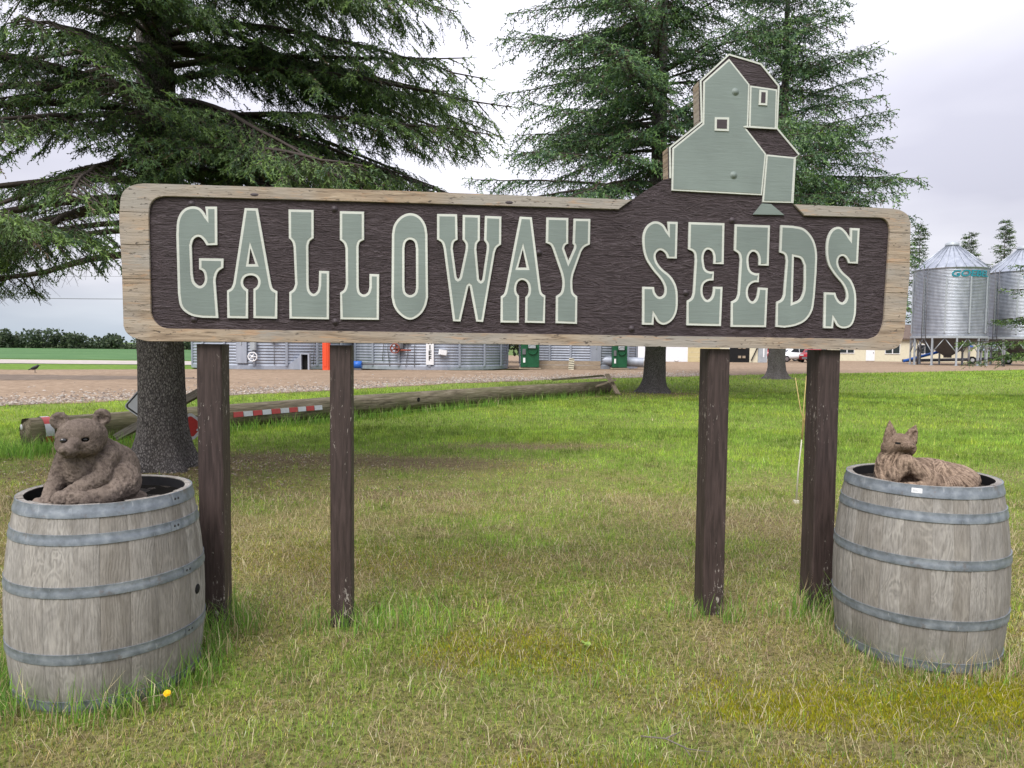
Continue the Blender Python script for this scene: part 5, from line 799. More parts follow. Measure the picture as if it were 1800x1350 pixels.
# near leg folded, sole and claws in front
s.ell((.112, -.062, .082), (.084, .088, .084), .007); s.cap([(.135, -.10, .07), (.05, -.175, .038), (-.02, -.205, .034)], (.055, .044, .036), .010)
s.ell((-.046, -.212, .046), (.042, .028, .034), .006)
for i in range(4): s.cap([(-.074+.016*i, -.222, .066-.007*i), (-.066+.018*i, -.232, .050-.009*i)], (.0075, .0062), .002)
s.ell((-.145, .015, .075), (.034, .034, .032), .012)
for i in range(3): s.cap([(-.170, .0+.012*i, .085-.018*i), (-.178, -.005+.012*i, .078-.018*i)], (.008, .007), .002)
s.ell((.05, .0, -.01), (.17, .15, .05), .02)
def bear_fur(V, nn):
    x, y, z = V.T; a = noise3(x*95, y*95, z*95, 2); b = noise3(x*40, y*40, z*40, 9); c = noise3(x*210+b*4, y*210, z*210, 5)
    face = np.clip((z-.24)*30, 0, 1)*np.clip((-y-.1)*30, 0, 1)
    h = ((1-np.abs(a*2-1))*.0040+(c-.5)*.0030+(b-.5)*.004)-.0020
    sw = np.abs(noise3(x*70+z*60+a*2, y*55, z*40-x*40, 31)*2-1)*.0035*np.clip((.19-z)*14, 0, 1)
    return (h+sw)*1.35*(1-.55*face)
me = s.mesh('bear_body', bear_fur)
bear = root('bear_figure', 'brown moulded bear cub figure sitting on the left barrel', 'statue', (-1.815-.045, 3.15-.02, .800), AZL)
bb = link('body', me, MT['bear'], bear); bear.scale = (.97, 1, 1.0)
def place_eye(x, y, z, par, r=(.0125, .009, .0075)):
    mb = MB(); prof = [(math.sin(R(t))*1, -math.cos(R(t))) for t in range(0, 181, 20)]; mb.lathe(prof, 14); o = mb.build('eye', MT['eye'], par); o.scale = r; o.location = (x, y, z); return o
place_eye(-.0995, -.1505, .287, bear, (.0145, .0075, .0095)); place_eye(-.021, -.1490, .287, bear, (.0155, .0078, .0095))

s = Sdf((-.24, -.22, -.03), (.26, .18, .33), .0040)
s.ell((.03, .03, .045), (.20, .12, .070), .03); s.ell((.150, .01, .045), (.085, .10, .068), .03)
s.ell((.02, .04, .075), (.12, .09, .055), .03)
s.ell((-.115, -.01, .075), (.075, .08, .09), .03); s.ell((-.115, -.015, .14), (.066, .06, .075), .03)
s.ell((-.118, -.02, .185), (.064, .055, .045), .02)
# head, chin up, muzzle to the viewer's right
s.ell((-.103, -.038, .207), (.070, .058, .050), .010)
s.cap([(-.085, -.07, .200), (-.048, -.125, .199)], (.032, .0135), .006); s.ell((-.043, -.138, .206), (.011, .009, .009), .002)
s.ell((-.145, -.05, .178), (.032, .04, .032), .02); s.ell((-.055, -.04, .182), (.028, .035, .03), .02)
for (bx, tx, bz) in ((-.142, -.150, .305), (-.058, -.034, .290)):
    s.cap([(bx, -.015, .225), ((bx+tx)/2, -.012, .262), (tx, -.006, bz+.008)], (.036, .024, .0045), .004)
    s.cap([((bx+tx)/2+.003, -.045, .240), (tx, -.028, bz-.024)], (.015, .008), .004, True)
s.cap([(-.118, -.090, .214), (-.098, -.094, .210)], (.004, .0045), .003, True); s.cap([(-.050, -.088, .211), (-.040, -.080, .207)], (.004, .0035), .003, True)
s.cap([(-.095, -.100, .187), (-.050, -.145, .194), (-.034, -.122, .192)], (.004, .0045, .003), .002, True)
s.cap([(-.065, -.068, .216), (-.05, -.112, .213)], (.009, .006), .008)
# chest, near shoulder and raised knee
s.ell((-.155, -.03, .07), (.055, .075, .085), .03); s.cap([(-.175, -.07, .05), (-.165, -.12, .012)], (.034, .024), .015)
s.ell((-.068, -.108, .108), (.050, .042, .050), .008)
s.cap([(-.068, -.115, .128), (-.118, -.135, .055), (-.140, -.13, .015)], (.030, .036, .026), .015)
s.cap([(-.050, -.118, .118), (.03, -.13, .060), (.10, -.13, .025)], (.030, .042, .036), .015)
s.cap([(.20, -.01, .045), (.185, -.09, .035), (.10, -.145, .022), (.0, -.165, .012), (-.085, -.165, .010)], (.050, .052, .042, .030, .018), .015)
s.ell((.0, .0, -.02), (.21, .16, .05), .02)
def fox_fur(V, nn):
    x, y, z = V.T
    head = (z > .165); wx = x+.035*(noise3(x*13, y*13, z*13, 4)-.5); wz = z+.035*(noise3(x*13, y*13, z*13, 14)-.5)
    th = np.where(wx < .04, np.arctan2(wx+.07, .30-wz), np.arctan2(wx-.10, .19-wz)*.6+.8); rr_ = np.hypot(wx+.04, .30-wz)
    strands = 1-np.abs(vnoise(th*24+y*55, rr_*26+y*12, 8)*2-1); strands = strands*.6+.4*(1-np.abs(vnoise(th*52+y*90, rr_*40, 18)*2-1)); m = noise3(x*30, y*30, z*30, 12)
    fine = noise3(x*150, y*150, z*150, 7); amp = np.where(head & (y < -.04), .25, 1.)
    amp = amp*np.where(z > .225, .35, 1.0); return ((strands-.5)*.0062*(.4+m)+(fine-.5)*.0022)*amp
me = s.mesh('fox_body', fox_fur)
fox = root('fox_figure', 'tan moulded fox figure lying curled on the right barrel', 'statue', (2.075-.01, 3.57-.02, .822), AZR)
link('body', me, MT['fox'], fox)
place_eye(-.108, -.0905, .2115, fox, (.014, .0055, .0065)).data.materials[0] = MT['dark']; place_eye(-.045, -.086, .208, fox, (.009, .006, .0055)).data.materials[0] = MT['dark']
# ---------------------------------------------------------------- spruces
def shoot_template(n, seed, nw=.03, nr=.16):
    """one needled twig along +x, unit length: crossed stem slivers and forward-raked needles"""
    rr = random.Random(seed); V = []; T = []
    for a in (0, 1.57):
        c, s_ = math.cos(a)*.035, math.sin(a)*.035; b = len(V); V += [(0, c, s_), (0, -c, -s_), (1, 0, 0)]; T.append((b, b+1, b+2))
    for i in range(n):
        t = (i+.5)/n*.95; a = i*2.4+rr.uniform(-.3, .3); r = nr*rr.uniform(.75, 1.1)*(1-.45*t); w_ = nw; b = len(V)
        dy, dz = math.cos(a), math.sin(a); px, py = -dz, dy
        V += [(t-w_, 0, 0), (t+w_, 0, 0), (t+.14, dy*r, dz*r)]; T.append((b, b+1, b+2))
    return np.array(V, float), np.array(T)
def instance(tpl, P, D, L, C, wdt=None):
    V0, T0 = tpl; n = len(P); D = D/np.linalg.norm(D, axis=1, keepdims=True)
    U = np.cross(D, np.array([0, 0, 1.])); U /= np.maximum(np.linalg.norm(U, axis=1, keepdims=True), 1e-6); W = np.cross(U, D)
    a = RNG.uniform(0, 6.28, n)[:, None]; U, W = U*np.cos(a)+W*np.sin(a), W*np.cos(a)-U*np.sin(a)
    wd = (L if wdt is None else wdt)[:, None, None]
    V = P[:, None]+D[:, None]*(V0[None, :, 0:1]*L[:, None, None])+U[:, None]*V0[None, :, 1:2]*wd+W[:, None]*V0[None, :, 2:3]*wd
    T = np.arange(n)[:, None, None]*len(V0)+T0[None]
    return V.reshape(-1, 3), T.reshape(-1, 3), np.repeat(C, len(V0), 0)
def tubes_np(P0, P1, r0, r1, k=4):
    n = len(P0); D = P1-P0; D = D/np.maximum(np.linalg.norm(D, axis=1, keepdims=True), 1e-9); A = np.where(np.abs(D[:, 2:3]) < .9, np.array([[0, 0, 1.]]), np.array([[1., 0, 0]])); U = np.cross(D, A); U /= np.linalg.norm(U, axis=1, keepdims=True); W = np.cross(U, D)
    an = np.arange(k)*2*np.pi/k; ring_ = U[:, None]*np.cos(an)[None, :, None]+W[:, None]*np.sin(an)[None, :, None]
    V = np.concatenate([P0[:, None]+ring_*r0[:, None, None], P1[:, None]+ring_*r1[:, None, None]], 1).reshape(-1, 3)
    q = np.array([(i, (i+1) % k, (i+1) % k+k, i+k) for i in range(k)]); return V, (np.arange(n)[:, None, None]*2*k+q[None]).reshape(-1, 4)
NB = np.array([[.055, .108, .034], [.070, .132, .038], [.042, .086, .038], [.095, .155, .042]]); TIP = np.array([.19, .30, .07])
def spruce(x, y, H, Rm, zb, label, tr_r, whorl=.28, per=5, sec=.13, sh=.055, slen=.17, tpl=None, shape=.8, group=None, seed=1, lod_z=None, hang=.5, density=1., zmin=0, droop=.30, dead=True, tint=1., lean=0, extra=(), cat='tree', bare_z=0, secl=.34, uneven=.25, sub=False, bare_side=False):
    global RNG
    RNG = np.random.default_rng(seed); rr = random.Random(seed)
    Tn = root('spruce_tree', label, cat, (x, y, 0), 0, group)
    # trunk with root flare and lumpy bark
    nz_, na = (60, 40) if tr_r > .2 and H > 12 and dead else (24, 12); V = []; F = []
    for i in range(nz_+1):
        t = i/nz_; z = -.15+(H+.15)*t**1.6; zz_ = max(z, 0); r = tr_r*(1-.93*min(1, zz_/H))+tr_r*.62*math.exp(-zz_/.20)*1.0
        for k in range(na):
            a = 2*math.pi*k/na; fl = 1+.22*math.exp(-zz_/.25)*math.sin(a*5+seed)+.05*math.sin(a*3+z*2+seed)+.045*(fbm(np.array([a*5.]), np.array([z*7.]), seed, 3)[0]-.5)*2
            V.append((r*fl*math.cos(a)+lean*z, r*fl*math.sin(a), z))
    for i in range(nz_):
        for k in range(na): F.append((i*na+k, i*na+(k+1) % na, (i+1)*na+(k+1) % na, (i+1)*na+k))
    tk = link('trunk', py_mesh('trunk', V, F), MT['bark'], Tn); tk.data.shade_smooth()
    P0, P1, r0, r1 = [], [], [], []; SP, SD, SL, SC = [], [], [], []
    limbs = []
    z = zb
    while z < H*.985:
        for k in range(per):
            limbs.append((z+rr.uniform(-.5, .5)*whorl, rr.uniform(0, 2*math.pi), None))
        z += whorl*(1 if lod_z is None or z < lod_z else 1.9)
    for e_ in extra: limbs.append(e_)
    for (z, az, Lf) in limbs:
        u = max(0, min(1, (z-zb)/(H-zb))); env = Rm*(1-u)**shape*min(1, .72+1.2*u+.4); L = (env*rr.uniform(1-uneven, 1+uneven*.5)) if Lf is None else Lf
        if L < .15: L = .15
        lod = 1 if (lod_z is None or z < lod_z) else 2.4
        up_ = .25+.75*u; n = max(4, int(L/.28)); ca, sa = math.cos(az), math.sin(az); pts = []; bend = rr.uniform(-.3, .3)
        dr = droop*(1-u)*rr.uniform(.6, 1.5); lf = rr.uniform(-.06, .16)+.45*u
        for i in range(n+1):
            s_ = i/n; a_ = az+bend*s_; pts.append((L*s_*math.cos(a_)+lean*z, L*s_*math.sin(a_), z+L*(lf*s_-dr*2.0*s_*s_*(1-.42*s_)*.9)+rr.uniform(-.02, .02)*s_))
        pts = np.array(pts); lo_ = zmin+.25*RNG.random(); pts[:, 2] = np.where(pts[:, 2] < lo_, lo_-.12*(1-np.exp(-(lo_-pts[:, 2])*2)), pts[:, 2]); base_r = min(tr_r*.35, .012+.011*L)
        rad = base_r*(1-.88*np.linspace(0, 1, n+1)); P0.append(pts[:-1]); P1.append(pts[1:]); r0.append(rad[:-1]); r1.append(rad[1:])
        # side branches
        ns = max(3, int(L/(sec*lod))); s_start = .14 if z > bare_z else .42
        ts = np.linspace(s_start, 1, ns); 
        dn_ = .16 if bare_side and math.cos(az) < -.35 and 3.15 < z < 5.0 else density
        for t in ts:
            for side in (-1, 1):
                if rr.random() > dn_: continue
                f = t*n; i = min(int(f), n-1); p = pts[i]+(pts[i+1]-pts[i])*(f-i); dl = pts[i+1]-pts[i]; dl = dl/np.linalg.norm(dl)
                sl_ = (secl*L*(1-t)**.75*(.55+.9*min(t*2.2, 1)))+.16*slen/.17*1.2; sl_ = min(sl_, 1.15)*rr.uniform(.35, 1.35)
                ang = side*R(rr.uniform(38, 66)); c, s2 = math.cos(ang), math.sin(ang); d = np.array([dl[0]*c-dl[1]*s2, dl[0]*s2+dl[1]*c, dl[2]*.6+rr.uniform(-.1, .1)]); sag = hang*rr.uniform(.3, 1.3)
                m = max(2, int(sl_/(sh*lod)*(.6 if lod > 1 else 1))); tt = (np.arange(m)+.5)/m
                q = p[None]+d[None]*(sl_*tt)[:, None]; q[:, 2] -= sag*sl_*tt**1.6*.75
                e0 = p; e1 = p+d*sl_; e1 = e1.copy(); e1[2] -= sag*sl_*.75
                P0.append(p[None]); P1.append(e1[None]*.55+p[None]*.45+np.array([[0, 0, sag*sl_*.12]])); r0.append(np.array([.0055])*(1+.3*L)); r1.append(np.array([.003]))
                dz = np.array([d[0], d[1], d[2]-sag*.9])
                sg = np.where(np.arange(m) % 2 == 0, 1, -1)*R(48)+RNG.uniform(-.35, .35, m); cc, ss = np.cos(sg), np.sin(sg)
                D = np.stack([dz[0]*cc-dz[1]*ss, dz[0]*ss+dz[1]*cc, dz[2]-hang*RNG.uniform(0, 1.1, m)*(1-u*.5)], -1)
                SP.append(q); SD.append(D); l = slen*RNG.uniform(.6, 1.25, m)*(1.5 if lod > 1 else 1); l[-1] *= 1.1; SL.append(l)
                if sub and sl_ > .3 and lod == 1:
                    kk = max(2, int(sl_/.085)); t3 = RNG.uniform(.12, .95, kk); o3 = p[None]+d[None]*(sl_*t3)[:, None]; o3[:, 2] -= sag*sl_*t3**1.6*.75
                    a3 = np.where(np.arange(kk) % 2 == 0, 1, -1)*RNG.uniform(.5, 1.1, kk); c3, s3 = np.cos(a3), np.sin(a3); d3 = np.stack([dz[0]*c3-dz[1]*s3, dz[0]*s3+dz[1]*c3, dz[2]-hang*RNG.uniform(.1, .9, kk)], -1); d3 /= np.linalg.norm(d3, axis=1, keepdims=True)
                    l3 = RNG.uniform(.10, .30, kk)*(1-.4*t3); P0.append(o3); P1.append(o3+d3*l3[:, None]); r0.append(np.full(kk, .0035)); r1.append(np.full(kk, .0015))
                    for f3 in (.35, .65, .98):
                        for sg3 in ((-.7, .7) if f3 < .9 else (0,)):
                            sgn3 = sg3+RNG.uniform(-.25, .25, kk); q3 = o3+d3*(l3*f3)[:, None]; e3 = np.stack([d3[:, 0]*np.cos(sgn3)-d3[:, 1]*np.sin(sgn3), d3[:, 0]*np.sin(sgn3)+d3[:, 1]*np.cos(sgn3), d3[:, 2]-hang*RNG.uniform(0, .5, kk)], -1)
                            SP.append(q3); SD.append(e3); SL.append(slen*RNG.uniform(.5, 1.0, kk)); tp3 = (RNG.random(kk) < (.10+.40*t))[:, None]*RNG.uniform(.2, .9, (kk, 1)); b3 = NB[RNG.integers(0, 4, kk)]*RNG.uniform(.75, 1.25, (kk, 1)); SC.append((b3*(1-tp3)+TIP*tp3)*tint)
                outer = np.clip(t*.75+.45*tt-.25, 0, 1)[:, None]; b = NB[RNG.integers(0, 4, m)]*RNG.uniform(.75, 1.25, (m, 1))
                tip = (RNG.random(m) < (.05+.38*outer[:, 0]))[:, None]*RNG.uniform(.3, .9, (m, 1)); dd_ = (RNG.random(m) < .10*(1-outer[:, 0])+.01)[:, None]
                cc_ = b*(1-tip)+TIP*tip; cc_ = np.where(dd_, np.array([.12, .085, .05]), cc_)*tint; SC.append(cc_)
        # end of the limb
        SP.append(pts[-1:]); SD.append((pts[-1:]-pts[-2:-1])); SL.append(np.array([slen*1.2])); SC.append(TIP[None]*.8)
        if dead and (z < bare_z+1.2 or dn_ < .3):
            m = int((26 if dn_ > .3 else 60)*L); t = RNG.uniform(.08, .95, m)*n; i = np.minimum(t.astype(int), n-1); p = pts[i]+(pts[i+1]-pts[i])*(t-i)[:, None]
            d = np.stack([RNG.normal(0, .5, m), RNG.normal(0, .5, m), -RNG.uniform(.1, 1.1, m)], -1)*RNG.uniform(.08, .34, m)[:, None]; P0.append(p); P1.append(p+d); r0.append(np.full(m, .0032)); r1.append(np.full(m, .0012))
            q0 = p+d*.5; d2 = np.stack([RNG.normal(0, .3, m), RNG.normal(0, .3, m), -RNG.uniform(.2, .7, m)], -1)*.2; P0.append(q0); P1.append(q0+d2); r0.append(np.full(m, .002)); r1.append(np.full(m, .0008))
    # leader
    SP.append(np.array([[lean*H, 0, H-.3]])); SD.append(np.array([[0, 0, 1.]])); SL.append(np.array([.5])); SC.append(TIP[None])
    P0, P1, r0, r1 = [np.concatenate(q) for q in (P0, P1, r0, r1)]
    kz = P1[:, 2] > zmin-.3; P0, P1, r0, r1 = P0[kz], P1[kz], r0[kz], r1[kz]
    V, Q = tubes_np(P0, P1, r0, r1, 3); link('branch', np_mesh('branch', V, None, Q, None, True), MT['deadtwig'], Tn)['kind'] = 'stuff'
    SP, SD, SL, SC = [np.concatenate(q) for q in (SP, SD, SL, SC)]
    k = SP[:, 2] > max(.25, zmin-.15); SP, SD, SL, SC = SP[k], SD[k], SL[k], SC[k]
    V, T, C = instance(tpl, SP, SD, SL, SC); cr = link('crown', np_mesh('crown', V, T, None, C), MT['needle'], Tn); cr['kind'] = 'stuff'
    print('spruce', label[:20], 'shoots', len(SP), 'tris', len(T))
    return Tn
T_near = shoot_template(6, 1, .085, .22); T_mid = shoot_template(5, 2, .10, .28); T_far = shoot_template(3, 3, .16, .34)
random.seed(4)
ex = [(3.0, R(-96), 3.9), (3.5, R(-84), 3.6), (3.9, R(-75), 3.5), (4.5, R(-88), 3.3), (4.3, R(-110), 3.2), (5.2, R(-95), 3.1), (2.55, R(178), 4.0), (3.05, R(190), 3.6), (3.6, R(170), 4.2), (3.1, R(10), 4.1), (3.5, R(-12), 4.4), (3.9, R(2), 4.3), (4.5, R(-20), 4.1), (4.9, R(8), 4.1), (5.6, R(-8), 3.9), (2.9, R(200), 3.0), (3.3, R(22), 3.8), (3.55, R(-25), 3.6), (4.1, R(15), 3.9), (4.7, R(-5), 3.7), (5.3, R(20), 3.6), (5.0, R(-100), 2.6), (4.4, R(-95), 2.3), (4.2, R(-45), 3.6), (3.6, R(-60), 3.4), (5.0, R(-60), 3.5), (5.6, R(-35), 3.7)]
spruce(-4.19, 8.47, 16, 4.0, 3.0, 'big dark spruce with a thick trunk behind the left end of the sign', .272, whorl=.36, per=5, sec=.175, sh=.085, slen=.14, tpl=T_near, seed=5, lod_z=6.6, hang=.6, bare_z=3.1, extra=ex, secl=.24, shape=.55, zmin=2.25, sub=True, bare_side=True)
spruce(4.72, 23.56, 24, 6.3, 2.9, 'tall spruce with a straight trunk standing behind the middle of the sign', .36, whorl=.46, per=6, sec=.22, sh=.11, slen=.30, tpl=T_mid, seed=12, lod_z=14, hang=.65, tint=np.array([.92, 1.0, 1.25]), shape=.6, droop=.24, bare_z=0, secl=.30, uneven=.32, density=.95, zmin=2.3)  # tint pushes the needles bluer, a hazy veil put into their colour
spruce(13.06, 35.1, 22.5, 6.2, 6.2, 'second tall spruce farther back behind the elevator cut-out', .42, whorl=.56, per=6, sec=.27, sh=.13, slen=.40, tpl=T_mid, seed=23, lod_z=20, hang=.65, tint=np.array([.92, 1.0, 1.3]), shape=.75, droop=.2, secl=.28, uneven=.40, density=.95, zmin=2.5)  # bluer needle tint again paints in the haze
spruce(17.3, 20.5, 8.5, 3.3, 1.2, 'spruce at the right edge of the photo with only branch tips showing', .16, whorl=.36, per=5, sec=.2, sh=.11, slen=.22, tpl=T_mid, seed=31, hang=.3, shape=.9, droop=.15, dead=False, secl=.3, uneven=.4)
# ---------------------------------------------------------------- fallen pole and what lies by it
RNG = np.random.default_rng(99)
la = Vector((-6.82, 9.95, .20)); lb = Vector((3.05, 22.9, .19)); ld = (lb-la).normalized()
LOG = root('fallen_pole', 'long weathered utility pole lying in the grass with red and white reflective tape', 'pole', la, math.atan2(ld.y, ld.x))
Ln = (lb-la).length; V = []; F = []; na = 22; nl = 90
for i in range(nl+1):
    t = i/nl
    for k in range(na):
        a = 2*math.pi*k/na; r = (.215-.030*t)*(1+.05*(fbm(np.array([a*2.2]), np.array([t*9.]), 4, 3)[0]-.5)*2+.012*math.sin(a*7+t*3)); V.append((t*Ln+(random.uniform(-.03, .03) if i in (0, nl) else 0), r*math.cos(a), r*math.sin(a)+.05*math.sin(t*3)))
for i in range(nl):
    for k in range(na): F.append((i*na+k, i*na+(k+1) % na, (i+1)*na+(k+1) % na, (i+1)*na+k))
F.append(tuple(range(na))[::-1]); F.append(tuple(range(nl*na, nl*na+na)))
o = link('log', py_mesh('log', V, F), MT['log'], LOG)
bm = bmesh.new(); bm.from_mesh(o.data); bmesh.ops.recalc_face_normals(bm, faces=bm.faces); bm.to_mesh(o.data); bm.free(); o.data.shade_smooth()
def log_at(x, ang):
    t = x/Ln; r = (.215-.030*t)+.012; return Vector((x, r*math.cos(ang), r*math.sin(ang)+.05*math.sin(t*3)))
# tape: 11 bands along the side facing the lawn; ang ~ -90deg is down, 180+.. faces -y
xa, xb = 3.05, 4.93
for i in range(10):
    x0 = xa+(xb-xa)*i/10; x1 = xa+(xb-xa)*(i+1)/10-.012; mb = MB(); a_ = math.pi-R(-2); V = [log_at(x0, a_), log_at(x1, a_), log_at(x1, a_-.40), log_at(x0, a_-.40)]; V2 = [v+Vector((0, .02, 0)) for v in V]
    mb.add(V+V2, [(0, 1, 2, 3), (7, 6, 5, 4), (0, 4, 5, 1), (1, 5, 6, 2), (2, 6, 7, 3), (3, 7, 4, 0)]); mb.build('tape_band', MT['red'] if i % 2 == 0 else MT['silver'], LOG)
for i, (a0, a1) in enumerate(((1.15, 1.75), (1.75, 2.5), (2.5, 3.3), (3.3, 3.75))):
    mb = MB(); mb.lathe([(.228, .0), (.228, .11)], 6, a0=a0, a1=a1); q = mb.build('tape_band', MT['silver'] if i % 2 == 0 else MT['red'], LOG); 
    me = q.data
    for v_ in me.vertices: x_, y_, z_ = v_.co; v_.co = (.16+z_, x_, y_)
mb = MB(); mb.lathe([(0, .006), (.035, .005), (.04, 0)], 14); q = mb.build('reflector_dot', MT['silver'], LOG); q.rotation_euler = (0, R(-90), 0); q.location = (-.035, .09, .09)
mb = MB(); mb.lathe([(.035, .0), (.016, .012), (.05, -.006)], 10); q = mb.build('knot', MT['dark'], LOG); p = log_at(7.55, math.pi-.15); q.location = p; q.rotation_euler = (R(90), 0, 0)
# broken timber at the far end
def beam(name, a, b, w_, t_, m, label, cat='plank', group=None, roll=0):
    a = Vector(a); b = Vector(b); d = b-a; mb = MB(); n = 6
    V = []; F = []
    for i in range(n+1):
        for (yy_, zz_) in ((-w_/2, -t_/2), (w_/2, -t_/2), (w_/2, t_/2), (-w_/2, t_/2)): V.append((d.length*i/n+(random.uniform(-.05, .05)*min(1, d.length) if i in (0, n) else 0), yy_*(1+random.uniform(-.05, .05)), zz_*(1+random.uniform(-.06, .06))))
    for i in range(n):
        for k in range(4): F.append((i*4+k, i*4+(k+1) % 4, (i+1)*4+(k+1) % 4, (i+1)*4+k))
    F += [(3, 2, 1, 0), (n*4, n*4+1, n*4+2, n*4+3)]; mb.add(V, F); o = mb.build(name, m); o.location = a; o.rotation_mode = 'QUATERNION'; o.rotation_quaternion = d.to_track_quat('X', 'Z') @ Matrix.Rotation(roll, 4, 'X').to_quaternion()
    return tag(o, label, cat, group)
beam('broken_board', (3.02, 22.6, .62), (3.30, 22.05, .03), .15, .05, MT['plank'], 'pale broken board leaning down at the far end of the fallen pole', 'board')
beam('broken_board', (2.45, 22.0, .22), (3.22, 22.3, .46), .10, .04, MT['plank'], 'short pale board crossing the leaning one at the far end of the fallen pole', 'board')
beam('broken_board', (1.3, 22.9, .42), (2.95, 22.75, .58), .12, .06, MT['log'], 'dark broken timber lying on top of the far end of the fallen pole', 'board')
# two old sign posts with their signs, dumped behind the big trunk
beam('old_sign_post', (-5.75, 10.35, .12), (-4.25, 9.85, .86), .10, .10, MT['greybeam'], 'grey wooden beam slanting up behind the big spruce trunk', 'beam')
beam('old_sign_post', (-5.35, 10.9, .30), (-4.9, 10.6, .46), .09, .09, MT['plank'], 'yellowish short beam end lying on the fallen pole left of the trunk', 'beam')
def road_sign(label, c, rx, ry, rz, w_, h_, edge, face, mark=None):
    S = root('road_sign', label, 'sign', c); S.rotation_euler = (rx, ry, rz)
    def rr_(a, b, r, k=5):
        P = []
        for (cx, cy, s0) in ((a-r, b-r, 0), (-a+r, b-r, 90), (-a+r, -b+r, 180), (a-r, -b+r, 270)):
            for i in range(k+1): P.append((cx+r*math.cos(R(s0+90*i/k)), cy+r*math.sin(R(s0+90*i/k))))
        return P
    slab_obj('sign_blade', [rr_(w_/2, h_/2, .05)], -.004, .004, edge[0], S)
    slab_obj('border_line', [rr_(w_/2-.012, h_/2-.012, .045)], -.0052, -.0042, edge[1], S)
    slab_obj('sign_face', [rr_(w_/2-.032, h_/2-.032, .035)], -.0064, -.0054, face, S)
    return S
road_sign('white road sign with a black border poking out left of the big spruce trunk', (-4.98, 9.75, .66), R(-12), R(38), R(12), .46, .46, (MT['silver'], MT['black']), MT['silver'])
rs = road_sign('red and white road sign tipped over right of the big spruce trunk', (-4.14, 9.15, .42), R(-6), R(38), R(8), .27, .27, (MT['silver'], MT['silver']), MT['red'])
mb = MB(); mb.tube([(0.08, -.0075, .02), (.115, -.0075, .02)], .022, 8); mb.build('sign_mark', MT['silver'], rs)
beam('old_sign_post', (-4.3, 9.75, .78), (-3.98, 9.62, .92), .09, .09, MT['greybeam'], 'grey beam end sticking out right of the big spruce trunk', 'beam')
mb = MB(); mb.box((0, 0, 0), (.5, .02, .34), None, .01); o = mb.build('dark_panel', MT['black']); o.location = (-4.75, 9.55, .18); o.rotation_euler = (R(-20), R(-12), 0); tag(o, 'black metal panel propped on the ground left of the big spruce trunk', 'panel')

# small things in the lawn
mb = MB(); mb.tube([(0, 0, 0), (.01, .0, .3), (.035, 0, .62)], [.009, .007, .006], 6); st_ = root('dry_stalk', 'tall pale dry stalk with yellow branching canes in front of the right end post', 'stalk', (2.78, 6.86, 0)); mb.build('stem', MT['stalk'], st_)
for i, (dx, zt, x0, z0) in enumerate(((-.045, 1.22, .085, .72), (.06, 1.24, .11, .60), (.105, 1.20, .05, .58))):
    mb = MB(); mb.tube([(x0 if i == 0 else .035, 0, z0 if i == 0 else .60), ((x0+dx)/2 if i == 0 else (.035+dx)/2, .01, .9), (dx, 0, zt)], [.006, .005, .003], 5); mb.build('cane', MT['cane'], st_)
mb = MB(); mb.box((0, 0, .01), (.05, .05, .03), None, .008); mb.build('base', MT['stalk'], st_)
dn = root('dandelion', 'yellow dandelion flower on a bent stem by the left barrel', 'flower', (-1.40, 2.84, .0))
mb = MB(); mb.tube([(-.13, .03, .0), (-.10, .02, .035), (-.04, .0, .055), (-.005, 0, .062)], .0028, 6); mb.build('stem', MT['plank'], dn)
mb = MB()
for k in range(34):
    a = k*2.4; el = .15+.9*(k/34); r = .024; d = Vector((math.cos(a)*math.cos(el), math.sin(a)*math.cos(el), math.sin(el)*.8)); n_v = d.cross(Vector((0, 0, 1))).normalized()*.0035
    mb.add([d*.003-n_v, d*.003+n_v, d*r+n_v, d*r*1.08, d*r-n_v], [(0, 1, 2, 3, 4)])
h_ = mb.build('flower_head', MT['yellow'], dn, False); h_.scale = (.62, .62, .62); h_.location = (0, 0, .064); h_.rotation_euler = (R(35), R(8), 0)
for i, (x, y, a, L, lab) in enumerate(((.50, 2.62, -.5, .26, 'pale forked twig lying in the lawn at the bottom edge of the photo'),)):
    mb = MB(); mb.tube([(0, 0, .018), (L*.35, .02, .024), (L*.7, 0, .02), (L, .03, .016)], [.0034, .003, .0022, .0012], 6); mb.tube([(L*.35, .02, .024), (L*.5, .09, .028)], [.003, .0015], 5); mb.tube([(L*.65, 0, .02), (L*.78, -.05, .026)], [.003, .0012], 5)
    o = mb.build('twig', MT['greybeam']); o.location = (x, y, .01); o.rotation_euler = (0, 0, a); tag(o, lab, 'twig')
cl = root('clover', 'pale green clover leaves in the lawn right of the second post', 'plant', (.37, 3.42, .02)); MT['clover'] = paint('clover_leaf', (.20, .30, .05), .6, .1, 0)
for k in range(4):
    mb = MB(); P = [(.003, 0, 0)]+[(.018+.013*math.cos(R(t)), .013*math.sin(R(t)), .004*math.cos(R(t))) for t in range(-150, 151, 30)]; mb.add(P, [tuple(range(len(P)))]); q = mb.build('leaf', MT['clover'], cl, False); q.rotation_euler = (R(30), 0, R(90*k+20)); q.location = (.0, 0, .02+.004*k)
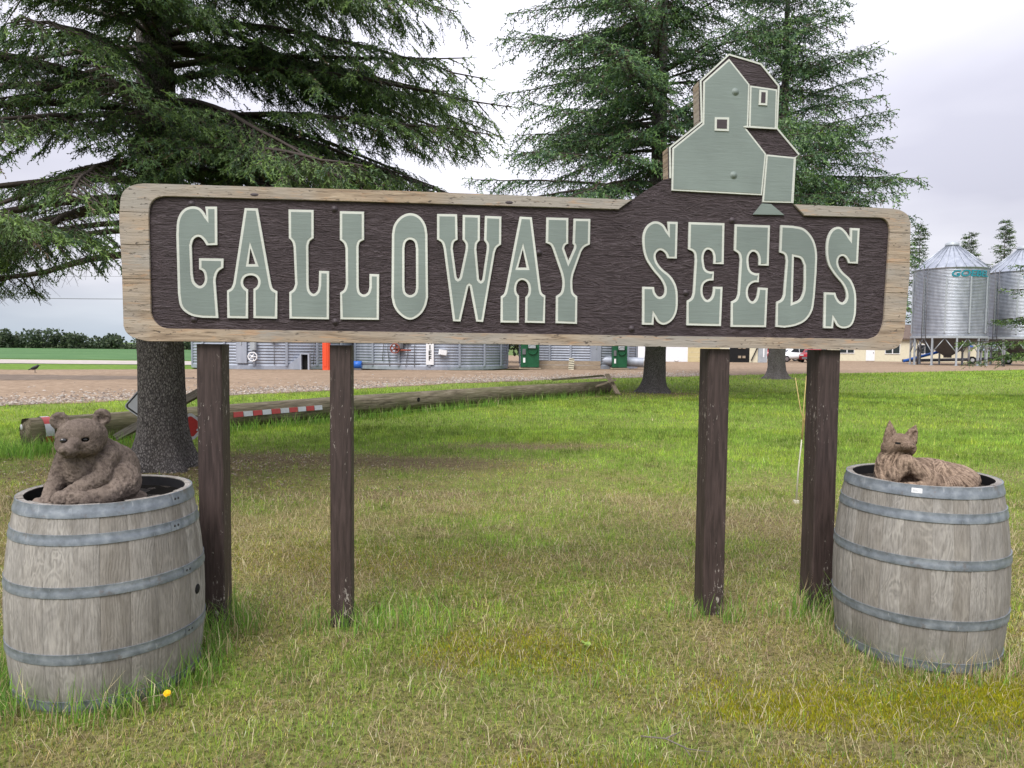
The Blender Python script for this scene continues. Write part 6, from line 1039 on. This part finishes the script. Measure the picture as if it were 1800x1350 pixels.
# crow
cr = root('crow', 'small dark crow standing on the gravel yard at the far left', 'bird', (-22.3, 33.2, .045), R(20)); 
s = Sdf((-.30, -.13, .0), (.34, .13, .46), .012); s.ell((0, 0, .22), (.16, .08, .085), .03, (0, R(-25), 0)); s.ell((.12, 0, .32), (.055, .05, .05), .04); s.cap([(.15, 0, .32), (.25, 0, .305)], (.024, .006), .01); s.cap([(-.10, 0, .19), (-.26, 0, .12)], (.045, .018), .03); s.ell((-.03, .06, .22), (.14, .03, .06), .02, (0, R(-25), 0)); s.ell((-.03, -.06, .22), (.14, .03, .06), .02, (0, R(-25), 0))
link('body', s.mesh('crow_body'), MT['bird'], cr)
for y_ in (-.035, .035):
    mb = MB(); mb.tube([(0, y_, .17), (.01, y_, .06), (.0, y_, .0)], .008, 6); mb.tube([(0, y_, .006), (.06, y_, .004)], .006, 5); mb.build('leg', MT['bird'], cr)
# overhead wires between poles standing outside the photo's left edge and behind the big spruce
pl = []
for (x, y, lab) in ((-150, 128, 'wooden utility pole outside the left edge of the photo carrying the wires'), (-21, 96, 'wooden utility pole hidden behind the sign and carrying the wires')):
    U_ = root('utility_pole', lab, 'pole', (x, y, 0)); mb = MB(); mb.tube([(0, 0, -.1), (0, 0, 11.5 if x < -50 else 8.3)], [.16, .11], 10); mb.build('pole', MT['log'], U_); mb = MB(); mb.box((0, 0, 10.8 if x < -50 else 7.7), (2.2, .12, .12)); mb.build('crossarm', MT['log'], U_)
for i, (za, zb_, xo) in enumerate(((11.0, 7.85, -.9), (10.95, 7.8, .9), (14.6, 11.0, 0))):
    a = Vector((-150+xo, 128, za)); b = Vector((-21+xo, 96, zb_)); P = [a.lerp(b, t/24)-Vector((0, 0, 4*1.1*(t/24)*(1-t/24))) for t in range(25)]
    mb = MB(); mb.tube(P, .022, 5); o = mb.build('power_line', MT['wire']); tag(o, ['lower thin power line crossing the sky left of the sign', 'thin power line just beside the lower one left of the sign', 'upper thin power line crossing the sky left of the sign'][i], 'wire', 'power lines left of the sign')

# ---------------------------------------------------------------- steel bins
def corrugated(r, z0, z1, pitch, amp, n=96):
    prof = []; z = z0; k = 0; st_ = pitch/4
    while z <= z1+1e-6: prof.append((r+amp*math.cos(k*math.pi/2), z)); z += st_; k += 1
    mb = MB(); mb.lathe(prof, n); return mb
def flat_bin(label, x, y, r, zt, a_off, ribs=18, group=None):
    Bn = root('grain_bin', label, 'grain bin', (x, y, .03), 0, group)
    corrugated(r, .22, zt, .168, .032).build('corrugated_wall', MT['oldsteel'], Bn)
    mb = MB(); mb.lathe([(r+.05, 0), (r+.05, .22), (r-.05, .24)], 72, smooth=False); mb.build('base_ring', MT['oldsteel'], Bn)
    mb = MB(); mb.lathe([(r+.18, zt-.05), (r+.18, zt), (.5, zt+r*.52), (.5, zt+r*.52+.25), (0, zt+r*.52+.3)], 48, smooth=False); mb.build('roof', MT['oldsteel'], Bn)
    me0 = None
    for k in range(ribs):
        a = a_off+2*math.pi*k/ribs
        if me0 is None:
            mb = MB(); mb.box((0, 0, zt/2+.1), (.10, .14, zt-.2), None, .02); q = mb.build('stiffener', MT['oldsteel'], Bn); me0 = q.data
        else: q = link('stiffener', me0, None, Bn)
        q.location = ((r+.05)*math.cos(a), (r+.05)*math.sin(a), 0); q.rotation_euler = (0, 0, a)
    return Bn
def on_bin(b, r, px_ang, z): return (math.cos(px_ang)*r, math.sin(px_ang)*r, z)
rb = 5.05
B1 = flat_bin('left grey corrugated grain bin seen under the sign between the first two posts', -14.9, 45.4, rb, 5.6, -math.pi/2+R(5+18))
B2 = flat_bin('middle grey corrugated grain bin with a white lettered strip between the second and third posts', -5.55, 47.2, 5.2, 5.6, -math.pi/2-R(7)-.1)
B3 = flat_bin('right grey corrugated grain bin standing in a timber curb between two green dryers', 4.72, 51.0, 4.15, 5.2, -math.pi/2+R(8))
def face_ang(bin_, deg):
    vx, vy = -bin_.location.x, -bin_.location.y; return math.atan2(vy, vx)+R(deg)
def bin_part(bin_, deg, r, z, mb, name, m):
    q = mb.build(name, m, bin_); a = face_ang(bin_, deg); q.location = (r*math.cos(a), r*math.sin(a), z); q.rotation_euler = (0, 0, a+math.pi/2); return q
# doors
for (b_, dg, w_, r_, h_) in ((B1, -23, .65, rb, 2.3), (B3, 16, .75, 4.15, 2.2)):
    mb = MB(); mb.box((0, 0, 0), (w_, .10, h_), None, .03); d_ = bin_part(b_, dg, r_+.06, .35+h_/2, mb, 'door', MT['oldsteel']); mb = MB(); mb.box((0, -.07, 0), (.05, .05, .25)); mb.build('handle', MT['frame'], d_)
# CHIEF strip on the middle bin: letters stacked one under the other
def text_mesh(s_, size, ext=.004, bold=0):
    cu = bpy.data.curves.new('txt', 'FONT'); cu.body = s_; cu.size = size; cu.extrude = ext; cu.offset = bold; cu.align_x = 'CENTER'; cu.align_y = 'CENTER'
    o = bpy.data.objects.new('txt', cu); col.objects.link(o); dg = bpy.context.evaluated_depsgraph_get(); me = bpy.data.meshes.new_from_object(o.evaluated_get(dg)); bpy.data.objects.remove(o); return me
mb = MB(); mb.box((0, 0, 0), (.46, .04, 2.5), None, .01); strip = bin_part(B2, .8, 5.30, 1.56, mb, 'lettered_strip', MT['white'])
for i, ch in enumerate('CHIEF'):
    q = link('letter', text_mesh(ch, .36, .004, .012), MT['black'], strip); q.rotation_euler = (R(90), 0, 0); q.location = (0, -.028, .42-.325*i); q['label'] = 'black letter '+ch
# small gear fixed on the bins
def pulley(b_, dg, r_, z, m, rad=.28):
    mb = MB(); prof = [(rad, -.05), (rad, .05), (rad-.05, .05), (rad-.05, -.05), (rad, -.05)]; mb.lathe(prof, 20)
    for k in range(5): a = 2*math.pi*k/5; mb.tube([(0, 0, 0), ((rad-.03)*math.cos(a), (rad-.03)*math.sin(a), 0)], .028, 5)
    mb.lathe([(0, .07), (.07, .07), (.07, -.2), (0, -.2)], 10)
    q = mb.build('drive_wheel', m, b_); a = face_ang(b_, dg); q.location = (r_*math.cos(a), r_*math.sin(a), z); q.rotation_euler = Vector((math.cos(a), math.sin(a), 0)).to_track_quat('Z', 'Y').to_euler(); return q
pulley(B1, -15, rb+.35, .72, MT['white'], .27); mb = MB(); mb.box((0, 0, 0), (.34, .3, .5), None, .06); bin_part(B1, -15, rb+.2, 1.35, mb, 'motor', MT['frame'])
pulley(B2, -20.5, 5.6, 1.25, MT['rust'], .30); mb = MB(); mb.box((0, 0, 0), (.5, .35, .6), None, .1); bin_part(B2, -18.5, 5.4, 1.55, mb, 'motor', MT['trim']); mb = MB(); mb.tube([(0, 0, 0), (.9, 0, 0)], .05, 6); bin_part(B2, -20, 5.5, 1.15, mb, 'drive_shaft', MT['rust'])
mb = MB(); mb.box((0, 0, 0), (.4, .15, .35), None, .02); bin_part(B2, -14, 5.32, 1.75, mb, 'electric_box', MT['frame'])
mb = MB(); mb.box((0, 0, 0), (.34, .15, .3), None, .02); bin_part(B1, -3, rb+.14, 1.75, mb, 'electric_box', MT['frame'])
mb = MB(); mb.box((0, 0, 0), (.5, .22, .30), Matrix.Rotation(.15, 3, 'Y'), .06); bin_part(B2, 9, 5.38, 1.05, mb, 'vent_hood', MT['white'])
for (b_, r_, dg, z0, z1) in ((B1, rb, -3, .25, 1.7), (B1, rb, 22, .25, 2), (B2, 5.2, -14, .2, 1.7), (B2, 5.2, -26, .2, 2.2), (B2, 5.2, -9, .2, 2.3), (B2, 5.2, -30, .5, 2.4)):
    mb = MB(); mb.tube([(0, 0, z1), (random.uniform(-.08, .08), -.05, (z0+z1)/2), (random.uniform(-.15, .1), 0, z0)], .022, 5); bin_part(b_, dg, r_+.10, 0, mb, 'cable', MT['trim'])
# unloading chute box in front of the left bin
ub = root('unload_box', 'grey steel chute box with a dark opening at the foot of the left bin', 'chute', (-12.15, 40.75, .03))
mb = MB(); mb.add([(-1.1, 0, 0), (0, 0, 0), (0, 0, .78), (-.9, 0, .10), (-1.1, .9, 0), (0, .9, 0), (0, .9, .78), (-.9, .9, .10)], [(0, 1, 2, 3), (7, 6, 5, 4), (0, 4, 5, 1), (1, 5, 6, 2), (2, 6, 7, 3), (3, 7, 4, 0)]); mb.build('ramp', MT['oldsteel'], ub)
mb = MB(); mb.box((.06, 0, .45), (.09, .3, .95)); mb.box((.52, 0, .45), (.09, .3, .95)); mb.box((.29, 0, .90), (.37, .3, .07)); mb.build('frame', MT['oldsteel'], ub); mb = MB(); mb.box((.29, .12, .42), (.36, .04, .85)); mb.build('opening', MT['dark'], ub)  # the opening is a near-black panel, its inner shade painted
og = root('bin_sweep', 'upright red orange plastic chute leaning on the left bin behind the second post', 'chute', (-10.55, 40.4, .03)); mb = MB(); mb.box((0, 0, .92), (.42, .35, 1.84), None, .09); mb.build('body', MT['orange'], og); mb = MB(); mb.box((-.02, -.19, .95), (.16, .03, 1.5), None, .01); mb.build('channel', MT['orange'], og)
mo_ = root('blue_motor', 'round blue electric motor on the ground right of the second post', 'motor', (-8.9, 40.9, .03)); mb = MB(); mb.tube([(-.25, 0, .30), (.25, 0, .30)], .22, 14); mb.build('body', MT['blue'], mo_); mb = MB(); mb.tube([(.25, 0, .34), (3.6, 0, .36)], .05, 7); mb.build('shaft', MT['trim'], mo_); mb = MB(); mb.box((0, 0, .05), (.5, .3, .1)); mb.build('foot', MT['trim'], mo_)
# timber curb, striped board, green dryers, duct
cb = root('timber_curb', 'low weathered timber curb round the foot of the right grain bin', 'curb', (3.55, 45.75, .03), R(4))
for i in range(2): mb = MB(); mb.box((0, 0, .14+.27*i), (4.3, .14, .255), None, .02); mb.build('timber', MT['plank'], cb)
sb = root('striped_board', 'cream and black striped board leaning on the timber curb', 'board', (3.75, 45.3, .03)); sb.rotation_euler = (R(-8), R(4), 0)
mb = MB(); mb.box((0, 0, .36), (.34, .03, .72)); mb.build('board', MT['creamwall'], sb)
for i in range(6): mb = MB(); mb.add([(-.168, -.018, .03+.115*i), (.168, -.018, .09+.115*i), (.168, -.018, .14+.115*i), (-.168, -.018, .08+.115*i)], [(0, 1, 2, 3)]); mb.build('stripe', MT['black'], sb)
def dryer(label, x, y, w_, h_, rz):
    D_ = root('green_dryer', label, 'dryer fan', (x, y, .05), rz); mb = MB(); mb.box((0, 0, h_/2+.12), (w_, 1.1, h_), None, .04); mb.build('housing', MT['green'], D_)
    mb = MB(); mb.box((-w_*.2, -.56, h_*.45+.1), (w_*.05, .05, h_*.85)); mb.box((w_*.45, -.56, h_*.45+.1), (w_*.05, .05, h_*.85)); mb.build('rib', MT['green'], D_)
    mb = MB(); mb.lathe([(w_*.27, 0), (w_*.24, .12), (w_*.24, .3)], 20); q = mb.build('fan_ring', MT['green'], D_); q.rotation_euler = (R(-90), 0, 0); q.location = (w_*.13, -.66, h_*.62)
    mb = MB(); mb.box((w_*.10, -.60, h_*.78), (w_*.42, .08, h_*.24), None, .02); mb.build('control_box', MT['frame'], D_); mb = MB(); mb.box((-w_*.33, -.58, h_*.55), (w_*.18, .1, .35)); mb.build('gas_valve', MT['trim'], D_); mb = MB(); mb.box((-w_*.32, -.575, h_*.28), (w_*.12, .02, .3)); mb.build('warning_plate', MT['white'], D_)
    mb = MB(); mb.box((0, 0, .04), (w_*1.2, 1.3, .08)); mb.build('skid', MT['plank'], D_); return D_
dryer('dark green dryer fan housing on a wooden skid between the middle and right bins', 1.12, 45.3, 1.15, 2.0, 0)
dryer('dark green control cabinet at the right side of the right grain bin', 7.0, 46.6, .95, 1.9, R(-4))
du = root('air_duct', 'large round galvanised duct with a dark open end lying beside the right grain bin', 'duct', (7.0, 47.2, .5), 0)
mb = MB(); mb.tube([(-1.5, .3, .1), (1.6, -.6, 0)], .31, 20, False); mb.build('tube', MT['oldsteel'], du); mb = MB(); mb.tube([(1.62, -.606, 0), (1.66, -.62, 0)], .33, 20, False); mb.build('rim', MT['frame'], du); mb = MB(); mb.tube([(1.3, -.52, 0), (1.32, -.52, 0)], .30, 20); mb.build('dark_inside', MT['dark'], du)  # near-black disc inside the duct stands in for its shaded depth

# ---------------------------------------------------------------- hopper bins on legs at the right
def hopper_bin(label, x, y, r=3.2, wz=2.85, ez=9.35, pz=11.7, goebel=True, seed=0):
    H_ = root('hopper_bin', label, 'grain bin', (x, y, 0)); fa_ = math.atan2(-y, -x)
    corrugated(r, wz, ez, .135, .036, 100).build('corrugated_wall', MT['steel'], H_)
    mb = MB(); mb.lathe([(r+.08, ez-.06), (r+.10, ez), (.55, pz), (.55, pz+.12), (0, pz+.2)], 48, smooth=False); rf = mb.build('roof', MT['steel'], H_)
    me0 = None
    for k in range(24):
        a = 2*math.pi*k/24+.1; mb = MB(); mb.tube([((r+.10)*math.cos(a), (r+.10)*math.sin(a), ez+.03), (.56*math.cos(a), .56*math.sin(a), pz+.03)], .035, 4); mb.build('roof_seam', MT['steel'], rf)
    mb = MB(); mb.lathe([(.62, pz+.05), (.62, pz+.25), (.3, pz+.42), (0, pz+.45)], 20); mb.build('roof_cap', MT['frame'], H_)
    mb = MB(); mb.lathe([(r-.05, wz), (.35, .95), (.35, .75)], 48); mb.build('hopper_cone', MT['cone'], H_)
    mb = MB(); mb.lathe([(r+.04, wz-.22), (r+.12, wz-.20), (r+.12, wz+.02), (r+.03, wz+.03)], 60, smooth=False); mb.build('ring_beam', MT['frame'], H_)
    n = 10; L = []
    for k in range(n):
        a = fa_+2*math.pi*(k+.35)/n; p = Vector(((r+.05)*math.cos(a), (r+.05)*math.sin(a), 0)); L.append(p); mb = MB(); mb.box((0, 0, wz/2-.1), (.15, .15, wz-.1)); mb.box((0, 0, .03), (.35, .35, .04)); q = mb.build('leg', MT['frame'], H_); q.location = p; q.rotation_euler = (0, 0, a)
        mb = MB(); mb.box((0, 0, (wz+ez)/2-.3), (.09, .13, ez-wz-1.2)); q = mb.build('stiffener', MT['frame'], H_); q.location = ((r+.06)*math.cos(a+.31), (r+.06)*math.sin(a+.31), 0); q.rotation_euler = (0, 0, a+.31)
    for k in range(n):
        p, q_ = L[k], L[(k+1) % n]; mid = (p+q_)/2; mb = MB()
        mb.tube([p+Vector((0, 0, 1.25)), mid+Vector((0, 0, wz-.2))], .045, 5); mb.tube([q_+Vector((0, 0, 1.25)), mid+Vector((0, 0, wz-.2))], .045, 5); mb.build('brace', MT['frame'], H_)
    # ladder
    a = fa_-R(38); mb = MB(); u = Vector((-math.sin(a), math.cos(a), 0)); c = Vector((math.cos(a), math.sin(a), 0))*(r+.15)
    for s_ in (-.22, .22): mb.tube([c+u*s_+Vector((0, 0, 1.2)), c+u*s_+Vector((0, 0, ez+.2))], .03, 4)
    z = 1.3
    while z < ez: mb.tube([c-u*.22+Vector((0, 0, z)), c+u*.22+Vector((0, 0, z))], .018, 4); z += .32
    mb.build('ladder', MT['trim'], H_)
    if goebel:
        me = text_mesh('GOEBEL', .82, .008, .02); nm_ = link('lettering', me, MT['teal'], H_)
        cw = fa_+R(34)
        for v_ in me.vertices:
            x_, y_, z_ = v_.co; x_ = x_*1.28+y_*.22; an_ = cw+x_/(r+.07); rr_ = r+.055+z_; v_.co = (rr_*math.cos(an_), rr_*math.sin(an_), 8.72+y_)
        nm_['label'] = 'teal word GOEBEL under the eave'
    return H_
hopper_bin('nearer galvanised hopper bin with the teal lettering, standing whole at the right', 43.1, 70.5, seed=1)
hopper_bin('farther galvanised hopper bin cut off by the right edge of the photo', 51.6, 72.5, seed=2)
# blue auger, trailer and guard posts under the bins
au = root('blue_auger', 'blue grain auger resting on its wheels in front of the hopper bins', 'auger', (43.4, 74.8, .05), R(-4))
mb = MB(); mb.tube([(-2.2, 0, .25), (2.0, 0, 1.45)], .15, 8); mb.build('tube', MT['blue'], au); mb = MB(); mb.tube([(-2.2, .2, .3), (8.5, .2, .62)], .16, 8); mb.build('lower_tube', MT['trim'], au); mb = MB(); mb.box((1.8, -.1, 1.5), (1.4, .5, .35), Matrix.Rotation(-.2, 3, 'Y'), .05); mb.build('hood', MT['blue'], au)
for x_ in (4.6, 8.2): mb = MB(); mb.tube([(x_, -.3, .42), (x_, -.05, .42)], .40, 16); w__ = mb.build('tyre', MT['tyre'], au); mb = MB(); mb.tube([(x_, -.32, .42), (x_, -.3, .42)], .2, 12); mb.build('rim', MT['white'], w__)
for i, (x_, y_, lab) in enumerate(((40.6, 71.3, 'dark guard post left of the nearer hopper bin'), (43.1, 67.2, 'dark guard post before the middle of the nearer hopper bin'), (45.6, 66.0, 'dark guard post before the right side of the nearer hopper bin'), (49.3, 67.5, 'dark guard post before the farther hopper bin'))):
    mb = MB(); mb.tube([(0, 0, -.1), (0, 0, 1.9)], .10, 8); o = mb.build('guard_post', MT['trim']); o.location = (x_, y_, 0); tag(o, lab, 'post', 'guard posts round the hopper bins')

# ---------------------------------------------------------------- buildings and cars behind
def gable(label, name, x, y, w_, d_, eave, ridge, rz, wm_, rm, cat='building'):
    G_ = root(name, label, cat, (x, y, .03), rz); mb = MB(); mb.box((0, d_/2, eave/2), (w_, d_, eave)); mb.build('wall', wm_, G_)
    o_ = .4; mb = MB(); V = [(-w_/2-o_, -o_, eave-.05), (w_/2+o_, -o_, eave-.05), (w_/2+o_, d_/2, ridge), (-w_/2-o_, d_/2, ridge), (-w_/2-o_, d_+o_, eave-.05), (w_/2+o_, d_+o_, eave-.05)]; V2 = [(a, b, c+.16) for a, b, c in V]
    mb.add(V+V2, [(0, 1, 2, 3), (3, 2, 5, 4), (9, 8, 7, 6), (10, 11, 8, 9), (0, 6, 7, 1), (4, 5, 11, 10), (1, 7, 8, 2), (2, 8, 11, 5), (0, 3, 9, 6), (3, 4, 10, 9)]); mb.build('roof', rm, G_)
    mb = MB(); mb.add([(-w_/2, 0, eave), (-w_/2, d_, eave), (-w_/2, d_/2, ridge-.05), (w_/2, 0, eave), (w_/2, d_, eave), (w_/2, d_/2, ridge-.05)], [(0, 1, 2), (5, 4, 3)]); mb.build('gable_wall', wm_, G_)
    return G_
def rect(par, name, x, z, w_, h_, m, y=-.03, t=.06, parent2=None): mb = MB(); mb.box((x, y, z), (w_, t, h_)); return mb.build(name, m, parent2 or par)
sh_ = gable('long white shed with a tan overhead door and dark open bay behind the right posts', 'farm_shed', 19.5, 74.0, 14, 12, 4.2, 6.4, 0, MT['whitewall'], MT['frame'])
rect(sh_, 'overhead_door', .4, 1.5, 3.3, 3.0, MT['tandoor'])
for i in range(5): rect(sh_, 'door_seam', .4, .5+.5*i, 3.2, .03, MT['creamwall'], -.065, .02)
rect(sh_, 'cream_siding', 2.55, 2.1, .9, 4.2, MT['creamwall'])
rect(sh_, 'dark_bay_panel', 5.0, 1.7, 3.8, 3.4, MT['dark'], -.04, .05)  # flat near-black panel: the bay's shaded interior is painted on the wall
rect(sh_, 'bay_post', 5.55, 1.7, .85, 3.4, MT['creamwall'], -.10, .08); rect(sh_, 'bay_door', 6.45, 1.7, .9, 3.4, MT['frame'], -.12, .08); rect(sh_, 'white_notice', 6.57, 1.1, .14, 1.1, MT['white'], -.18, .03)
mb = MB(); mb.box((5.6, -.3, .95), (.10, .08, 1.7), Matrix.Rotation(.42, 3, 'Y')); mb.build('leaning_bar', MT['black'], sh_)
for x_ in (4.1, 4.55): rect(sh_, 'stored_box', x_, .55, .3, .25, MT['plank'], -.1, .08); rect(sh_, 'stored_box', x_, 1.5, .3, .2, MT['plank'], -.1, .08)
for (x_, lab) in ((16.9, 'white stone by the left side of the tan overhead door'), (20.4, 'white stone by the right side of the tan overhead door')):
    s = Sdf((-.35, -.3, -.05), (.35, .3, .5), .04); s.ell((0, 0, .15), (.24, .2, .20), .02); s.ell((.08, .02, .25), (.12, .1, .1), .05); q = link('boulder', s.mesh('boulder'), MT['white']); q.location = (x_, 73.2, .03); tag(q, lab, 'stone', 'white stones by the overhead door')
hs = gable('cream bungalow with a brown roof and dark windows behind the right end of the sign', 'farmhouse', 48.5, 88, 17, 9, 2.75, 4.5, R(-14), MT['creamwall'], MT['roofbrown'], 'house')
for x_ in (-6.6, -1.4, 2.2, 6.0):
    f_ = rect(hs, 'window', x_, 1.55, 1.7, 1.25, MT['white'], -.04, .08); rect(hs, 'pane', x_-.42, 1.55, .72, 1.05, MT['glass'], -.09, .03, f_); rect(hs, 'pane', x_+.42, 1.55, .72, 1.05, MT['glass'], -.09, .03, f_)
d_ = rect(hs, 'door', -3.9, 1.1, 1.0, 2.1, MT['white'], -.04, .08); rect(hs, 'handle', -3.55, 1.05, .08, .12, MT['trim'], -.1, .06, d_)
ls = gable('small cream shed with a blue roof seen between the legs of the hopper bins', 'garden_shed', 54.8, 86, 2.2, 2.2, 1.9, 2.9, R(30), MT['creamwall'], MT['blue'], 'shed')
def car(label, name, x, y, rz, m, L=4.5, H=1.62, pick=False):
    C_ = root(name, label, 'car', (x, y, .04), rz); W = 1.85; hl = L/2
    side = [(-hl, .32), (-hl, .78), (-hl+.12, .95), (-hl+.95, 1.05), (-hl+1.65, H-.02), (-hl+2.1, H), (hl-.95, H-.03), (hl-.35, 1.12), (hl-.05, 1.0), (hl, .6), (hl-.05, .32)] if not pick else [(-hl, .4), (-hl, .95), (-hl+1.2, 1.1), (-hl+1.8, H), (-hl+3.0, H), (-hl+3.3, 1.15), (hl, 1.15), (hl, .45)]
    n = len(side); V = []
    for k, (yy_, ins_) in enumerate(((-W/2, 0), (W/2, 0))):
        for (a, b) in side: V.append((a, yy_*(1-.16*max(0, (b-1.0)/(H-1.0))), b))
    F = [tuple(range(n))[::-1], tuple(range(n, 2*n))]+[(i, (i+1) % n, (i+1) % n+n, i+n) for i in range(n)]
    me = py_mesh('car_body', V, F); bm = bmesh.new(); bm.from_mesh(me); bmesh.ops.recalc_face_normals(bm, faces=bm.faces); bmesh.ops.bevel(bm, geom=list(bm.edges), offset=.06, segments=2, affect='EDGES', clamp_overlap=True); bm.to_mesh(me); bm.free(); me.shade_smooth(); link('body', me, m, C_)
    for sgn_ in (-1, 1):
        def gq(name, P, mm): 
            V = [(a, sgn_*(W/2*(1-.16*max(0, (b-1.0)/(H-1.0)))+.006), b) for a, b in P]; mb = MB(); mb.add(V, [tuple(range(len(V)))]); mb.build(name, mm, C_, False)
        gq('side_window', [(-hl+1.3, 1.08), (-hl+1.78, H-.12), (-hl+2.35, H-.12), (-hl+2.35, 1.08)], MT['glass'])
        if not pick: gq('side_window', [(-hl+2.42, 1.08), (-hl+2.42, H-.12), (hl-1.05, H-.14), (hl-.62, 1.12)], MT['glass'])
        for wx in (-hl+.85, hl-.85):
            mb = MB(); mb.tube([(wx, sgn_*(W/2-.2), .34), (wx, sgn_*(W/2+.02), .34)], .34, 20); w_ = mb.build('wheel', MT['tyre'], C_); mb = MB(); mb.tube([(wx, sgn_*(W/2+.02), .34), (wx, sgn_*(W/2+.03), .34)], .21, 14); mb.build('rim', MT['rim'], w_)
        mb = MB(); mb.box((-hl+.03, sgn_*.66, .80), (.12, .42, .14), None, .03); mb.build('headlight', MT['silver'], C_); mb = MB(); mb.box((hl-.02, sgn_*.72, .95), (.1, .3, .2), None, .03); mb.build('tail_light', MT['red'], C_)
    mb = MB(); mb.box((-hl+.0, 0, .50), (.08, 1.2, .22), None, .02); mb.build('grille', MT['trim'], C_)
    mb = MB(); V = [(-hl+1.00, -.68, 1.08), (-hl+1.00, .68, 1.08), (-hl+1.66, .62, H-.05), (-hl+1.66, -.62, H-.05)]; mb.add([(a-.012, b, c+.012) for a, b, c in V], [(0, 1, 2, 3)]); mb.build('windscreen', MT['glass'], C_, False)
    return C_
car('white car parked nose to the left in the yard behind the right posts', 'parked_car', 31.0, 78.5, R(12), MT['carwhite'])
car('dark red car parked just right of the white car, partly behind the right end post', 'parked_car', 32.3, 76.0, R(50), MT['carred'])
car('red pickup parked behind the white car', 'parked_pickup', 31.2, 84.0, R(5), MT['carred'], 5.4, 1.85, True)

# ---------------------------------------------------------------- trees far off
for i, (x, y, H, Rm, lab) in enumerate(((55.5, 98, 19.0, 3.3, 'tall dark spruce between the sign and the nearer hopper bin'), (63.5, 100, 18.0, 3.0, 'spruce whose top shows above the peak of the nearer hopper bin'), (70.5, 103, 20.2, 3.4, 'thin topped spruce between the two hopper bins'), (78.5, 104, 16, 3.4, 'spruce behind the farther hopper bin'), (50.5, 103, 15.5, 3.5, 'spruce behind the right end of the sign'))):
    spruce(x, y, H, Rm, .8, lab, .2, whorl=.75, per=6, sec=.55, sh=.4, slen=.62, tpl=T_far, seed=40+i, hang=.25, shape=.95, droop=.12, dead=False, group='spruces behind the hopper bins', tint=.85, secl=.30, uneven=.45)
def bush(name, x, y, H, W, label, group, seed, n=1400, leaf=.5, tint=1., cat='tree', shape=None):
    r_ = np.random.default_rng(seed); T_ = root(name, label, cat, (x, y, 0), 0, group); mb = MB(); nb = 5
    for k in range(nb):
        a = 6.28*k/nb+seed; mb.tube([(0, 0, 0), (.15*W*math.cos(a), .15*W*math.sin(a), H*.35), (.34*W*math.cos(a), .34*W*math.sin(a), H*.72)], [.03*H*.5, .02*H*.5, .006*H], 5)
    mb.build('trunk', MT['deadtwig'], T_)
    K = 9; cen = np.stack([r_.normal(0, .24, K)*W, r_.normal(0, .24, K)*W, H*r_.uniform(.30, .82, K)], -1); rad = r_.uniform(.16, .30, K)*W
    c = r_.integers(0, K, n); d = r_.normal(0, 1, (n, 3)); d /= np.linalg.norm(d, axis=1, keepdims=True); P = cen[c]+d*(rad[c]*r_.uniform(.55, 1.08, n)**.6)[:, None]*np.array([1, 1, .8]); P[:, 2] = np.clip(P[:, 2], .15, H*1.02)
    t1 = r_.normal(0, 1, (n, 3)); t1 /= np.linalg.norm(t1, axis=1, keepdims=True); t2 = np.cross(t1, r_.normal(0, 1, (n, 3))); t2 /= np.linalg.norm(t2, axis=1, keepdims=True); L = leaf*r_.uniform(.5, 1.2, (n, 1))
    V = np.stack([P, P+t1*L*.5+t2*L*.35, P+t1*L, P+t1*L*.5-t2*L*.35], 1).reshape(-1, 3); Q = np.arange(n)[:, None]*4+np.arange(4)[None]
    C = np.array([[.07, .10, .055], [.09, .125, .06], [.055, .08, .05]])[r_.integers(0, 3, n)]*r_.uniform(.7, 1.3, (n, 1))*tint; q = link('crown', np_mesh('crown', V, None, Q, np.repeat(C, 4, 0)), MT['leaf'], T_); q['kind'] = 'stuff'; return T_  # leaf colours lightened to grey green, distance haze put into the colour
far_px = [(-118, 4.6, 6, 'tall ragged tree of the far tree line, at the left edge of the photo'), (-111.5, 4.5, 6, 'second tree from the left edge in the far tree line'), (-104, 4.8, 8, 'wide tree with a rounded top in the far tree line'), (-97.5, 3.9, 6, 'tree right of the widest one in the far tree line'), (-89.5, 3.4, 6, 'low tree before the gap in the far tree line'), (-82, 4.3, 8, 'largest dark tree in the middle of the far tree line'), (-76, 3.4, 6, 'round tree right of the middle of the far tree line'), (-70, 2.3, 6, 'low bushy tree in the thin part of the far tree line'), (-60, 2.9, 6, 'open tree near the trunk of the big spruce in the far tree line'), (-54, 2.4, 7, 'last small tree before the big spruce trunk in the far tree line')]
for i, (x, H, W, lab) in enumerate(far_px): bush('shelterbelt_tree', x, 158, H*.85, W*.85, lab, 'trees of the far tree line', 200+i, 900, .75, .9)
r_ = np.random.default_rng(5); n = 16000; xs = r_.uniform(-200, -20, n); P = np.stack([xs, 160+r_.normal(0, 1.6, n), r_.random(n)*(.5+.9*vnoise(xs*.16, xs*0, 4))], -1); t1 = r_.normal(0, 1, (n, 3)); t2 = r_.normal(0, 1, (n, 3))
V = np.stack([P, P+t1*.45, P+t2*.45], 1).reshape(-1, 3); C = np.array([[.07, .10, .055], [.09, .12, .06]])[r_.integers(0, 2, n)]  # same lightened grey green, haze painted into the leaves
tag(link('hedgerow', np_mesh('hedgerow', V, np.arange(3*n).reshape(-1, 3), None, np.repeat(C, 3, 0)), MT['leaf']), 'low continuous brush under the far tree line', 'brush', kind='stuff')
for i, (x, y, H, W, lab) in enumerate(((1.0, 62, 4.5, 4.5, 'dark leafy tree showing in the gap between the middle and right bins'), (-.8, 66, 5.5, 5, 'leafy tree behind the one in the gap between the bins'), (29, 100, 7, 8, 'leafy tree behind the parked cars'), (60, 96, 3.5, 6, 'bushy growth behind the legs of the farther hopper bin'))): bush('leafy_tree', x, y, H, W, lab, None, 300+i, 1500, .4, .9)
